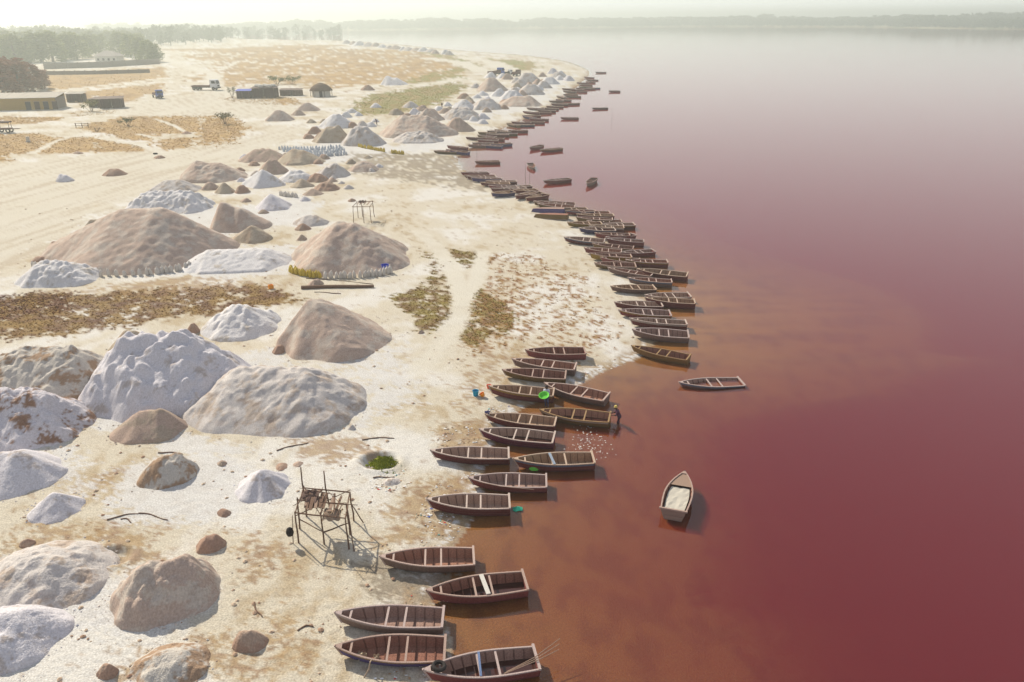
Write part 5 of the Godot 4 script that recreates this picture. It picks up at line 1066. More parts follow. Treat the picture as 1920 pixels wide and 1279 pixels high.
func make_boat(b: Array, num: int) -> Node3D:
	var o := Node3D.new()
	thing(o, "wooden_boat", b[5], "boat", b[6])
	var ms := boat_mats(b[4], (num * 7 + num / 3) % 5)
	for p in boat_parts[b[7]]:
		var q := mi(p[1], null)
		q.name = p[0]
		o.add_child(q, true)
		if p[2] == "hull":
			q.set_surface_override_material(0, ms.hull); q.set_surface_override_material(1, ms.inside)
		elif p[2] == "hull1": q.material_override = ms.hull
		else: q.material_override = ms[p[2]]
	if b[7] == 0:
		# wear and paint differ from boat to boat
		var kind := (num * 5) % 9
		if kind in [1, 4, 6]:
			for q in o.get_children():
				if q.name in ["strake3", "strake6"]: q.set_surface_override_material(0, {1: M.crust, 4: M.faded_blue, 6: M.ochre_paint}[kind])
		if num in [1, 4, 9, 11, 20, 27, 33] and b[4] != "sunk":
			var w := MB.new()
			for j in range(2, 14):
				var p := hull_pt(j / 14.0, 1, 0.2, 0.05); var q := hull_pt((j + 1) / 14.0, 1, 0.2, 0.05)
				w.quad(Vector3(p.x, 0.14, -p.z), Vector3(q.x, 0.14, -q.z), Vector3(q.x, 0.14, q.z), Vector3(p.x, 0.14, p.z), Vector3.UP)
			part(o, "bilge_water", w.mesh(), M.bilge)
	set_boat(o, b, num)
	return o

func set_boat(o: Node3D, b: Array, num: int) -> void:
	var half: float = b[3] * 0.47
	var dir := Vector3(cos(b[2]), 0, -sin(b[2]))
	var c := Vector3(b[0], 0, b[1])
	var rest := func(p: Vector3) -> float: return maxf(land_h(p.x, p.z), -0.05)
	var yb: float = rest.call(c - dir * half * 0.8)
	var ym: float = rest.call(c)
	var ys: float = rest.call(c + dir * half)
	if b[4] == "sunk": yb = -0.34; ym = -0.42; ys = -0.44
	var slope := atan2(ys - yb, half * 1.8)
	var y := maxf((yb + ys) * 0.5, ym - 0.05)
	var roll := 0.0 if b[4] == "sunk" else deg_to_rad(3.0 * sin(num * 2.4))
	if y < 0.0: roll *= 0.3
	var bas := Basis(Vector3.UP, b[2]) * Basis(Vector3.BACK, slope) * Basis(Vector3.RIGHT, roll)
	o.transform = Transform3D(bas * Basis.from_scale(Vector3(b[3] / 5.0, 0.97 + 0.1 * sin(num * 1.7), 0.97 + 0.1 * sin(num * 3.1))), c + Vector3(0, y + (0.02 if y > 0.0 else 0.0), 0))

func make_boats() -> Array:
	boat_shapes()
	var list := []
	for k in BOATS.size(): list.append(make_boat(BOATS[k], k))
	return list

func gy(p: Vector3) -> Vector3:
	return Vector3(p.x, land_h(p.x, p.z), p.z)

func spot(k: String) -> Vector3:
	return gy(SPOT[k])

# ------------------------------------------------------------------ plants
func sprays(b: MB, n: int, c: Vector3, r: Vector3, size: float, cols: Array, shell := 0.5) -> void:
	for k in n:
		var d := Vector3(rng.randfn(), rng.randfn(), rng.randfn()).normalized() * pow(rng.randf(), shell)
		var p := c + d * r
		var u := Vector3(rng.randfn(), rng.randfn() * 0.6, rng.randfn()).normalized()
		var w := u.cross(Vector3(rng.randfn(), rng.randfn(), rng.randfn())).normalized()
		var s := size * rng.randf_range(0.6, 1.3)
		b.col = cols[0].lerp(cols[1], rng.randf())
		b.tri(p - u * s, p + w * s * 0.45, p + u * s)
		b.tri(p + u * s * 0.6, p - w * s * 0.5, p - u * s * 0.7)

func tree_mesh(kind: int, h: float) -> Array:
	var cols: Array = [[Color(0.18, 0.07, 0.045), Color(0.28, 0.12, 0.07)], [Color(0.13, 0.17, 0.04), Color(0.26, 0.27, 0.08)], [Color(0.11, 0.14, 0.04), Color(0.21, 0.22, 0.07)]][kind]
	var b := MB.new(); var t := MB.new()
	t.col = Color(0.12, 0.09, 0.07)
	t.tube(PackedVector3Array([Vector3(0, -0.3, 0), Vector3(0.1, h * 0.3, 0.05), Vector3(-0.1, h * 0.65, 0.1), Vector3(0, h * 0.92, 0)]), PackedFloat32Array([0.28, 0.22, 0.13, 0.04]), 6)
	var lobes := 17
	for k in lobes:
		var f := (k + 0.5) / lobes
		var a := k * 2.4 + rng.randf()
		var rad := h * (0.26 - 0.17 * f) * rng.randf_range(0.75, 1.15)
		var c := Vector3(cos(a) * rad, h * lerpf(0.1, 0.93, f), sin(a) * rad)
		t.tube(PackedVector3Array([Vector3(0, c.y - rad * 0.6, 0), c]), PackedFloat32Array([0.07, 0.03]), 4)
		var r := h * rng.randf_range(0.085, 0.15) * (1.15 - 0.4 * f)
		sprays(b, 110, c, Vector3(r, r * 1.1, r) * 1.2, h * 0.042, cols)
	return [t.mesh(), b.mesh()]

func make_trees() -> void:
	var kinds := []
	for k in 3:
		kinds.append([tree_mesh(k, 10.0), tree_mesh(k, 10.0)])
	for j in TREES.size():
		var t: Array = TREES[j]
		var o := thing(Node3D.new(), "filao_tree", t[4], "tree", "trees of the grove and clump by the compound")
		var m: Array = kinds[t[3]][j % 2]
		part(o, "trunk", m[0], M.bark); part(o, "crown", m[1], M.leaf)
		at(o, gy(Vector3(t[0], 0, t[1])), j * 1.9)
		o.scale = Vector3(1.6, 1.0, 1.6) * t[2] / 10.0
	# far-off woods that read as one mass
	var b := MB.new()
	for k in 5:
		var a := k * 1.3
		sprays(b, 26, Vector3(cos(a) * 1.6, 3.0 + k * 1.1, sin(a) * 1.6), Vector3(2.3, 2.0, 2.3), 1.1, [Color(0.05, 0.07, 0.035), Color(0.1, 0.12, 0.06)])
	b.col = Color(0.1, 0.08, 0.06); b.tube(PackedVector3Array([Vector3(0, -0.5, 0), Vector3(0, 6, 0)]), PackedFloat32Array([0.25, 0.1]), 4)
	var far_mesh := b.mesh()
	var xf: Array[Transform3D] = []
	for w in WOOD.size():
		var pts := PackedVector2Array()
		for q in WOOD[w]: pts.append(Vector2(q[0], q[1]))
		var box := Rect2(pts[0], Vector2.ZERO)
		for q in pts: box = box.expand(q)
		var got := 0
		while got < [420, 60][w]:
			var p := Vector2(rng.randf_range(box.position.x, box.end.x), rng.randf_range(box.position.y, box.end.y))
			if not Geometry2D.is_point_in_polygon(p, pts): continue
			got += 1
			var s := rng.randf_range(1.3, 2.3)
			xf.append(Transform3D(Basis(Vector3.UP, rng.randf() * TAU).scaled(Vector3(s, s * rng.randf_range(0.9, 1.2), s)), Vector3(p.x, land_h(p.x, p.y), p.y)))
	multi("forest", far_mesh, M.leaf, xf, [], "hazy belt of trees beyond the grove at the horizon", "forest")
	xf = []
	var run := [0.0]
	for k in FAR.size() - 1: run.append(run[-1] + Vector2(FAR[k][0], FAR[k][1]).distance_to(Vector2(FAR[k + 1][0], FAR[k + 1][1])))
	for k in 4200:
		var s0: float = rng.randf_range(run[1] - 200.0, run[run.size() - 3])
		var j := 0
		while j < FAR.size() - 2 and run[j + 1] < s0: j += 1
		var p0 := Vector2(FAR[j][0], FAR[j][1]); var p1 := Vector2(FAR[j + 1][0], FAR[j + 1][1])
		var t := (p1 - p0).normalized()
		var p: Vector2 = p0 + t * (s0 - run[j]) + Vector2(t.y, -t.x) * (50.0 + 330.0 * pow(rng.randf(), 1.5))
		if far_d(p.x, p.y) < 38.0 + 50.0 * nz.get_noise_1d(s0 * 0.02): continue
		var s := rng.randf_range(1.4, 2.3) * (1.0 + 0.5 * nz.get_noise_1d(s0 * 0.006))
		xf.append(Transform3D(Basis(Vector3.UP, rng.randf() * TAU).scaled(Vector3(s * 1.4, s, s * 1.4)), Vector3(p.x, land_h(p.x, p.y) - 0.5, p.y)))
	for k in 700:
		var p := Vector2(rng.randf_range(280.0, 760.0), -2500.0 - rng.randf() * 350.0)
		if far_d(p.x, p.y) < 45.0: continue
		var s := rng.randf_range(1.4, 2.3)
		xf.append(Transform3D(Basis(Vector3.UP, rng.randf() * TAU).scaled(Vector3(s * 1.4, s, s * 1.4)), Vector3(p.x, land_h(p.x, p.y) - 0.5, p.y)))
	multi("treeline", far_mesh, M.leaf, xf, [], "hazy wooded dunes along the far shore of the lake", "forest")

func multi(called: String, mesh: Mesh, m: Material, xf: Array[Transform3D], cols: Array, label: String, cat: String, kind := "stuff") -> void:
	var mm := MultiMesh.new()
	mm.transform_format = MultiMesh.TRANSFORM_3D
	mm.use_colors = cols.size() > 0
	mm.mesh = mesh; mm.instance_count = xf.size()
	for k in xf.size():
		mm.set_instance_transform(k, xf[k])
		if cols.size(): mm.set_instance_color(k, cols[k])
	var o := MultiMeshInstance3D.new()
	o.multimesh = mm; o.material_override = m
	thing(o, called, label, cat, "", kind)

func make_grass() -> void:
	var b := MB.new()
	for k in 16:
		var a := k * 2.4
		var r := 0.03 + 0.1 * (k % 4) / 3.0
		var p := Vector3(cos(a) * r, 0, sin(a) * r)
		var tip := p * rng.randf_range(1.6, 2.6) + Vector3(0, rng.randf_range(0.12, 0.28), 0)
		var w := Vector3(-sin(a), 0, cos(a)) * 0.03
		b.tri(p - w, p + w, tip, p + Vector3(0, 0.05, 0))
	var tuft := b.mesh()
	for kind in ["dry", "green", "sparse", "marsh", "dark", "rust"]:
		var xf: Array[Transform3D] = []
		var cols := []
		for p in patches:
			if p.kind != kind: continue
			var area: float = p.box.get_area()
			var dist: float = absf(p.box.get_center().y)
			var want := int(minf(area * (22.0 if dist < 110.0 else 1.2), 16000.0))
			if dist > 330.0: want = int(minf(area * 0.05, 1500.0))
			for k in want:
				var x := rng.randf_range(p.box.position.x, p.box.end.x)
				var z := rng.randf_range(p.box.position.y, p.box.end.y)
				if patch_w(p, x, z) * (1.0 - track_w(x, z)) < rng.randf_range(0.3, 1.0): continue
				var y := land_h(x, z)
				if y < 0.03: continue
				var s := rng.randf_range(0.6, 1.5) * (0.32 if dist < 110.0 else (0.7 if dist < 330.0 else 1.2))
				xf.append(Transform3D(Basis(Vector3.UP, rng.randf() * TAU).scaled(Vector3(s * 1.5, s * 0.6, s * 1.5)), Vector3(x, y, z)))
				var two: Array = PCOL[kind]
				var c: Color = two[0].lerp(two[1], rng.randf())
				cols.append(c * rng.randf_range(0.9, 1.45))
		var lab: String = {"dry": "short dry orange grass in patches beside the tracks", "green": "low green-brown weed in patches on the sand", "sparse": "scattered brown weed tufts on the sand by the boats", "marsh": "yellow-green marsh grass behind the far heaps", "dark": "dark red-brown ground weed at the frame edge", "rust": "rust-brown weed in the long band below the sack-ringed mounds"}[kind]
		multi({"dry": "dry_grass", "green": "weed_grass", "sparse": "scattered_grass", "marsh": "marsh_grass", "dark": "dark_grass", "rust": "rusty_grass"}[kind], tuft, M.blade, xf, cols, lab, "grass")
	# pebbles and crumbs on the sand, litter along the water's edge
	var st := MB.new()
	st.col = Color.WHITE
	for k in 8:
		var a := TAU * k / 8.0; var a2 := TAU * (k + 1) / 8.0
		for y in [1.0, -1.0]:
			st.tri(Vector3(cos(a) * 1.0, 0, sin(a) * 0.8), Vector3(cos(a2) * 1.0, 0, sin(a2) * 0.8), Vector3(0.1, 0.6 * y, -0.1), Vector3(cos(a), y, sin(a)))
	var stone := st.mesh()
	var xf: Array[Transform3D] = []
	var cols := []
	for k in 11000:
		var z := -24.0 - 110.0 * pow(rng.randf(), 1.5)
		var x := rng.randf_range(-0.68, 0.25) * (absf(z) + 4.0)
		if shore_d(x, z) < 0.4 or nz.get_noise_2d(x * 0.35, z * 0.35) < rng.randf_range(-0.1, 0.35): continue
		var s := 0.022 + 0.15 * pow(rng.randf(), 7.0)
		xf.append(Transform3D(Basis(Vector3.UP, rng.randf() * TAU).scaled(Vector3(s, s * 0.8, s)), Vector3(x, land_h(x, z) + s * 0.2, z)))
		cols.append(Color(0.3, 0.18, 0.12).lerp(Color(0.5, 0.4, 0.3), rng.randf()))
	multi("pebbles", stone, M.blade, xf, cols, "brown pebbles and crumbs of earth strewn over the sand", "pebbles")
	xf = []; cols = []
	for w in LITTER.size():
		var pts := PackedVector2Array()
		var box := Rect2(Vector2(LITTER[w][0][0], LITTER[w][0][1]), Vector2.ZERO)
		for q in LITTER[w]:
			pts.append(Vector2(q[0], q[1])); box = box.expand(pts[-1])
		for k in int(box.get_area() * 32.0):
			var p := Vector2(rng.randf_range(box.position.x, box.end.x), rng.randf_range(box.position.y, box.end.y))
			if not Geometry2D.is_point_in_polygon(p, pts): continue
			if nz.get_noise_2d(p.x * 1.1, p.y * 1.1) < -0.05: continue
			var s := 0.02 + 0.07 * pow(rng.randf(), 2.0)
			xf.append(Transform3D(Basis(Vector3(rng.randf(), rng.randf(), rng.randf()).normalized(), rng.randf() * TAU).scaled(Vector3(s * 1.4, s * 0.35, s)), Vector3(p.x, maxf(land_h(p.x, p.y), 0.0) + 0.02, p.y)))
			var r := rng.randf()
			cols.append(Color(0.7, 0.7, 0.7) if r < 0.4 else Color(0.35, 0.22, 0.13) if r < 0.75 else Color(0.5, 0.42, 0.3) if r < 0.92 else [Color(0.08, 0.12, 0.4), Color(0.5, 0.05, 0.04), Color(0.05, 0.3, 0.3)][rng.randi() % 3])
	multi("litter", stone, M.blade, xf, cols, "white shells and scraps of rubbish along the water's edge", "litter")
	# dabs of white foam afloat
	xf = []; cols = []
	for k in 110:
		var q := Vector2(rng.randfn(), rng.randfn()) * Vector2(0.75, 1.0)
		var f := 0.015 + 0.025 * rng.randf()
		var c: Vector3 = SPOT.foam
		xf.append(Transform3D(Basis(Vector3.UP, rng.randf() * TAU).scaled(Vector3(f * 1.6, f * 0.5, f)), Vector3(c.x + q.x, 0.01, c.z + q.y)))
		cols.append(Color(0.75, 0.75, 0.72))
	multi("foam", stone, M.blade, xf, cols, "dabs of white foam floating beside the magenta boat", "foam")

func shrub(k: String, r: float, h: float, label: String, cols: Array, n := 260) -> void:
	var o := thing(Node3D.new(), "shrub", label, "shrub", "shrubs beside the tracks")
	var b := MB.new(); var t := MB.new()
	t.col = Color(0.13, 0.08, 0.06)
	for j in 7:
		var a := j * 0.93 + rng.randf()
		var p := Vector3(cos(a) * r * rng.randf_range(0.25, 0.8), h * rng.randf_range(0.5, 0.9), sin(a) * r * rng.randf_range(0.25, 0.8))
		t.tube(PackedVector3Array([Vector3(p.x * 0.15, -0.1, p.z * 0.15), p * Vector3(0.6, 0.6, 0.6), p]), PackedFloat32Array([0.06, 0.04, 0.02]), 4)
		sprays(b, n / 7, p, Vector3(r * 0.34, h * 0.24, r * 0.34), minf(h, r) * 0.11, cols)
	part(o, "stem", t.mesh(), M.bark); part(o, "foliage", b.mesh(), M.leaf)
	at(o, spot(k))

# ------------------------------------------------------------------ sacks, buckets, logs
func sack_mesh() -> ArrayMesh:
	var b := MB.new()
	b.lathe(PackedVector2Array([Vector2(0.0, 0.0), Vector2(0.2, 0.0), Vector2(0.26, 0.08), Vector2(0.27, 0.3), Vector2(0.24, 0.55), Vector2(0.16, 0.7), Vector2(0.06, 0.76), Vector2(0.08, 0.84), Vector2(0.0, 0.85)]), 9)
	for k in b.v.size():
		var p := b.v[k]
		p.z *= 0.72 + 0.1 * sin(p.y * 9.0); p.x += 0.04 * sin(p.y * 5.0)
		b.v[k] = p
	return b.mesh()

func make_sacks() -> void:
	var me := sack_mesh()
	var mats := {"white": mat(lin(0.72, 0.68, 0.63), 0.8, false, M.grain, Vector3.ONE * 2.0), "yellow": mat(lin(0.62, 0.47, 0.07), 0.7, false, M.grain, Vector3.ONE * 2.0), "bluewhite": mat(lin(0.62, 0.67, 0.74), 0.7, false, M.grain, Vector3.ONE * 2.0)}
	var n := 0
	for row in SACKS:
		for p in row[0]:
			n += 1
			var o := thing(mi(me, mats[row[1]]), "salt_sack", row[2], "sack", row[3])
			var x: float = p[0] + rng.randf_range(-0.08, 0.08); var z: float = p[1] + rng.randf_range(-0.15, 0.15)
			o.transform = Transform3D(Basis(Vector3.UP, rng.randf() * TAU) * Basis(Vector3.RIGHT, rng.randf_range(-0.22, 0.22)) * Basis.from_scale(Vector3(1.0, rng.randf_range(0.9, 1.1), 1.0) * rng.randf_range(0.95, 1.15)), Vector3(x, land_h(x, z) - 0.03, z))

func bucket(k: String, called: String, label: String, col: Color, r: float, h: float, tilt := 0.0) -> void:
	var o := thing(Node3D.new(), called, label, called)
	var b := MB.new()
	b.lathe(PackedVector2Array([Vector2(0.0, 0.0), Vector2(r * 0.75, 0.0), Vector2(r, h), Vector2(r * 1.08, h), Vector2(r * 1.08, h + 0.02), Vector2(r * 0.94, h + 0.02), Vector2(r * 0.7, 0.03), Vector2(0.0, 0.03)]), 16)
	part(o, "shell", b.mesh(), mat(lin(col.r, col.g, col.b), 0.45))
	var hd := MB.new()
	var pts := PackedVector3Array(); var rad := PackedFloat32Array()
	for j in 9:
		var a := PI * j / 8.0
		pts.append(Vector3(cos(a) * r * 1.06, h + 0.01 + sin(a) * 0.05, sin(a) * r * 0.9)); rad.append(0.008)
	hd.tube(pts, rad, 5)
	part(o, "handle", hd.mesh(), M.dark)
	o.transform = Transform3D(Basis(Vector3.BACK, tilt), spot(k) + Vector3(0, r * absf(sin(tilt)) * 0.8, 0))

func tyre_mesh(r: float) -> ArrayMesh:
	var b := MB.new()
	var prof := PackedVector2Array()
	for j in 9:
		var a := TAU * j / 8.0
		prof.append(Vector2(r - r * 0.27 - r * 0.27 * cos(a), r * 0.27 + r * 0.27 * sin(a)))
	b.lathe(prof, 18)
	return b.mesh()

func log_between(a: Vector2, c: Vector2, r: float, called: String, label: String, m: Material) -> void:
	var p := Vector3(a.x, land_h(a.x, a.y), a.y); var q := Vector3(c.x, land_h(c.x, c.y), c.y)
	var b := MB.new()
	var pts := PackedVector3Array(); var rad := PackedFloat32Array()
	for j in 7:
		var f := j / 6.0
		pts.append((q - p) * f + Vector3(0, r * 0.7, 0.12 * sin(f * 5.0 + p.x)) - (q - p) * 0.5)
		rad.append(r * (1.0 - 0.35 * f))
	b.tube(pts, rad, 7)
	at(thing(mi(b.mesh(), m), called, label, "log"), (p + q) * 0.5)

func make_small() -> void:
	bucket("bucket", "bucket", "blue bucket with a dark mouth standing on the sand", Color(0.02, 0.28, 0.45), 0.24, 0.42)
	bucket("bucket2", "bucket", "orange bucket on the sand next to the blue one", Color(0.8, 0.28, 0.02), 0.2, 0.24, 0.5)
	bucket("bucket3", "bucket", "pinkish red bucket beside the bow of a boat", Color(0.7, 0.13, 0.07), 0.19, 0.25)
	bucket("barrel", "tub", "blue tub at the foot of the second tan mound", Color(0.03, 0.06, 0.45), 0.42, 0.8)
	var labs := ["thick pale pipe-like log lying below the second tan mound", "thin long pole lying just under the second tan mound", "short thin stick near the thick log", "driftwood stick at one end of the white salt floor", "driftwood stick bordering the bottom of the white salt floor", "dark curved stick below the hummocky grey mound", "stick left of the dark curved stick", "stick beside the smooth brown oval mound", "bleached branch below the green pit", "twig stuck by the dark crumbly clod", "short dark stick on the sand left of the bottom boats", "splintered board end by the white salt floor"]
	for k in LOGS.size():
		var a := Vector2(LOGS[k][0][0], LOGS[k][0][1]); var c := Vector2(LOGS[k][1][0], LOGS[k][1][1])
		log_between(a, c, 0.22 if k == 0 else 0.05 if k < 3 else 0.045, "driftwood_log" if k == 0 else "driftwood_stick", labs[k], M.stick)
	var pl := ["tall thin mooring pole by the tight cluster of boats", "shorter mooring pole by the tight cluster of boats", "thin pole beside the boat alone off the sandy point", "lone thin pole far out in the water", "thin pole among the packed far boats"]
	for k in POLES.size():
		var b := MB.new()
		b.tube(PackedVector3Array([Vector3(0, -1.6, 0), Vector3(0.03, POLES[k][2] * 0.5, 0), Vector3(0.0, POLES[k][2], 0.05)]), PackedFloat32Array([0.035, 0.03, 0.02]), 6)
		at(thing(mi(b.mesh(), M.stick), "mooring_pole", pl[k], "pole", "thin poles in the lake"), Vector3(POLES[k][0], 0, POLES[k][1]))
	at(thing(mi(tyre_mesh(0.5), M.rubber), "old_tyre", "old black tyre lying on the open sand by the track", "tyre"), spot("tyre"))
	var cl := MB.new()
	for j in 10:
		var a := TAU * j / 10.0; var a2 := TAU * (j + 1) / 10.0
		var r := 0.26 + 0.06 * sin(j * 2.3); var r2 := 0.26 + 0.06 * sin(((j + 1) % 10) * 2.3)
		cl.tri(Vector3(cos(a) * r * 1.2, 0, sin(a) * r), Vector3(cos(a2) * r2 * 1.2, 0, sin(a2) * r2), Vector3(0.05, 0.2, 0), Vector3(cos(a), 1, sin(a)))
		cl.tri(Vector3(cos(a) * r * 1.2, 0, sin(a) * r), Vector3(cos(a2) * r2 * 1.2, 0, sin(a2) * r2), Vector3(0, -0.1, 0), Vector3.DOWN)
	at(thing(mi(cl.mesh(), mat(lin(0.04, 0.5, 0.3), 0.5)), "floating_cloth", "bright green cloth bundle floating behind a stern", "cloth"), SPOT.cloth + Vector3(0, 0.02, 0))
	var sg := thing(Node3D.new(), "marker_block", "small white marker block on the dry grass", "marker")
	part(sg, "plinth", box_mesh(Vector3(0.9, 0.25, 0.6), Vector3(0, 0.125, 0)), M.white); part(sg, "block", box_mesh(Vector3(0.7, 1.0, 0.42), Vector3(0, 0.752, 0)), M.white)
	at(sg, spot("sign"), 0.2)
	var cr := thing(Node3D.new(), "crate", "small orange crate by the weed band", "crate")
	for s in [-1.0, 1.0]:
		part(cr, "side", box_mesh(Vector3(0.5, 0.4, 0.03), Vector3(0, 0.2, 0.22 * s)), M.orange); part(cr, "end", box_mesh(Vector3(0.03, 0.4, 0.4), Vector3(0.235 * s, 0.2, 0)), M.orange)
	part(cr, "bottom", box_mesh(Vector3(0.44, 0.03, 0.4), Vector3(0, 0.02, 0)), M.orange)
	at(cr, spot("orange"), 0.5)
	# the weed-grown pit
	var pc := Vector3(PITS[0][0], 0, PITS[0][1])
	var xf: Array[Transform3D] = []
	var cols := []
	var b := MB.new()
	sprays(b, 24, Vector3(0, 0.1, 0), Vector3(0.2, 0.12, 0.2), 0.07, [Color.WHITE, Color(0.8, 0.8, 0.8)])
	for k in 240:
		var d := Vector2(rng.randfn(), rng.randfn()) * 0.38
		xf.append(Transform3D(Basis(Vector3.UP, rng.randf() * TAU), pc + Vector3(d.x + 0.3, -0.05 + land_h(pc.x, pc.z) + 0.3 * exp(-d.length_squared() * 2.0) - 0.12, d.y + 0.35)))
		cols.append(Color(0.2, 0.24, 0.02).lerp(Color(0.34, 0.36, 0.03), rng.randf()))
	multi("green_weed", b.mesh(), M.blade, xf, cols, "bright yellow-green weed filling a small round pit", "weed")

# ------------------------------------------------------------------ pole stands
func pole(o: Node3D, called: String, a: Vector3, c: Vector3, r: float, m: Material) -> void:
	var b := MB.new()
	var k := Vector3(sin(a.x * 9.0), 0, cos(a.z * 7.0)) * r * 0.8
	b.tube(PackedVector3Array([a, a.lerp(c, 0.35) + k, a.lerp(c, 0.7) - k * 0.6, c]), PackedFloat32Array([r, r * 0.95, r * 0.85, r * 0.7]), 7)
	part(o, called, b.mesh(), m)

func make_stand(pts: Array, hgt: float, full: bool, label: String) -> void:
	var c := Vector3.ZERO
	var g := []
	for q in pts:
		var p := gy(Vector3(q[0], 0, q[1])); g.append(p); c += p / pts.size()
	var o := thing(Node3D.new(), "pole_stand", label, "stand", "pole stands on the sand")
	o.position = c
	for k in g.size(): g[k] -= c
	var up := Vector3(0, hgt, 0)
	for k in g.size():
		if k == 8: continue
		var tall := (k == 5 or k == 6) and full
		pole(o, "leg", g[k] - Vector3(0, 0.25, 0), g[k] * rng.randf_range(0.85, 1.0) + up * (1.7 if tall else 1.04 + 0.05 * sin(k * 3.0)), 0.05, M.stick)
	for e in [[0, 2], [2, 4], [4, 6], [6, 0], [1, 5], [7, 3]] if full else [[0, 2], [2, 3], [3, 5], [5, 0]]:
		pole(o, "beam", g[e[0]] * 0.97 + up, g[e[1]] * 0.97 + up * 1.01, 0.045, M.stick)
	if full:
		pole(o, "brace", g[7] + up * 0.35, g[1] + up * 0.42, 0.035, M.stick); pole(o, "brace", g[1] + up * 0.4, g[3] + up * 0.4, 0.045, M.stick)
		pole(o, "brace", g[6] + up * 1.1, g[1] + up * 0.95, 0.03, M.stick); pole(o, "brace", g[0] + up * 0.9, g[4] + up * 1.08, 0.03, M.stick)
		pole(o, "hanging_pole", g[8], g[0] * 1.1 + up * 0.95, 0.025, M.stick)
	var a: Vector3 = g[0]; var bb: Vector3 = g[2]; var d: Vector3 = g[6 if full else 5]
	for k in 9 if full else 4:
		var f := (k + 0.5) / (9.0 if full else 4.0)
		var l0 := a.lerp(bb, f) * 0.75 + up * 1.04; var l1 := d.lerp(g[4 if full else 3], f) * 0.75 + up * 1.06
		var s := rng.randf_range(0.0, 0.25); var e2 := rng.randf_range(0.75, 1.1)
		var b := MB.new()
		b.bar(l0.lerp(l1, s) + Vector3(rng.randf_range(-0.1, 0.1), 0.02 * k / 4.0, 0), l0.lerp(l1, e2) + Vector3(rng.randf_range(-0.15, 0.15), 0.05 + 0.02 * (k % 3), 0), rng.randf_range(0.1, 0.22), 0.025)
		part(o, "plank", b.mesh(), M.stick if k % 3 else M.pale_wood)
	if full:
		for k in 9:   # loose sticks and broken canes over the platform
			var p := Vector3(rng.randf_range(-1.3, 1.3), hgt * rng.randf_range(1.0, 1.18), rng.randf_range(-1.0, 0.9))
			var q := Vector3(rng.randfn(), rng.randf_range(-0.25, 0.3), rng.randfn()).normalized() * rng.randf_range(0.5, 1.1)
			pole(o, "cane", p - q, p + q, rng.randf_range(0.015, 0.03), M.stick)
		pole(o, "prop", g[2] + Vector3(0.35, -0.1, 0.3), g[3] + up * 0.9, 0.035, M.stick); pole(o, "prop", g[4] + Vector3(0.6, 0.05, 0.25), g[4] + up * 0.55, 0.035, M.stick)
	# draped sacking
	for s in 3 if full else 1:
		var b := MB.new()
		var c0 := (g[6 if full else 4] as Vector3) * 0.45 + up * 1.12 if s == 0 else (g[2] as Vector3) * 0.5 + up * 0.98 if s == 1 else up * 1.08 + Vector3(-0.3, 0, -0.2)
		for i in 8:
			for j in 8:
				var q := []
				for e in [[0, 0], [1, 0], [1, 1], [0, 1]]:
					var u: float = (i + e[0]) / 8.0 - 0.5; var w: float = (j + e[1]) / 8.0 - 0.5
					q.append(c0 + Vector3(u * 1.0, 0.16 * nf.get_noise_2d(u * 2.0 + s * 5.0, w * 2.0) - 0.9 * maxf(absf(w) - 0.25, 0.0) + 0.06 * sin(u * 14.0), w * 1.0))
				b.quad(q[0], q[1], q[2], q[3], Vector3.UP)
		part(o, "sacking", b.mesh(), M.cloth if s == 1 else M.tarp)
	if full:
		var bag := MB.new()
		bag.lathe(PackedVector2Array([Vector2(0, 0), Vector2(0.16, 0.02), Vector2(0.22, 0.2), Vector2(0.17, 0.42), Vector2(0.05, 0.52), Vector2(0.0, 0.53)]), 9)
		var bo := part(o, "hanging_bag", bag.mesh(), M.rubber)
		bo.position = g[8] + Vector3(-0.1, 0.55, 0.0)

# ------------------------------------------------------------------ buildings beyond the tracks
func bpart(o: Node3D, called: String, s: Vector3, c: Vector3, m: Material) -> MeshInstance3D:
	return part(o, called, box_mesh(s, c), m)

func sheet_roof(o: Node3D, w: float, d: float, y0: float, y1: float, m: Material) -> void:
	# sloping sheets laid side by side, each a piece of its own
	var n := maxi(3, int(w / 1.1))
	for k in n:
		var b := MB.new()
		var x := -w / 2 + w * (k + 0.5) / n
		var dy := 0.03 * (k % 2) + rng.randf_range(-0.02, 0.02)
		b.bar(Vector3(x, y0 + dy, d / 2), Vector3(x, y1 + dy, -d / 2), w / n * 1.02, 0.04)
		part(o, "roof_sheet", b.mesh(), m)

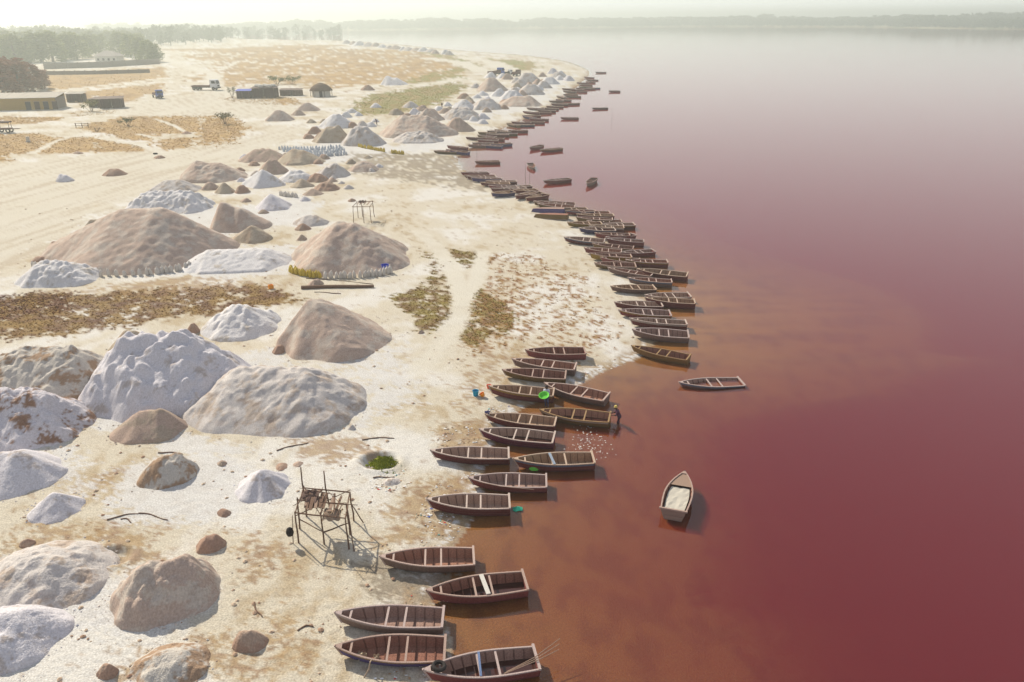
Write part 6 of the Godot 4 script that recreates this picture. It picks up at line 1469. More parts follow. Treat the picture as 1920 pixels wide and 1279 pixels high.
func make_buildings() -> void:
	# long yellow shed with a rusty sheet roof
	var o := thing(Node3D.new(), "yellow_shed", "long yellow shed with a low grey sheet roof below the dark trees", "shed")
	var w := 20.0; var d := 9.0
	bpart(o, "wall", Vector3(w, 3.6, 0.2), Vector3(0, 1.8, d / 2), M.yellow_wall); bpart(o, "wall", Vector3(w, 4.6, 0.2), Vector3(0, 2.3, -d / 2), M.yellow_wall)
	bpart(o, "wall", Vector3(0.2, 3.6, d - 0.42), Vector3(-w / 2 + 0.1, 1.8, 0), M.yellow_wall); bpart(o, "wall", Vector3(0.2, 3.6, d - 0.42), Vector3(w / 2 - 0.1, 1.8, 0), M.grey_wall)
	sheet_roof(o, w + 1.0, d + 1.4, 3.75, 4.75, M.sheet)
	for k in 4:
		var dr := bpart(o, "door", Vector3(1.6, 2.5, 0.08), Vector3(1.5 + k * 2.7, 1.25, d / 2 + 0.16), M.dark_wood if k % 2 else M.dark)
		bpart(dr, "frame", Vector3(1.9, 0.15, 0.1), Vector3(1.5 + k * 2.7, 2.6, d / 2 + 0.17), M.pale_wood)
	at(o, spot("shed") + Vector3(-3, 0, -3.0), 0.16)
	# pavilion house in the compound
	o = thing(Node3D.new(), "pavilion_house", "white house with a pale hipped roof inside the walled compound", "house")
	var b := MB.new()
	var e := [Vector3(-9, 4.4, 6), Vector3(9, 4.4, 6), Vector3(9, 4.4, -6), Vector3(-9, 4.4, -6)]
	var r0 := Vector3(-2.5, 8.0, 0); var r1 := Vector3(2.5, 8.0, 0)
	b.quad(e[0], e[1], r1, r0, Vector3(0, 1, 1)); b.quad(e[2], e[3], r0, r1, Vector3(0, 1, -1)); b.tri(e[1], e[2], r1, Vector3(1, 1, 0)); b.tri(e[3], e[0], r0, Vector3(-1, 1, 0)); b.quad(e[0], e[1], e[2], e[3], Vector3.DOWN)
	part(o, "roof", b.mesh(), M.pale_roof)
	bpart(o, "wall", Vector3(15.5, 4.35, 0.3), Vector3(0, 2.17, 4.6), M.white); bpart(o, "wall", Vector3(15.5, 4.35, 0.3), Vector3(0, 2.17, -4.6), M.white)
	bpart(o, "wall", Vector3(0.3, 4.35, 8.9), Vector3(-7.6, 2.17, 0), M.white); bpart(o, "wall", Vector3(0.3, 4.35, 8.9), Vector3(7.6, 2.17, 0), M.white)
	for k in 4:
		var wi := bpart(o, "window", Vector3(1.5, 1.5, 0.1), Vector3(-5.6 + k * 3.7, 2.4, 4.8), M.dark)
		bpart(wi, "sill", Vector3(1.8, 0.12, 0.25), Vector3(-5.6 + k * 3.7, 1.58, 4.87), M.white)
	at(o, spot("house"), -0.05)
	# compound walls
	for k in WALLS.size():
		var pts: Array = WALLS[k]
		var c := gy(Vector3(pts[1][0], 0, pts[1][1]))
		o = thing(Node3D.new(), "compound_wall", ["long pale grey wall in front of the white house", "lower brown wall bordering the orange field"][k], "wall", "walls of the compound")
		o.position = c
		for j in 2:
			var p := gy(Vector3(pts[j][0], 0, pts[j][1])) - c; var q := gy(Vector3(pts[j + 1][0], 0, pts[j + 1][1])) - c
			var hh := 3.4 if k == 0 else 1.9
			var n := 5
			for i in n:
				var s := MB.new()
				s.bar(p.lerp(q, i / float(n)) + Vector3(0, hh / 2 + rng.randf_range(-0.05, 0.05), 0), p.lerp(q, (i + 0.985) / n) + Vector3(0, hh / 2, 0), 0.3, hh)
				part(o, "panel", s.mesh(), M.grey_wall if k == 0 else M.brown_wall)
				var pi := MB.new()
				pi.box(Transform3D(Basis.IDENTITY, p.lerp(q, i / float(n)) + Vector3(0, hh / 2 + 0.1, 0)), Vector3(0.5, hh + 0.3, 0.5))
				part(o, "pier", pi.mesh(), M.grey_wall if k == 0 else M.brown_wall)
	# shacks and market stalls
	shack("shack", 7.0, 5.0, 3.0, 0.3, "dark brown plank shack with a tarpaulin roof behind the green bush", M.dark_wood, M.tarp)
	shack("shack2", 5.0, 4.0, 2.6, -0.2, "rounded dark shack next to the green bush", M.brown_wall, M.tarp)
	shack("shack3", 5.5, 4.0, 2.8, 0.1, "small dark shack between the yellow shed and the green bush", M.dark_wood, M.sheet)
	shack("stall", 8.5, 5.5, 3.4, 0.05, "largest dark market shack with white bundles on its roof", M.dark_wood, M.tarp)
	for k in 7:
		var bd := MB.new()
		bd.lathe(PackedVector2Array([Vector2(0, 0), Vector2(0.9, 0.05), Vector2(1.1, 0.5), Vector2(0.8, 1.0), Vector2(0, 1.15)]), 9)
		at(thing(mi(bd.mesh(), M.white), "bundle", "white bundle piled on the largest market shack's roof", "bundle", "white bundles on the market shack"), spot("stall") + Vector3(-3.0 + k * 1.0, 3.55 + 0.05 * (k % 2), -3.4 + 1.1 * (k % 3)))
	shack("stall2", 5.0, 3.5, 2.6, 0.0, "stall with a bright blue awning left of the largest shack", M.dark_wood, M.blue_tarp)
	shack("stall3", 8.0, 3.2, 2.0, -0.05, "long low dark stall right of the largest shack", M.brown_wall, M.tarp)
	o = thing(Node3D.new(), "thatched_hut", "thatched hut with a dark domed roof and pale front", "hut")
	var th := MB.new()
	th.lathe(PackedVector2Array([Vector2(4.4, 2.1), Vector2(3.6, 3.2), Vector2(2.2, 4.2), Vector2(0.6, 4.8), Vector2(0, 4.9)]), 16)
	part(o, "roof", th.mesh(), M.thatch)
	var hw := MB.new()
	hw.lathe(PackedVector2Array([Vector2(3.4, 0), Vector2(3.4, 2.6)]), 16)
	part(o, "wall", hw.mesh(), M.white)
	for k in 6: bpart(o, "post", Vector3(0.15, 2.4, 0.15), Vector3(cos(k * TAU / 6.0) * 4.0, 1.2, sin(k * TAU / 6.0) * 4.0), M.dark_wood)
	bpart(o, "door", Vector3(1.1, 2.0, 0.1), Vector3(0.6, 1.0, 3.45), M.dark)
	at(o, spot("hut"))
	# little rail rack by the track
	o = thing(Node3D.new(), "wooden_rack", "small wooden rail rack at the end of the dry grass", "rack")
	for x in [-1.6, 0.0, 1.6]: bpart(o, "post", Vector3(0.14, 1.3, 0.14), Vector3(x, 0.65, 0), M.stick)
	for y in [0.6, 1.15]: bpart(o, "rail", Vector3(3.6, 0.1, 0.08), Vector3(0, y, 0.12), M.stick)
	at(o, spot("rack"), 0.1)

func shack(k: String, w: float, d: float, h: float, turn: float, label: String, wm: Material, rm: Material) -> void:
	var o := thing(Node3D.new(), "market_shack", label, "shack", "shacks and stalls by the tracks")
	for s in [-1.0, 1.0]:
		var n := int(w / 0.9)
		for j in n:
			if s > 0.0 and j == n / 2: continue
			bpart(o, "plank", Vector3(w / n * 0.96, h + rng.randf_range(-0.35, 0.12), 0.06), Vector3(-w / 2 + w * (j + 0.5) / n, h / 2 - 0.05, s * d / 2), wm)
		bpart(o, "side_wall", Vector3(0.07, h - 0.1, d - 0.1), Vector3(s * (w / 2 - 0.04), h / 2 - 0.05, 0), wm)
	sheet_roof(o, w + 0.8, d + 0.9, h + 0.05, h + 0.45, rm)
	for s in [-1.0, 1.0]: bpart(o, "post", Vector3(0.14, h, 0.14), Vector3(s * w * 0.45, h / 2, d / 2 + 0.35), M.stick)
	at(o, spot(k) + Vector3(0, 0, -d / 2), turn)

# ------------------------------------------------------------------ lorries
func lorry(k: String, turn: float, label: String, cab: Material, bed: Material, sides: float, sc := 1.0) -> void:
	var o := thing(Node3D.new(), "lorry", label, "lorry", "lorries parked on the tracks")
	var cb := MB.new()
	# cab, nose towards +x
	var pr := PackedVector2Array([Vector2(2.1, 0.75), Vector2(4.2, 0.75), Vector2(4.25, 1.75), Vector2(3.95, 2.95), Vector2(3.7, 3.1), Vector2(2.1, 3.1)])
	for j in pr.size():
		var p := pr[j]; var q := pr[(j + 1) % pr.size()]
		cb.quad(Vector3(p.x, p.y, -1.15), Vector3(q.x, q.y, -1.15), Vector3(q.x, q.y, 1.15), Vector3(p.x, p.y, 1.15), Vector3(q.y - p.y, p.x - q.x, 0))
	for s in [-1.0, 1.0]:
		for j in range(1, pr.size() - 1): cb.tri(Vector3(pr[0].x, pr[0].y, s * 1.15), Vector3(pr[j].x, pr[j].y, s * 1.15), Vector3(pr[j + 1].x, pr[j + 1].y, s * 1.15), Vector3(0, 0, s))
	part(o, "cab", cb.mesh(), cab)
	var ws := MB.new()
	ws.quad(Vector3(4.27, 1.85, -1.0), Vector3(4.27, 1.85, 1.0), Vector3(4.02, 2.85, 0.95), Vector3(4.02, 2.85, -0.95), Vector3(1, 0.3, 0))
	part(o, "windscreen", ws.mesh(), M.glass)
	for s in [-1.0, 1.0]:
		bpart(o, "side_window", Vector3(1.1, 0.75, 0.03), Vector3(3.2, 2.35, s * 1.16), M.glass)
		bpart(o, "headlight", Vector3(0.06, 0.22, 0.35), Vector3(4.27, 1.15, s * 0.8), M.white)
		bpart(o, "mirror", Vector3(0.1, 0.4, 0.2), Vector3(4.0, 2.3, s * 1.32), M.dark)
	bpart(o, "grille", Vector3(0.05, 0.45, 1.1), Vector3(4.26, 1.3, 0), M.dark)
	bpart(o, "bumper", Vector3(0.25, 0.35, 2.3), Vector3(4.33, 0.7, 0), M.dark)
	bpart(o, "chassis", Vector3(8.0, 0.25, 1.0), Vector3(-0.1, 0.85, 0), M.dark)
	bpart(o, "load_bed", Vector3(6.0, 0.18, 2.4), Vector3(-1.05, 1.15, 0), bed)
	if sides > 0.0:
		for s in [-1.0, 1.0]: bpart(o, "drop_side", Vector3(6.0, sides, 0.07), Vector3(-1.05, 1.25 + sides / 2, s * 1.17), bed)
		bpart(o, "tailboard", Vector3(0.07, sides, 2.25), Vector3(-4.0, 1.25 + sides / 2, 0), bed); bpart(o, "headboard", Vector3(0.07, sides + 0.3, 2.25), Vector3(1.9, 1.4 + sides / 2, 0), bed)
	var tm := tyre_mesh(0.52)
	for x in [3.1, -1.9, -3.1]:
		for s in [-1.0, 1.0]:
			var wl := part(o, "wheel", tm, M.rubber)
			wl.transform = Transform3D(Basis(Vector3.RIGHT, PI / 2), Vector3(x, 0.52, s * 0.95 + 0.14))
			var rim := MB.new()
			rim.lathe(PackedVector2Array([Vector2(0, 0.1), Vector2(0.28, 0.12), Vector2(0.28, 0.2), Vector2(0, 0.22)]), 10)
			part(wl, "rim", rim.mesh(), M.sheet)
	at(o, spot(k), turn)
	o.scale = Vector3.ONE * sc

func make_vehicles() -> void:
	lorry("blue_lorry", -1.0, "blue lorry with a brown load bed facing down the track", M.blue_paint, M.rust, 0.5)
	lorry("white_lorry", -0.12, "white lorry with a long low red-brown flatbed", M.white_paint, M.rust, 0.12, 1.35)
	lorry("far_lorry", 0.9, "far blue and white lorry above the smooth tan-grey hill", M.blue_paint, M.rust, 0.7, 1.2)
	lorry("far_lorry2", 0.6, "small far grey lorry right of the far blue one", M.white_paint, M.dark, 0.5, 0.8)
	lorry("far_lorry3", 1.2, "far red-brown lorry, furthest towards the spit", M.rust, M.rust, 0.9, 0.9)
	var o := thing(Node3D.new(), "handcart", "canopied cart on two wheels at the frame edge of the track", "cart")
	bpart(o, "tray", Vector3(3.2, 0.4, 1.6), Vector3(0, 1.0, 0), M.rust)
	for s in [-1.0, 1.0]:
		for x in [-1.4, 1.4]: bpart(o, "post", Vector3(0.08, 1.4, 0.08), Vector3(x, 1.9, s * 0.7), M.dark)
		bpart(o, "shaft", Vector3(2.2, 0.1, 0.1), Vector3(2.6, 0.95, s * 0.5), M.stick)
	var cn := MB.new()
	for j in 6:
		var a := PI * j / 6.0; var a2 := PI * (j + 1) / 6.0
		cn.quad(Vector3(-1.7, 2.5 + 0.5 * sin(a), cos(a) * 0.9), Vector3(1.7, 2.5 + 0.5 * sin(a), cos(a) * 0.9), Vector3(1.7, 2.5 + 0.5 * sin(a2), cos(a2) * 0.9), Vector3(-1.7, 2.5 + 0.5 * sin(a2), cos(a2) * 0.9), Vector3(0, sin(a), cos(a)))
	part(o, "canopy", cn.mesh(), M.tarp)
	for x in [-1.2, 1.2]:
		for s in [-1.0, 1.0]:
			var wl := part(o, "wheel", tyre_mesh(0.6), M.rubber)
			wl.transform = Transform3D(Basis(Vector3.RIGHT, PI / 2), Vector3(x, 0.6, s * 0.95 + 0.16))
	at(o, spot("cart") + Vector3(0.5, 0, 0), 0.1)

# ------------------------------------------------------------------ people: one smooth skin round a skeleton
func skin(bones: Array, cell: float) -> MB:
	var lo := Vector3(1e9, 1e9, 1e9); var hi := -lo
	for b in bones:
		for k in 2:
			var r: Vector3 = Vector3.ONE * (b[2 + k] + 0.08)
			lo = lo.min(b[k] - r); hi = hi.max(b[k] + r)
	var n := Vector3i(((hi - lo) / cell).ceil()) + Vector3i.ONE
	var f := PackedFloat32Array(); f.resize(n.x * n.y * n.z); f.fill(9.0)
	var who := PackedInt32Array(); who.resize(f.size())
	var acc := PackedFloat32Array(); acc.resize(f.size())
	var kk := 28.0
	for bi in bones.size():
		var b: Array = bones[bi]
		var r0: float = maxf(b[2], b[3]) + 0.09
		var a0 := Vector3i((((b[0] as Vector3).min(b[1]) - Vector3.ONE * r0 - lo) / cell).floor()).clamp(Vector3i.ZERO, n - Vector3i.ONE)
		var a1 := Vector3i((((b[0] as Vector3).max(b[1]) + Vector3.ONE * r0 - lo) / cell).ceil()).clamp(Vector3i.ZERO, n - Vector3i.ONE)
		var ab: Vector3 = b[1] - b[0]
		var l2 := maxf(ab.length_squared(), 1e-6)
		for x in range(a0.x, a1.x + 1):
			for y in range(a0.y, a1.y + 1):
				for z in range(a0.z, a1.z + 1):
					var p: Vector3 = lo + Vector3(x, y, z) * cell - b[0]
					var t := clampf(p.dot(ab) / l2, 0.0, 1.0)
					var d := (p - ab * t).length() - lerpf(b[2], b[3], t)
					var i := (x * n.y + y) * n.z + z
					acc[i] += exp(-kk * d)
					if d < f[i]: f[i] = d; who[i] = bi
	for i in f.size(): f[i] = -log(acc[i]) / kk if acc[i] > 0.0 else 9.0
	var id := {}
	var mb := MB.new()
	var off := [Vector3i(0, 0, 0), Vector3i(1, 0, 0), Vector3i(0, 1, 0), Vector3i(1, 1, 0), Vector3i(0, 0, 1), Vector3i(1, 0, 1), Vector3i(0, 1, 1), Vector3i(1, 1, 1)]
	var ed := [[0, 1], [2, 3], [4, 5], [6, 7], [0, 2], [1, 3], [4, 6], [5, 7], [0, 4], [1, 5], [2, 6], [3, 7]]
	for x in n.x - 1:
		for y in n.y - 1:
			for z in n.z - 1:
				var i := (x * n.y + y) * n.z + z
				if f[i] > cell * 3.0: continue
				var c := PackedFloat32Array()
				var neg := 0
				for o in off:
					var q := f[((x + o.x) * n.y + y + o.y) * n.z + z + o.z]
					c.append(q)
					if q < 0.0: neg += 1
				if neg == 0 or neg == 8: continue
				var s := Vector3.ZERO; var m := 0
				for e in ed:
					if (c[e[0]] < 0.0) != (c[e[1]] < 0.0):
						s += Vector3(off[e[0]]).lerp(Vector3(off[e[1]]), c[e[0]] / (c[e[0]] - c[e[1]])); m += 1
				id[Vector3i(x, y, z)] = mb.v.size()
				mb.v.append(lo + (Vector3(x, y, z) + s / m) * cell)
				mb.n.append(Vector3((c[1] + c[3] + c[5] + c[7]) - (c[0] + c[2] + c[4] + c[6]), (c[2] + c[3] + c[6] + c[7]) - (c[0] + c[1] + c[4] + c[5]), (c[4] + c[5] + c[6] + c[7]) - (c[0] + c[1] + c[2] + c[3])).normalized())
				mb.c.append(bones[who[i]][4])
	for key in id:
		var i: int = (key.x * n.y + key.y) * n.z + key.z
		for ax in 3:
			var st := Vector3i.ZERO; st[ax] = 1
			var j: int = ((key.x + st.x) * n.y + key.y + st.y) * n.z + key.z + st.z
			if (f[i] < 0.0) == (f[j] < 0.0): continue
			var u := Vector3i.ZERO; u[(ax + 1) % 3] = 1
			var w := Vector3i.ZERO; w[(ax + 2) % 3] = 1
			if not (id.has(key - u) and id.has(key - w) and id.has(key - u - w)): continue
			var q := [id[key], id[key - u], id[key - u - w], id[key - w]]
			if f[i] < 0.0: mb.i.append_array([q[0], q[2], q[1], q[0], q[3], q[2]])
			else: mb.i.append_array([q[0], q[1], q[2], q[0], q[2], q[3]])
	return mb

func hand(b: MB, wrist: Vector3, dir: Vector3, side: Vector3, col: Color) -> void:
	# palm, four bent fingers of unequal length and a thumb from the side of the palm
	b.col = col
	var dn := dir.cross(side).normalized()
	var palm := wrist + dir * 0.08
	b.tube(PackedVector3Array([wrist, wrist + dir * 0.04, palm]), PackedFloat32Array([0.026, 0.036, 0.034]), 7)
	for k in 4:
		var r := palm + side * (0.03 - 0.02 * k)
		var l: float = [0.07, 0.08, 0.075, 0.06][k]
		b.tube(PackedVector3Array([r - dir * 0.02, r + dir * l * 0.5 + dn * 0.006, r + dir * l * 0.8 + dn * 0.03, r + dir * l * 0.85 + dn * 0.055]), PackedFloat32Array([0.01, 0.0095, 0.0088, 0.007]), 5)
	var t := wrist + dir * 0.03 + side * 0.03
	b.tube(PackedVector3Array([t, t + side * 0.03 + dir * 0.025, t + side * 0.035 + dir * 0.055 + dn * 0.02]), PackedFloat32Array([0.012, 0.011, 0.008]), 5)

func person_shape(lean: float, armf: float, shirt: Color, legs: Color) -> Array:
	# facing -x; hands held forward
	var sk := Color(0.075, 0.04, 0.028)
	var hip := Vector3(0, 0.93, 0)
	var chest := hip + Vector3(-sin(lean), cos(lean), 0) * 0.42
	var neck := hip + Vector3(-sin(lean), cos(lean), 0) * 0.56
	var head := neck + Vector3(-sin(lean * 0.6) - 0.12, cos(lean * 0.6), 0) * 0.17
	var bones := [[hip, chest, 0.135, 0.15, shirt], [hip - Vector3(0, 0, 0.08), hip + Vector3(0, 0, 0.08), 0.12, 0.12, legs], [chest - Vector3(0, 0, 0.13), chest + Vector3(0, 0, 0.13), 0.085, 0.085, shirt], [neck - Vector3(0, 0.06, 0), neck + Vector3(0, 0.05, 0), 0.055, 0.05, sk],
		[head - Vector3(0, 0.05, 0), head + Vector3(0, 0.05, 0), 0.08, 0.098, sk], [head + Vector3(-0.085, 0.0, 0), head + Vector3(-0.112, -0.025, 0), 0.014, 0.017, sk], [head + Vector3(0, 0, -0.1), head + Vector3(0.01, -0.03, -0.1), 0.015, 0.012, sk], [head + Vector3(0, 0, 0.1), head + Vector3(0.01, -0.03, 0.1), 0.015, 0.012, sk]]
	var wr := []
	for s in [-1.0, 1.0]:
		var kn: Vector3 = hip + Vector3(-0.06 - 0.04 * s, -0.45, s * 0.11); var an: Vector3 = Vector3(0.03 - 0.06 * s, 0.07, s * 0.12)
		bones.append([hip + Vector3(0, -0.04, s * 0.09), kn, 0.095, 0.06, legs]); bones.append([kn, an, 0.06, 0.04, legs]); bones.append([an + Vector3(0.03, -0.035, 0), an + Vector3(-0.17, -0.045, 0), 0.036, 0.03, sk])
		var sh: Vector3 = chest + Vector3(0, 0.06, s * 0.19); var el: Vector3 = sh + Vector3(-0.12 * armf, -0.27, s * 0.05); var wt: Vector3 = el + Vector3(-0.22 * armf, -0.08 + 0.06 * armf, -s * 0.05)
		bones.append([sh, el, 0.052, 0.042, shirt]); bones.append([el, wt, 0.04, 0.027, sk])
		wr.append([wt, (wt - el).normalized(), Vector3(0, 0, -s)])
	var b := skin(bones, 0.026)
	for w in wr: hand(b, w[0], w[1], w[2], sk)
	return [b.mesh(), head, wr]

func make_people() -> void:
	var shape := person_shape(0.12, 1.1, Color(0.5, 0.52, 0.6), Color(0.06, 0.07, 0.14))
	var o := thing(Node3D.new(), "person", "person in pale top and dark trousers carrying a green basin between two boats", "person")
	part(o, "body", shape[0], M.flesh)
	var hair := MB.new()
	hair.lathe(PackedVector2Array([Vector2(0.112, -0.01), Vector2(0.116, 0.05), Vector2(0.09, 0.115), Vector2(0.04, 0.145), Vector2(0, 0.15)]), 12)
	part(o, "hair", hair.mesh(), M.dark).position = shape[1] + Vector3(0.014, 0.02, 0)
	var pp: Vector3 = SPOT.person
	at(o, Vector3(pp.x, maxf(land_h(pp.x, pp.z), -0.3), pp.z), 1.2)
	var mid: Vector3 = (shape[2][0][0] + shape[2][1][0]) * 0.5 + Vector3(-0.2, -0.01, 0)
	var bs := thing(Node3D.new(), "basin", "bright green basin held by the person in the pale top", "basin")
	var b := MB.new()
	b.lathe(PackedVector2Array([Vector2(0, 0), Vector2(0.24, 0), Vector2(0.36, 0.16), Vector2(0.4, 0.165), Vector2(0.4, 0.19), Vector2(0.34, 0.18), Vector2(0.22, 0.03), Vector2(0, 0.03)]), 18)
	part(bs, "bowl", b.mesh(), M.green)
	bs.transform = o.transform * Transform3D(Basis(Vector3.BACK, 0.35), mid)
	shape = person_shape(0.4, 1.0, Color(0.09, 0.035, 0.06), Color(0.07, 0.03, 0.05))
	var o2 := thing(Node3D.new(), "person", "person in dark clothes and pale cap standing in the water at a boat's stern", "person")
	part(o2, "body", shape[0], M.flesh)
	var cap := MB.new()
	cap.lathe(PackedVector2Array([Vector2(0.135, 0.0), Vector2(0.12, 0.02), Vector2(0.115, 0.07), Vector2(0.08, 0.125), Vector2(0, 0.14)]), 12)
	part(o2, "cap", cap.mesh(), mat(lin(0.55, 0.42, 0.12), 0.8)).position = shape[1] + Vector3(0, 0.035, 0)
	pp = SPOT.person2
	at(o2, Vector3(pp.x + 0.1, -0.42, pp.z), 0.0)
	var labs := ["tiny far person in dark clothes standing by the grey peaked heap", "tiny far person walking on the pale track", "tiny far person beside the farthest heaps"]
	for k in 3:
		var c := o2.duplicate()
		thing(c, "person", labs[k], "person", "far people")
		var q: Vector3 = SPOT[["far_person", "far_person2", "far_person3"][k]]
		at(c, gy(q), k * 1.7)

# ------------------------------------------------------------------ boats that differ, and what lies in boats
func make_boat_extras(list: Array) -> void:
	var a: Vector3 = SPOT.deck_bow; var s: Vector3 = SPOT.deck_stern
	var ang := atan2(-(s - a).z, (s - a).x)
	var o := make_boat([(a.x + s.x) / 2, (a.z + s.z) / 2, ang, 4.3, "pale", "lone floating boat decked over with a white load, bow pointing away", "boats afloat off the shore", 0], 1)
	for c in o.get_children():
		if c.name.begins_with("thwart"): c.free()
	var fd := MB.new(); var ld := MB.new()
	for j in range(0, 14):
		var t0 := j / 14.0; var t1 := (j + 1) / 14.0
		var tgt := fd if j < 5 else ld
		var kk := 0.97 if j < 5 else 0.78
		var p := hull_pt(t0, 1, kk, 0.04); var q := hull_pt(t1, 1, kk, 0.04)
		var sh := 1.0 if j < 5 else 0.86
		for i in 6:
			var f0 := -1.0 + i / 3.0; var f1 := -1.0 + (i + 1) / 3.0
			var hgt := func(t: float, f: float) -> float: return 0.0 if j < 5 else 0.05 * nf.get_noise_2d(t * 9.0, f * 2.0)
			tgt.quad(Vector3(p.x, p.y + hgt.call(t0, f0), p.z * f0 * sh), Vector3(q.x, q.y + hgt.call(t1, f0), q.z * f0 * sh), Vector3(q.x, q.y + hgt.call(t1, f1), q.z * f1 * sh), Vector3(p.x, p.y + hgt.call(t0, f1), p.z * f1 * sh), Vector3.UP)
	part(o, "foredeck", fd.mesh(), M.pale_wood)
	part(o, "salt_load", ld.mesh(), mat(lin(0.6, 0.57, 0.5), 0.9, false, M.grain, Vector3.ONE * 1.5))
	# two hulls turned over
	for k in 2:
		var p: Vector3 = SPOT[["flip1", "flip2"][k]]; var q: Vector3 = SPOT[["flip1b", "flip2b"][k]]
		var f := make_boat([(p.x + q.x) / 2, (p.z + q.z) / 2, atan2(-(q - p).z, (q - p).x), p.distance_to(q), ["olive", "blue"][k], ["brown boat lying keel up on the sand, nearest the open beach", "purple-blue boat lying keel up above the brown upturned one"][k], "upturned boats", 1], k + 3)
		f.name = "upturned_boat" if k == 0 else "upturned_boat_001"
		var c := (p + q) * 0.5
		f.transform = Transform3D(Basis(Vector3.UP, atan2(-(q - p).z, (q - p).x)) * Basis(Vector3.RIGHT, PI), Vector3(c.x, land_h(c.x, c.z) + 0.7, c.z))
	var lay := func(n: int, p: Vector3) -> Vector3: return (list[n] as Node3D).transform * p
	var ty := thing(mi(tyre_mesh(0.34), M.rubber), "tyre", "black tyre resting on the bow of the lowest boat", "tyre")
	ty.transform = Transform3D((list[4] as Node3D).transform.basis.orthonormalized() * Basis(Vector3.BACK, -0.1), lay.call(4, hull_pt(0.1, 1, 1.0) * Vector3(1, 1, 0) + Vector3(0.15, 0.03, 0)))
	for k in 3:
		var b := MB.new()
		b.tube(PackedVector3Array([lay.call(4, Vector3(0.7 + 0.2 * k, 0.3, 0.5 - 0.1 * k)), lay.call(4, Vector3(2.4, 0.74, 0.35 - 0.12 * k)), lay.call(4, Vector3(3.5 + 0.1 * k, 1.0, 0.1 - 0.35 * k))]), PackedFloat32Array([0.022, 0.022, 0.016]), 6)
		thing(mi(b.mesh(), M.pale_wood), "punting_pole", "thin punting pole sticking out over the stern of the lowest boat", "pole", "punting poles in the lowest boat")
	var pk := MB.new()
	pk.bar(Vector3(0.35, 0.7, -0.75), Vector3(0.5, 0.68, 0.78), 0.22, 0.03)
	thing(mi(pk.mesh(), M.white), "loose_plank", "white plank laid across the dark floating boat", "plank").transform = (list[1] as Node3D).transform
	pk = MB.new(); pk.bar(Vector3(0.0, 0.68, -0.75), Vector3(-0.1, 0.67, 0.75), 0.1, 0.03)
	thing(mi(pk.mesh(), M.worn_blue), "loose_plank", "blue plank laid across the lowest boat", "plank").transform = (list[4] as Node3D).transform
	pk = MB.new(); pk.bar(Vector3(-0.2, 0.68, -0.7), Vector3(0.0, 0.67, 0.8), 0.16, 0.03)
	thing(mi(pk.mesh(), M.pale_blue), "loose_plank", "pale blue plank across the boat with the green bowl", "plank").transform = (list[8] as Node3D).transform
	var bw := MB.new()
	bw.lathe(PackedVector2Array([Vector2(0, 0.3), Vector2(0.2, 0.28), Vector2(0.34, 0.14), Vector2(0.38, 0.0)]), 16)
	thing(mi(bw.mesh(), M.green), "bowl", "green bowl upside down in the bow of a floating boat", "bowl").transform = (list[8] as Node3D).transform.orthonormalized() * Transform3D(Basis.IDENTITY, Vector3(-1.25, 0.12, 0.15))
	bw = MB.new()
	bw.tube(PackedVector3Array([Vector3(-1.8, 0.77, 0.55), Vector3(-0.4, 0.72, 0.93), Vector3(1.7, 0.62, 1.05)]), PackedFloat32Array([0.025, 0.03, 0.025]), 6)
	thing(mi(bw.mesh(), M.pale_wood), "punting_pole", "long pole leaning along the side of a boat on the littered shore", "pole").transform = (list[6] as Node3D).transform
	for k in 3:
		var sc := MB.new()
		sprays(sc, 60, Vector3.ZERO, Vector3(0.3, 0.14, 0.22), 0.11, [Color(0.5, 0.42, 0.3), Color(0.35, 0.27, 0.2)])
		thing(mi(sc.mesh(), M.blade), "sacking_heap", ["crumpled sacking in the bow of the blue-sided boat", "smaller crumpled sacking mid-bow in the blue-sided boat", "crumpled pale sacking in the bow of the dark floating boat"][k], "sacking").transform = (list[[3, 3, 1][k]] as Node3D).transform.orthonormalized() * Transform3D(Basis.from_scale(Vector3.ONE * [1.0, 0.6, 0.8][k]), Vector3([-1.3, -0.6, -1.5][k], 0.2, 0.15))
	var rp := MB.new()
	rp.tube(PackedVector3Array([Vector3(-0.75, 0.66, 0.72), Vector3(-0.8, 0.7, 0.9), Vector3(-0.85, 0.35, 1.0), Vector3(-1.05, 0.05, 1.25)]), PackedFloat32Array([0.03, 0.035, 0.035, 0.03]), 6)
	thing(mi(rp.mesh(), M.cloth), "rope", "pale rope hanging over the side of the blue-sided boat", "rope").transform = (list[3] as Node3D).transform
	var bc := MB.new()
	sprays(bc, 50, Vector3.ZERO, Vector3(0.2, 0.1, 0.2), 0.1, [Color(0.06, 0.06, 0.25), Color(0.04, 0.04, 0.14)])
	thing(mi(bc.mesh(), M.blade), "blue_rag", "blue rag bundled on the bow of the reddish boat", "rag").transform = (list[10] as Node3D).transform.orthonormalized() * Transform3D(Basis.IDENTITY, Vector3(-2.35, 0.82, 0))

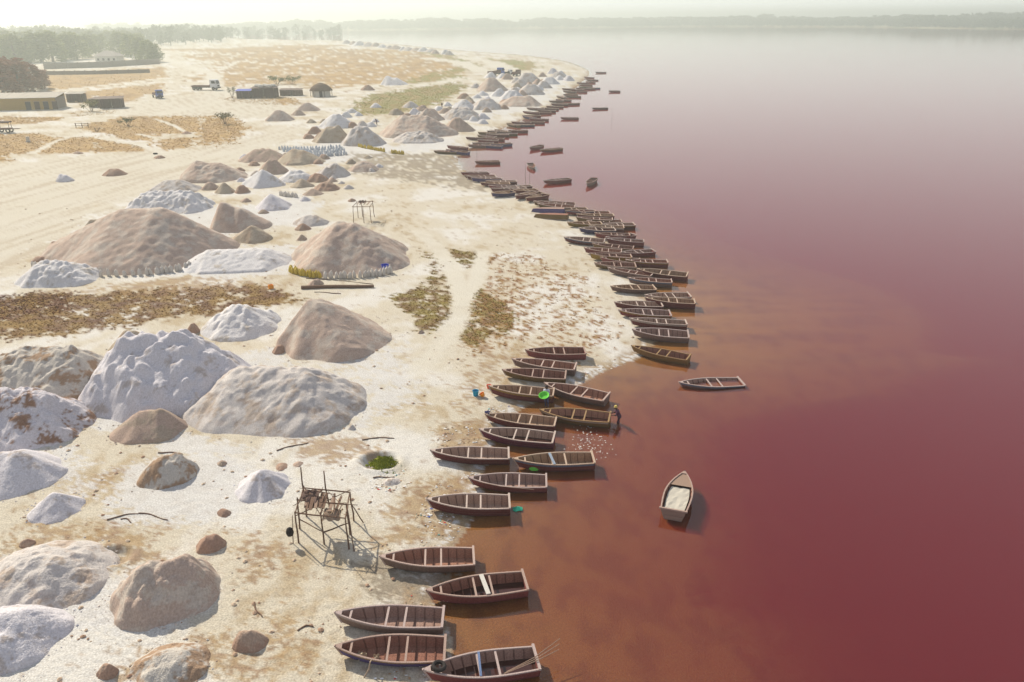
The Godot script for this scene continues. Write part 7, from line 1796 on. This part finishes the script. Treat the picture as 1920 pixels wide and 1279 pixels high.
func materials() -> void:
	M.wood_tex = noise_tex(0.03, Color(0.55, 0.52, 0.5), Color(1.0, 1.0, 1.0), 3)
	M.wood_nrm = noise_tex(0.05, Color.BLACK, Color.WHITE, 4, true)
	M.grain = noise_tex(0.06, Color(0.76, 0.745, 0.73), Color(1.0, 1.0, 1.0), 7)
	M.grain_nrm = noise_tex(0.08, Color.BLACK, Color.WHITE, 8, true)
	M.ground = mat(Color.WHITE, 0.95, true, M.grain, Vector3.ONE * 0.23, true, M.grain_nrm, 0.7)
	M.heap = mat(Color.WHITE, 0.95, true, M.grain, Vector3.ONE * 0.27, true, M.grain_nrm, 1.2)
	M.bark = mat(Color.WHITE, 0.95, true)
	M.leaf = mat(Color.WHITE, 0.8, true); M.leaf.backlight_enabled = true; M.leaf.backlight = Color(0.6, 0.6, 0.35)
	M.blade = mat(Color.WHITE, 0.85, true)
	M.flesh = mat(Color.WHITE, 0.7, true)
	M.stick = mat(lin(0.28, 0.18, 0.13), 0.9, false, M.wood_tex, Vector3(1, 1, 1), false, M.wood_nrm, 0.6)
	M.pale_wood = mat(lin(0.5, 0.36, 0.28), 0.85, false, M.wood_tex, Vector3(1, 2, 2), false, M.wood_nrm, 0.5)
	M.dark_wood = mat(lin(0.13, 0.07, 0.055), 0.9, false, M.wood_tex, Vector3(1, 0.4, 1))
	M.cloth = mat(lin(0.42, 0.32, 0.24), 0.95, false, M.grain, Vector3.ONE * 2.0)
	M.rubber = mat(lin(0.035, 0.03, 0.03), 0.8, false, M.grain, Vector3.ONE * 2.0)
	M.dark = mat(lin(0.05, 0.04, 0.045), 0.8, false, M.grain, Vector3.ONE)
	M.white = mat(lin(0.68, 0.66, 0.62), 0.85, false, M.grain, Vector3.ONE * 0.5)
	M.orange = mat(lin(0.75, 0.3, 0.03), 0.6)
	M.green = mat(lin(0.12, 0.5, 0.05), 0.4)
	M.pale_blue = mat(lin(0.4, 0.5, 0.65), 0.8, false, M.wood_tex, Vector3(1, 2, 2))
	M.worn_blue = mat(lin(0.2, 0.3, 0.55), 0.8, false, M.wood_tex, Vector3(1, 2, 2))
	M.yellow_wall = mat(lin(0.6, 0.4, 0.1), 0.9, false, M.wood_tex, Vector3.ONE * 0.3)
	M.grey_wall = mat(lin(0.36, 0.31, 0.27), 0.95, false, M.wood_tex, Vector3.ONE * 0.3)
	M.brown_wall = mat(lin(0.24, 0.15, 0.1), 0.95, false, M.wood_tex, Vector3.ONE * 0.3)
	M.sheet = mat(lin(0.42, 0.38, 0.33), 0.7, false, M.wood_tex, Vector3.ONE * 0.4)
	M.tarp = mat(lin(0.2, 0.13, 0.11), 0.8, false, M.wood_tex, Vector3.ONE * 0.5)
	M.blue_tarp = mat(lin(0.05, 0.08, 0.4), 0.7)
	M.thatch = mat(lin(0.2, 0.13, 0.09), 0.95, false, M.wood_tex, Vector3(2, 0.5, 2))
	M.pale_roof = mat(lin(0.55, 0.5, 0.46), 0.8, false, M.wood_tex, Vector3.ONE * 0.3)
	M.blue_paint = mat(lin(0.05, 0.1, 0.4), 0.35); M.white_paint = mat(lin(0.65, 0.65, 0.66), 0.35); M.rust = mat(lin(0.22, 0.09, 0.06), 0.8, false, M.wood_tex, Vector3.ONE)
	M.bilge = mat(lin(0.05, 0.018, 0.015), 0.06); M.bilge.metallic_specular = 0.5
	M.crust = mat(lin(0.6, 0.5, 0.45), 0.9, false, M.wood_tex, Vector3(0.6, 2.2, 2.2))
	M.faded_blue = mat(lin(0.2, 0.25, 0.38), 0.85, false, M.wood_tex, Vector3(0.6, 2.2, 2.2))
	M.ochre_paint = mat(lin(0.45, 0.28, 0.08), 0.85, false, M.wood_tex, Vector3(0.6, 2.2, 2.2))
	M.glass = mat(lin(0.03, 0.035, 0.04), 0.08)

func _ready() -> void:
	var cam := Camera3D.new()
	cam.name = "camera"
	add_child(cam)
	cam.position = Vector3(0, 27, 0)
	cam.rotation_degrees = Vector3(CAM_PITCH, 0, -0.5)
	cam.rotation_order = EULER_ORDER_XYZ
	cam.fov = CAM_FOV; cam.near = 0.5; cam.far = 30000.0
	cam.current = true
	var env := Environment.new()
	env.background_mode = Environment.BG_SKY
	var sky := ProceduralSkyMaterial.new()
	sky.sky_top_color = lin(0.33, 0.36, 0.44); sky.sky_horizon_color = lin(0.9, 0.92, 0.87); sky.sky_curve = 0.12
	sky.ground_horizon_color = lin(0.6, 0.58, 0.52); sky.ground_bottom_color = lin(0.3, 0.25, 0.2)
	sky.sun_angle_max = 70.0; sky.sun_curve = 0.12
	env.sky = Sky.new(); env.sky.sky_material = sky
	env.tonemap_mode = Environment.TONE_MAPPER_LINEAR
	env.tonemap_exposure = 1.25
	env.volumetric_fog_enabled = true; env.volumetric_fog_density = 0.00065; env.volumetric_fog_albedo = Color(0.95, 0.98, 0.96); env.volumetric_fog_anisotropy = 0.4; env.volumetric_fog_length = 3000.0
	env.sdfgi_enabled = true; env.ssao_enabled = true; env.ssil_enabled = true
	var we := WorldEnvironment.new()
	we.name = "world_environment"; we.environment = env
	add_child(we)
	var sun := DirectionalLight3D.new()
	sun.name = "sun"
	add_child(sun)
	sun.look_at_from_position(Vector3.ZERO, SUN_TO)
	sun.light_energy = 1.6; sun.light_angular_distance = 0.8; sun.light_color = Color(1.0, 0.96, 0.88); sun.shadow_enabled = true
	rng.seed = 11
	nz.seed = 3; nz.frequency = 1.0; nz.fractal_octaves = 3
	nf.seed = 9; nf.frequency = 1.0; nf.fractal_octaves = 4; nf.noise_type = FastNoiseLite.TYPE_SIMPLEX_SMOOTH
	nc.seed = 5; nc.frequency = 1.0; nc.noise_type = FastNoiseLite.TYPE_CELLULAR; nc.fractal_type = FastNoiseLite.FRACTAL_NONE
	nr.seed = 6; nr.frequency = 1.0; nr.fractal_type = FastNoiseLite.FRACTAL_RIDGED; nr.fractal_octaves = 3
	nl.seed = 12; nl.frequency = 1.0; nl.fractal_type = FastNoiseLite.FRACTAL_NONE
	materials()
	make_ground()
	make_lake()
	make_mounds()
	var list := make_boats()
	make_boat_extras(list)
	make_buildings()
	make_vehicles()
	make_trees()
	make_sacks()
	make_stand(STAND, 1.95, true, "tall rickety pole stand with planks and sacking near the shore boats")
	make_stand(STAND2, 2.3, false, "small far pole stand on the bare sand above the second tan mound")
	shrub("bush", 2.6, 2.2, "low dark green shrub on the dry grass, nearest the wooden rack", [Color(0.05, 0.06, 0.02), Color(0.12, 0.12, 0.04)])
	shrub("bush2", 2.8, 3.0, "ragged reddish-green shrub on the small dry grass mound", [Color(0.07, 0.07, 0.025), Color(0.22, 0.16, 0.06)], 300)
	shrub("bush3", 3.2, 3.6, "green bush in front of the dark shacks", [Color(0.1, 0.1, 0.03), Color(0.2, 0.17, 0.06)], 300)
	shrub("bush4", 4.0, 4.0, "light green bush behind the market stalls", [Color(0.1, 0.12, 0.03), Color(0.16, 0.17, 0.05)], 300)
	shrub("bush5", 4.5, 3.6, "wider light green bush right behind the market stalls", [Color(0.1, 0.12, 0.03), Color(0.16, 0.17, 0.05)], 300)
	shrub("bush6", 2.4, 3.8, "thin upright shrub left of the blue awning stall", [Color(0.07, 0.08, 0.03), Color(0.15, 0.13, 0.05)], 200)
	shrub("bush7", 1.3, 1.0, "tiny brown shrub on the orange dry grass", [Color(0.12, 0.08, 0.03), Color(0.2, 0.12, 0.05)], 120)
	make_small()
	make_people()
	make_grass()
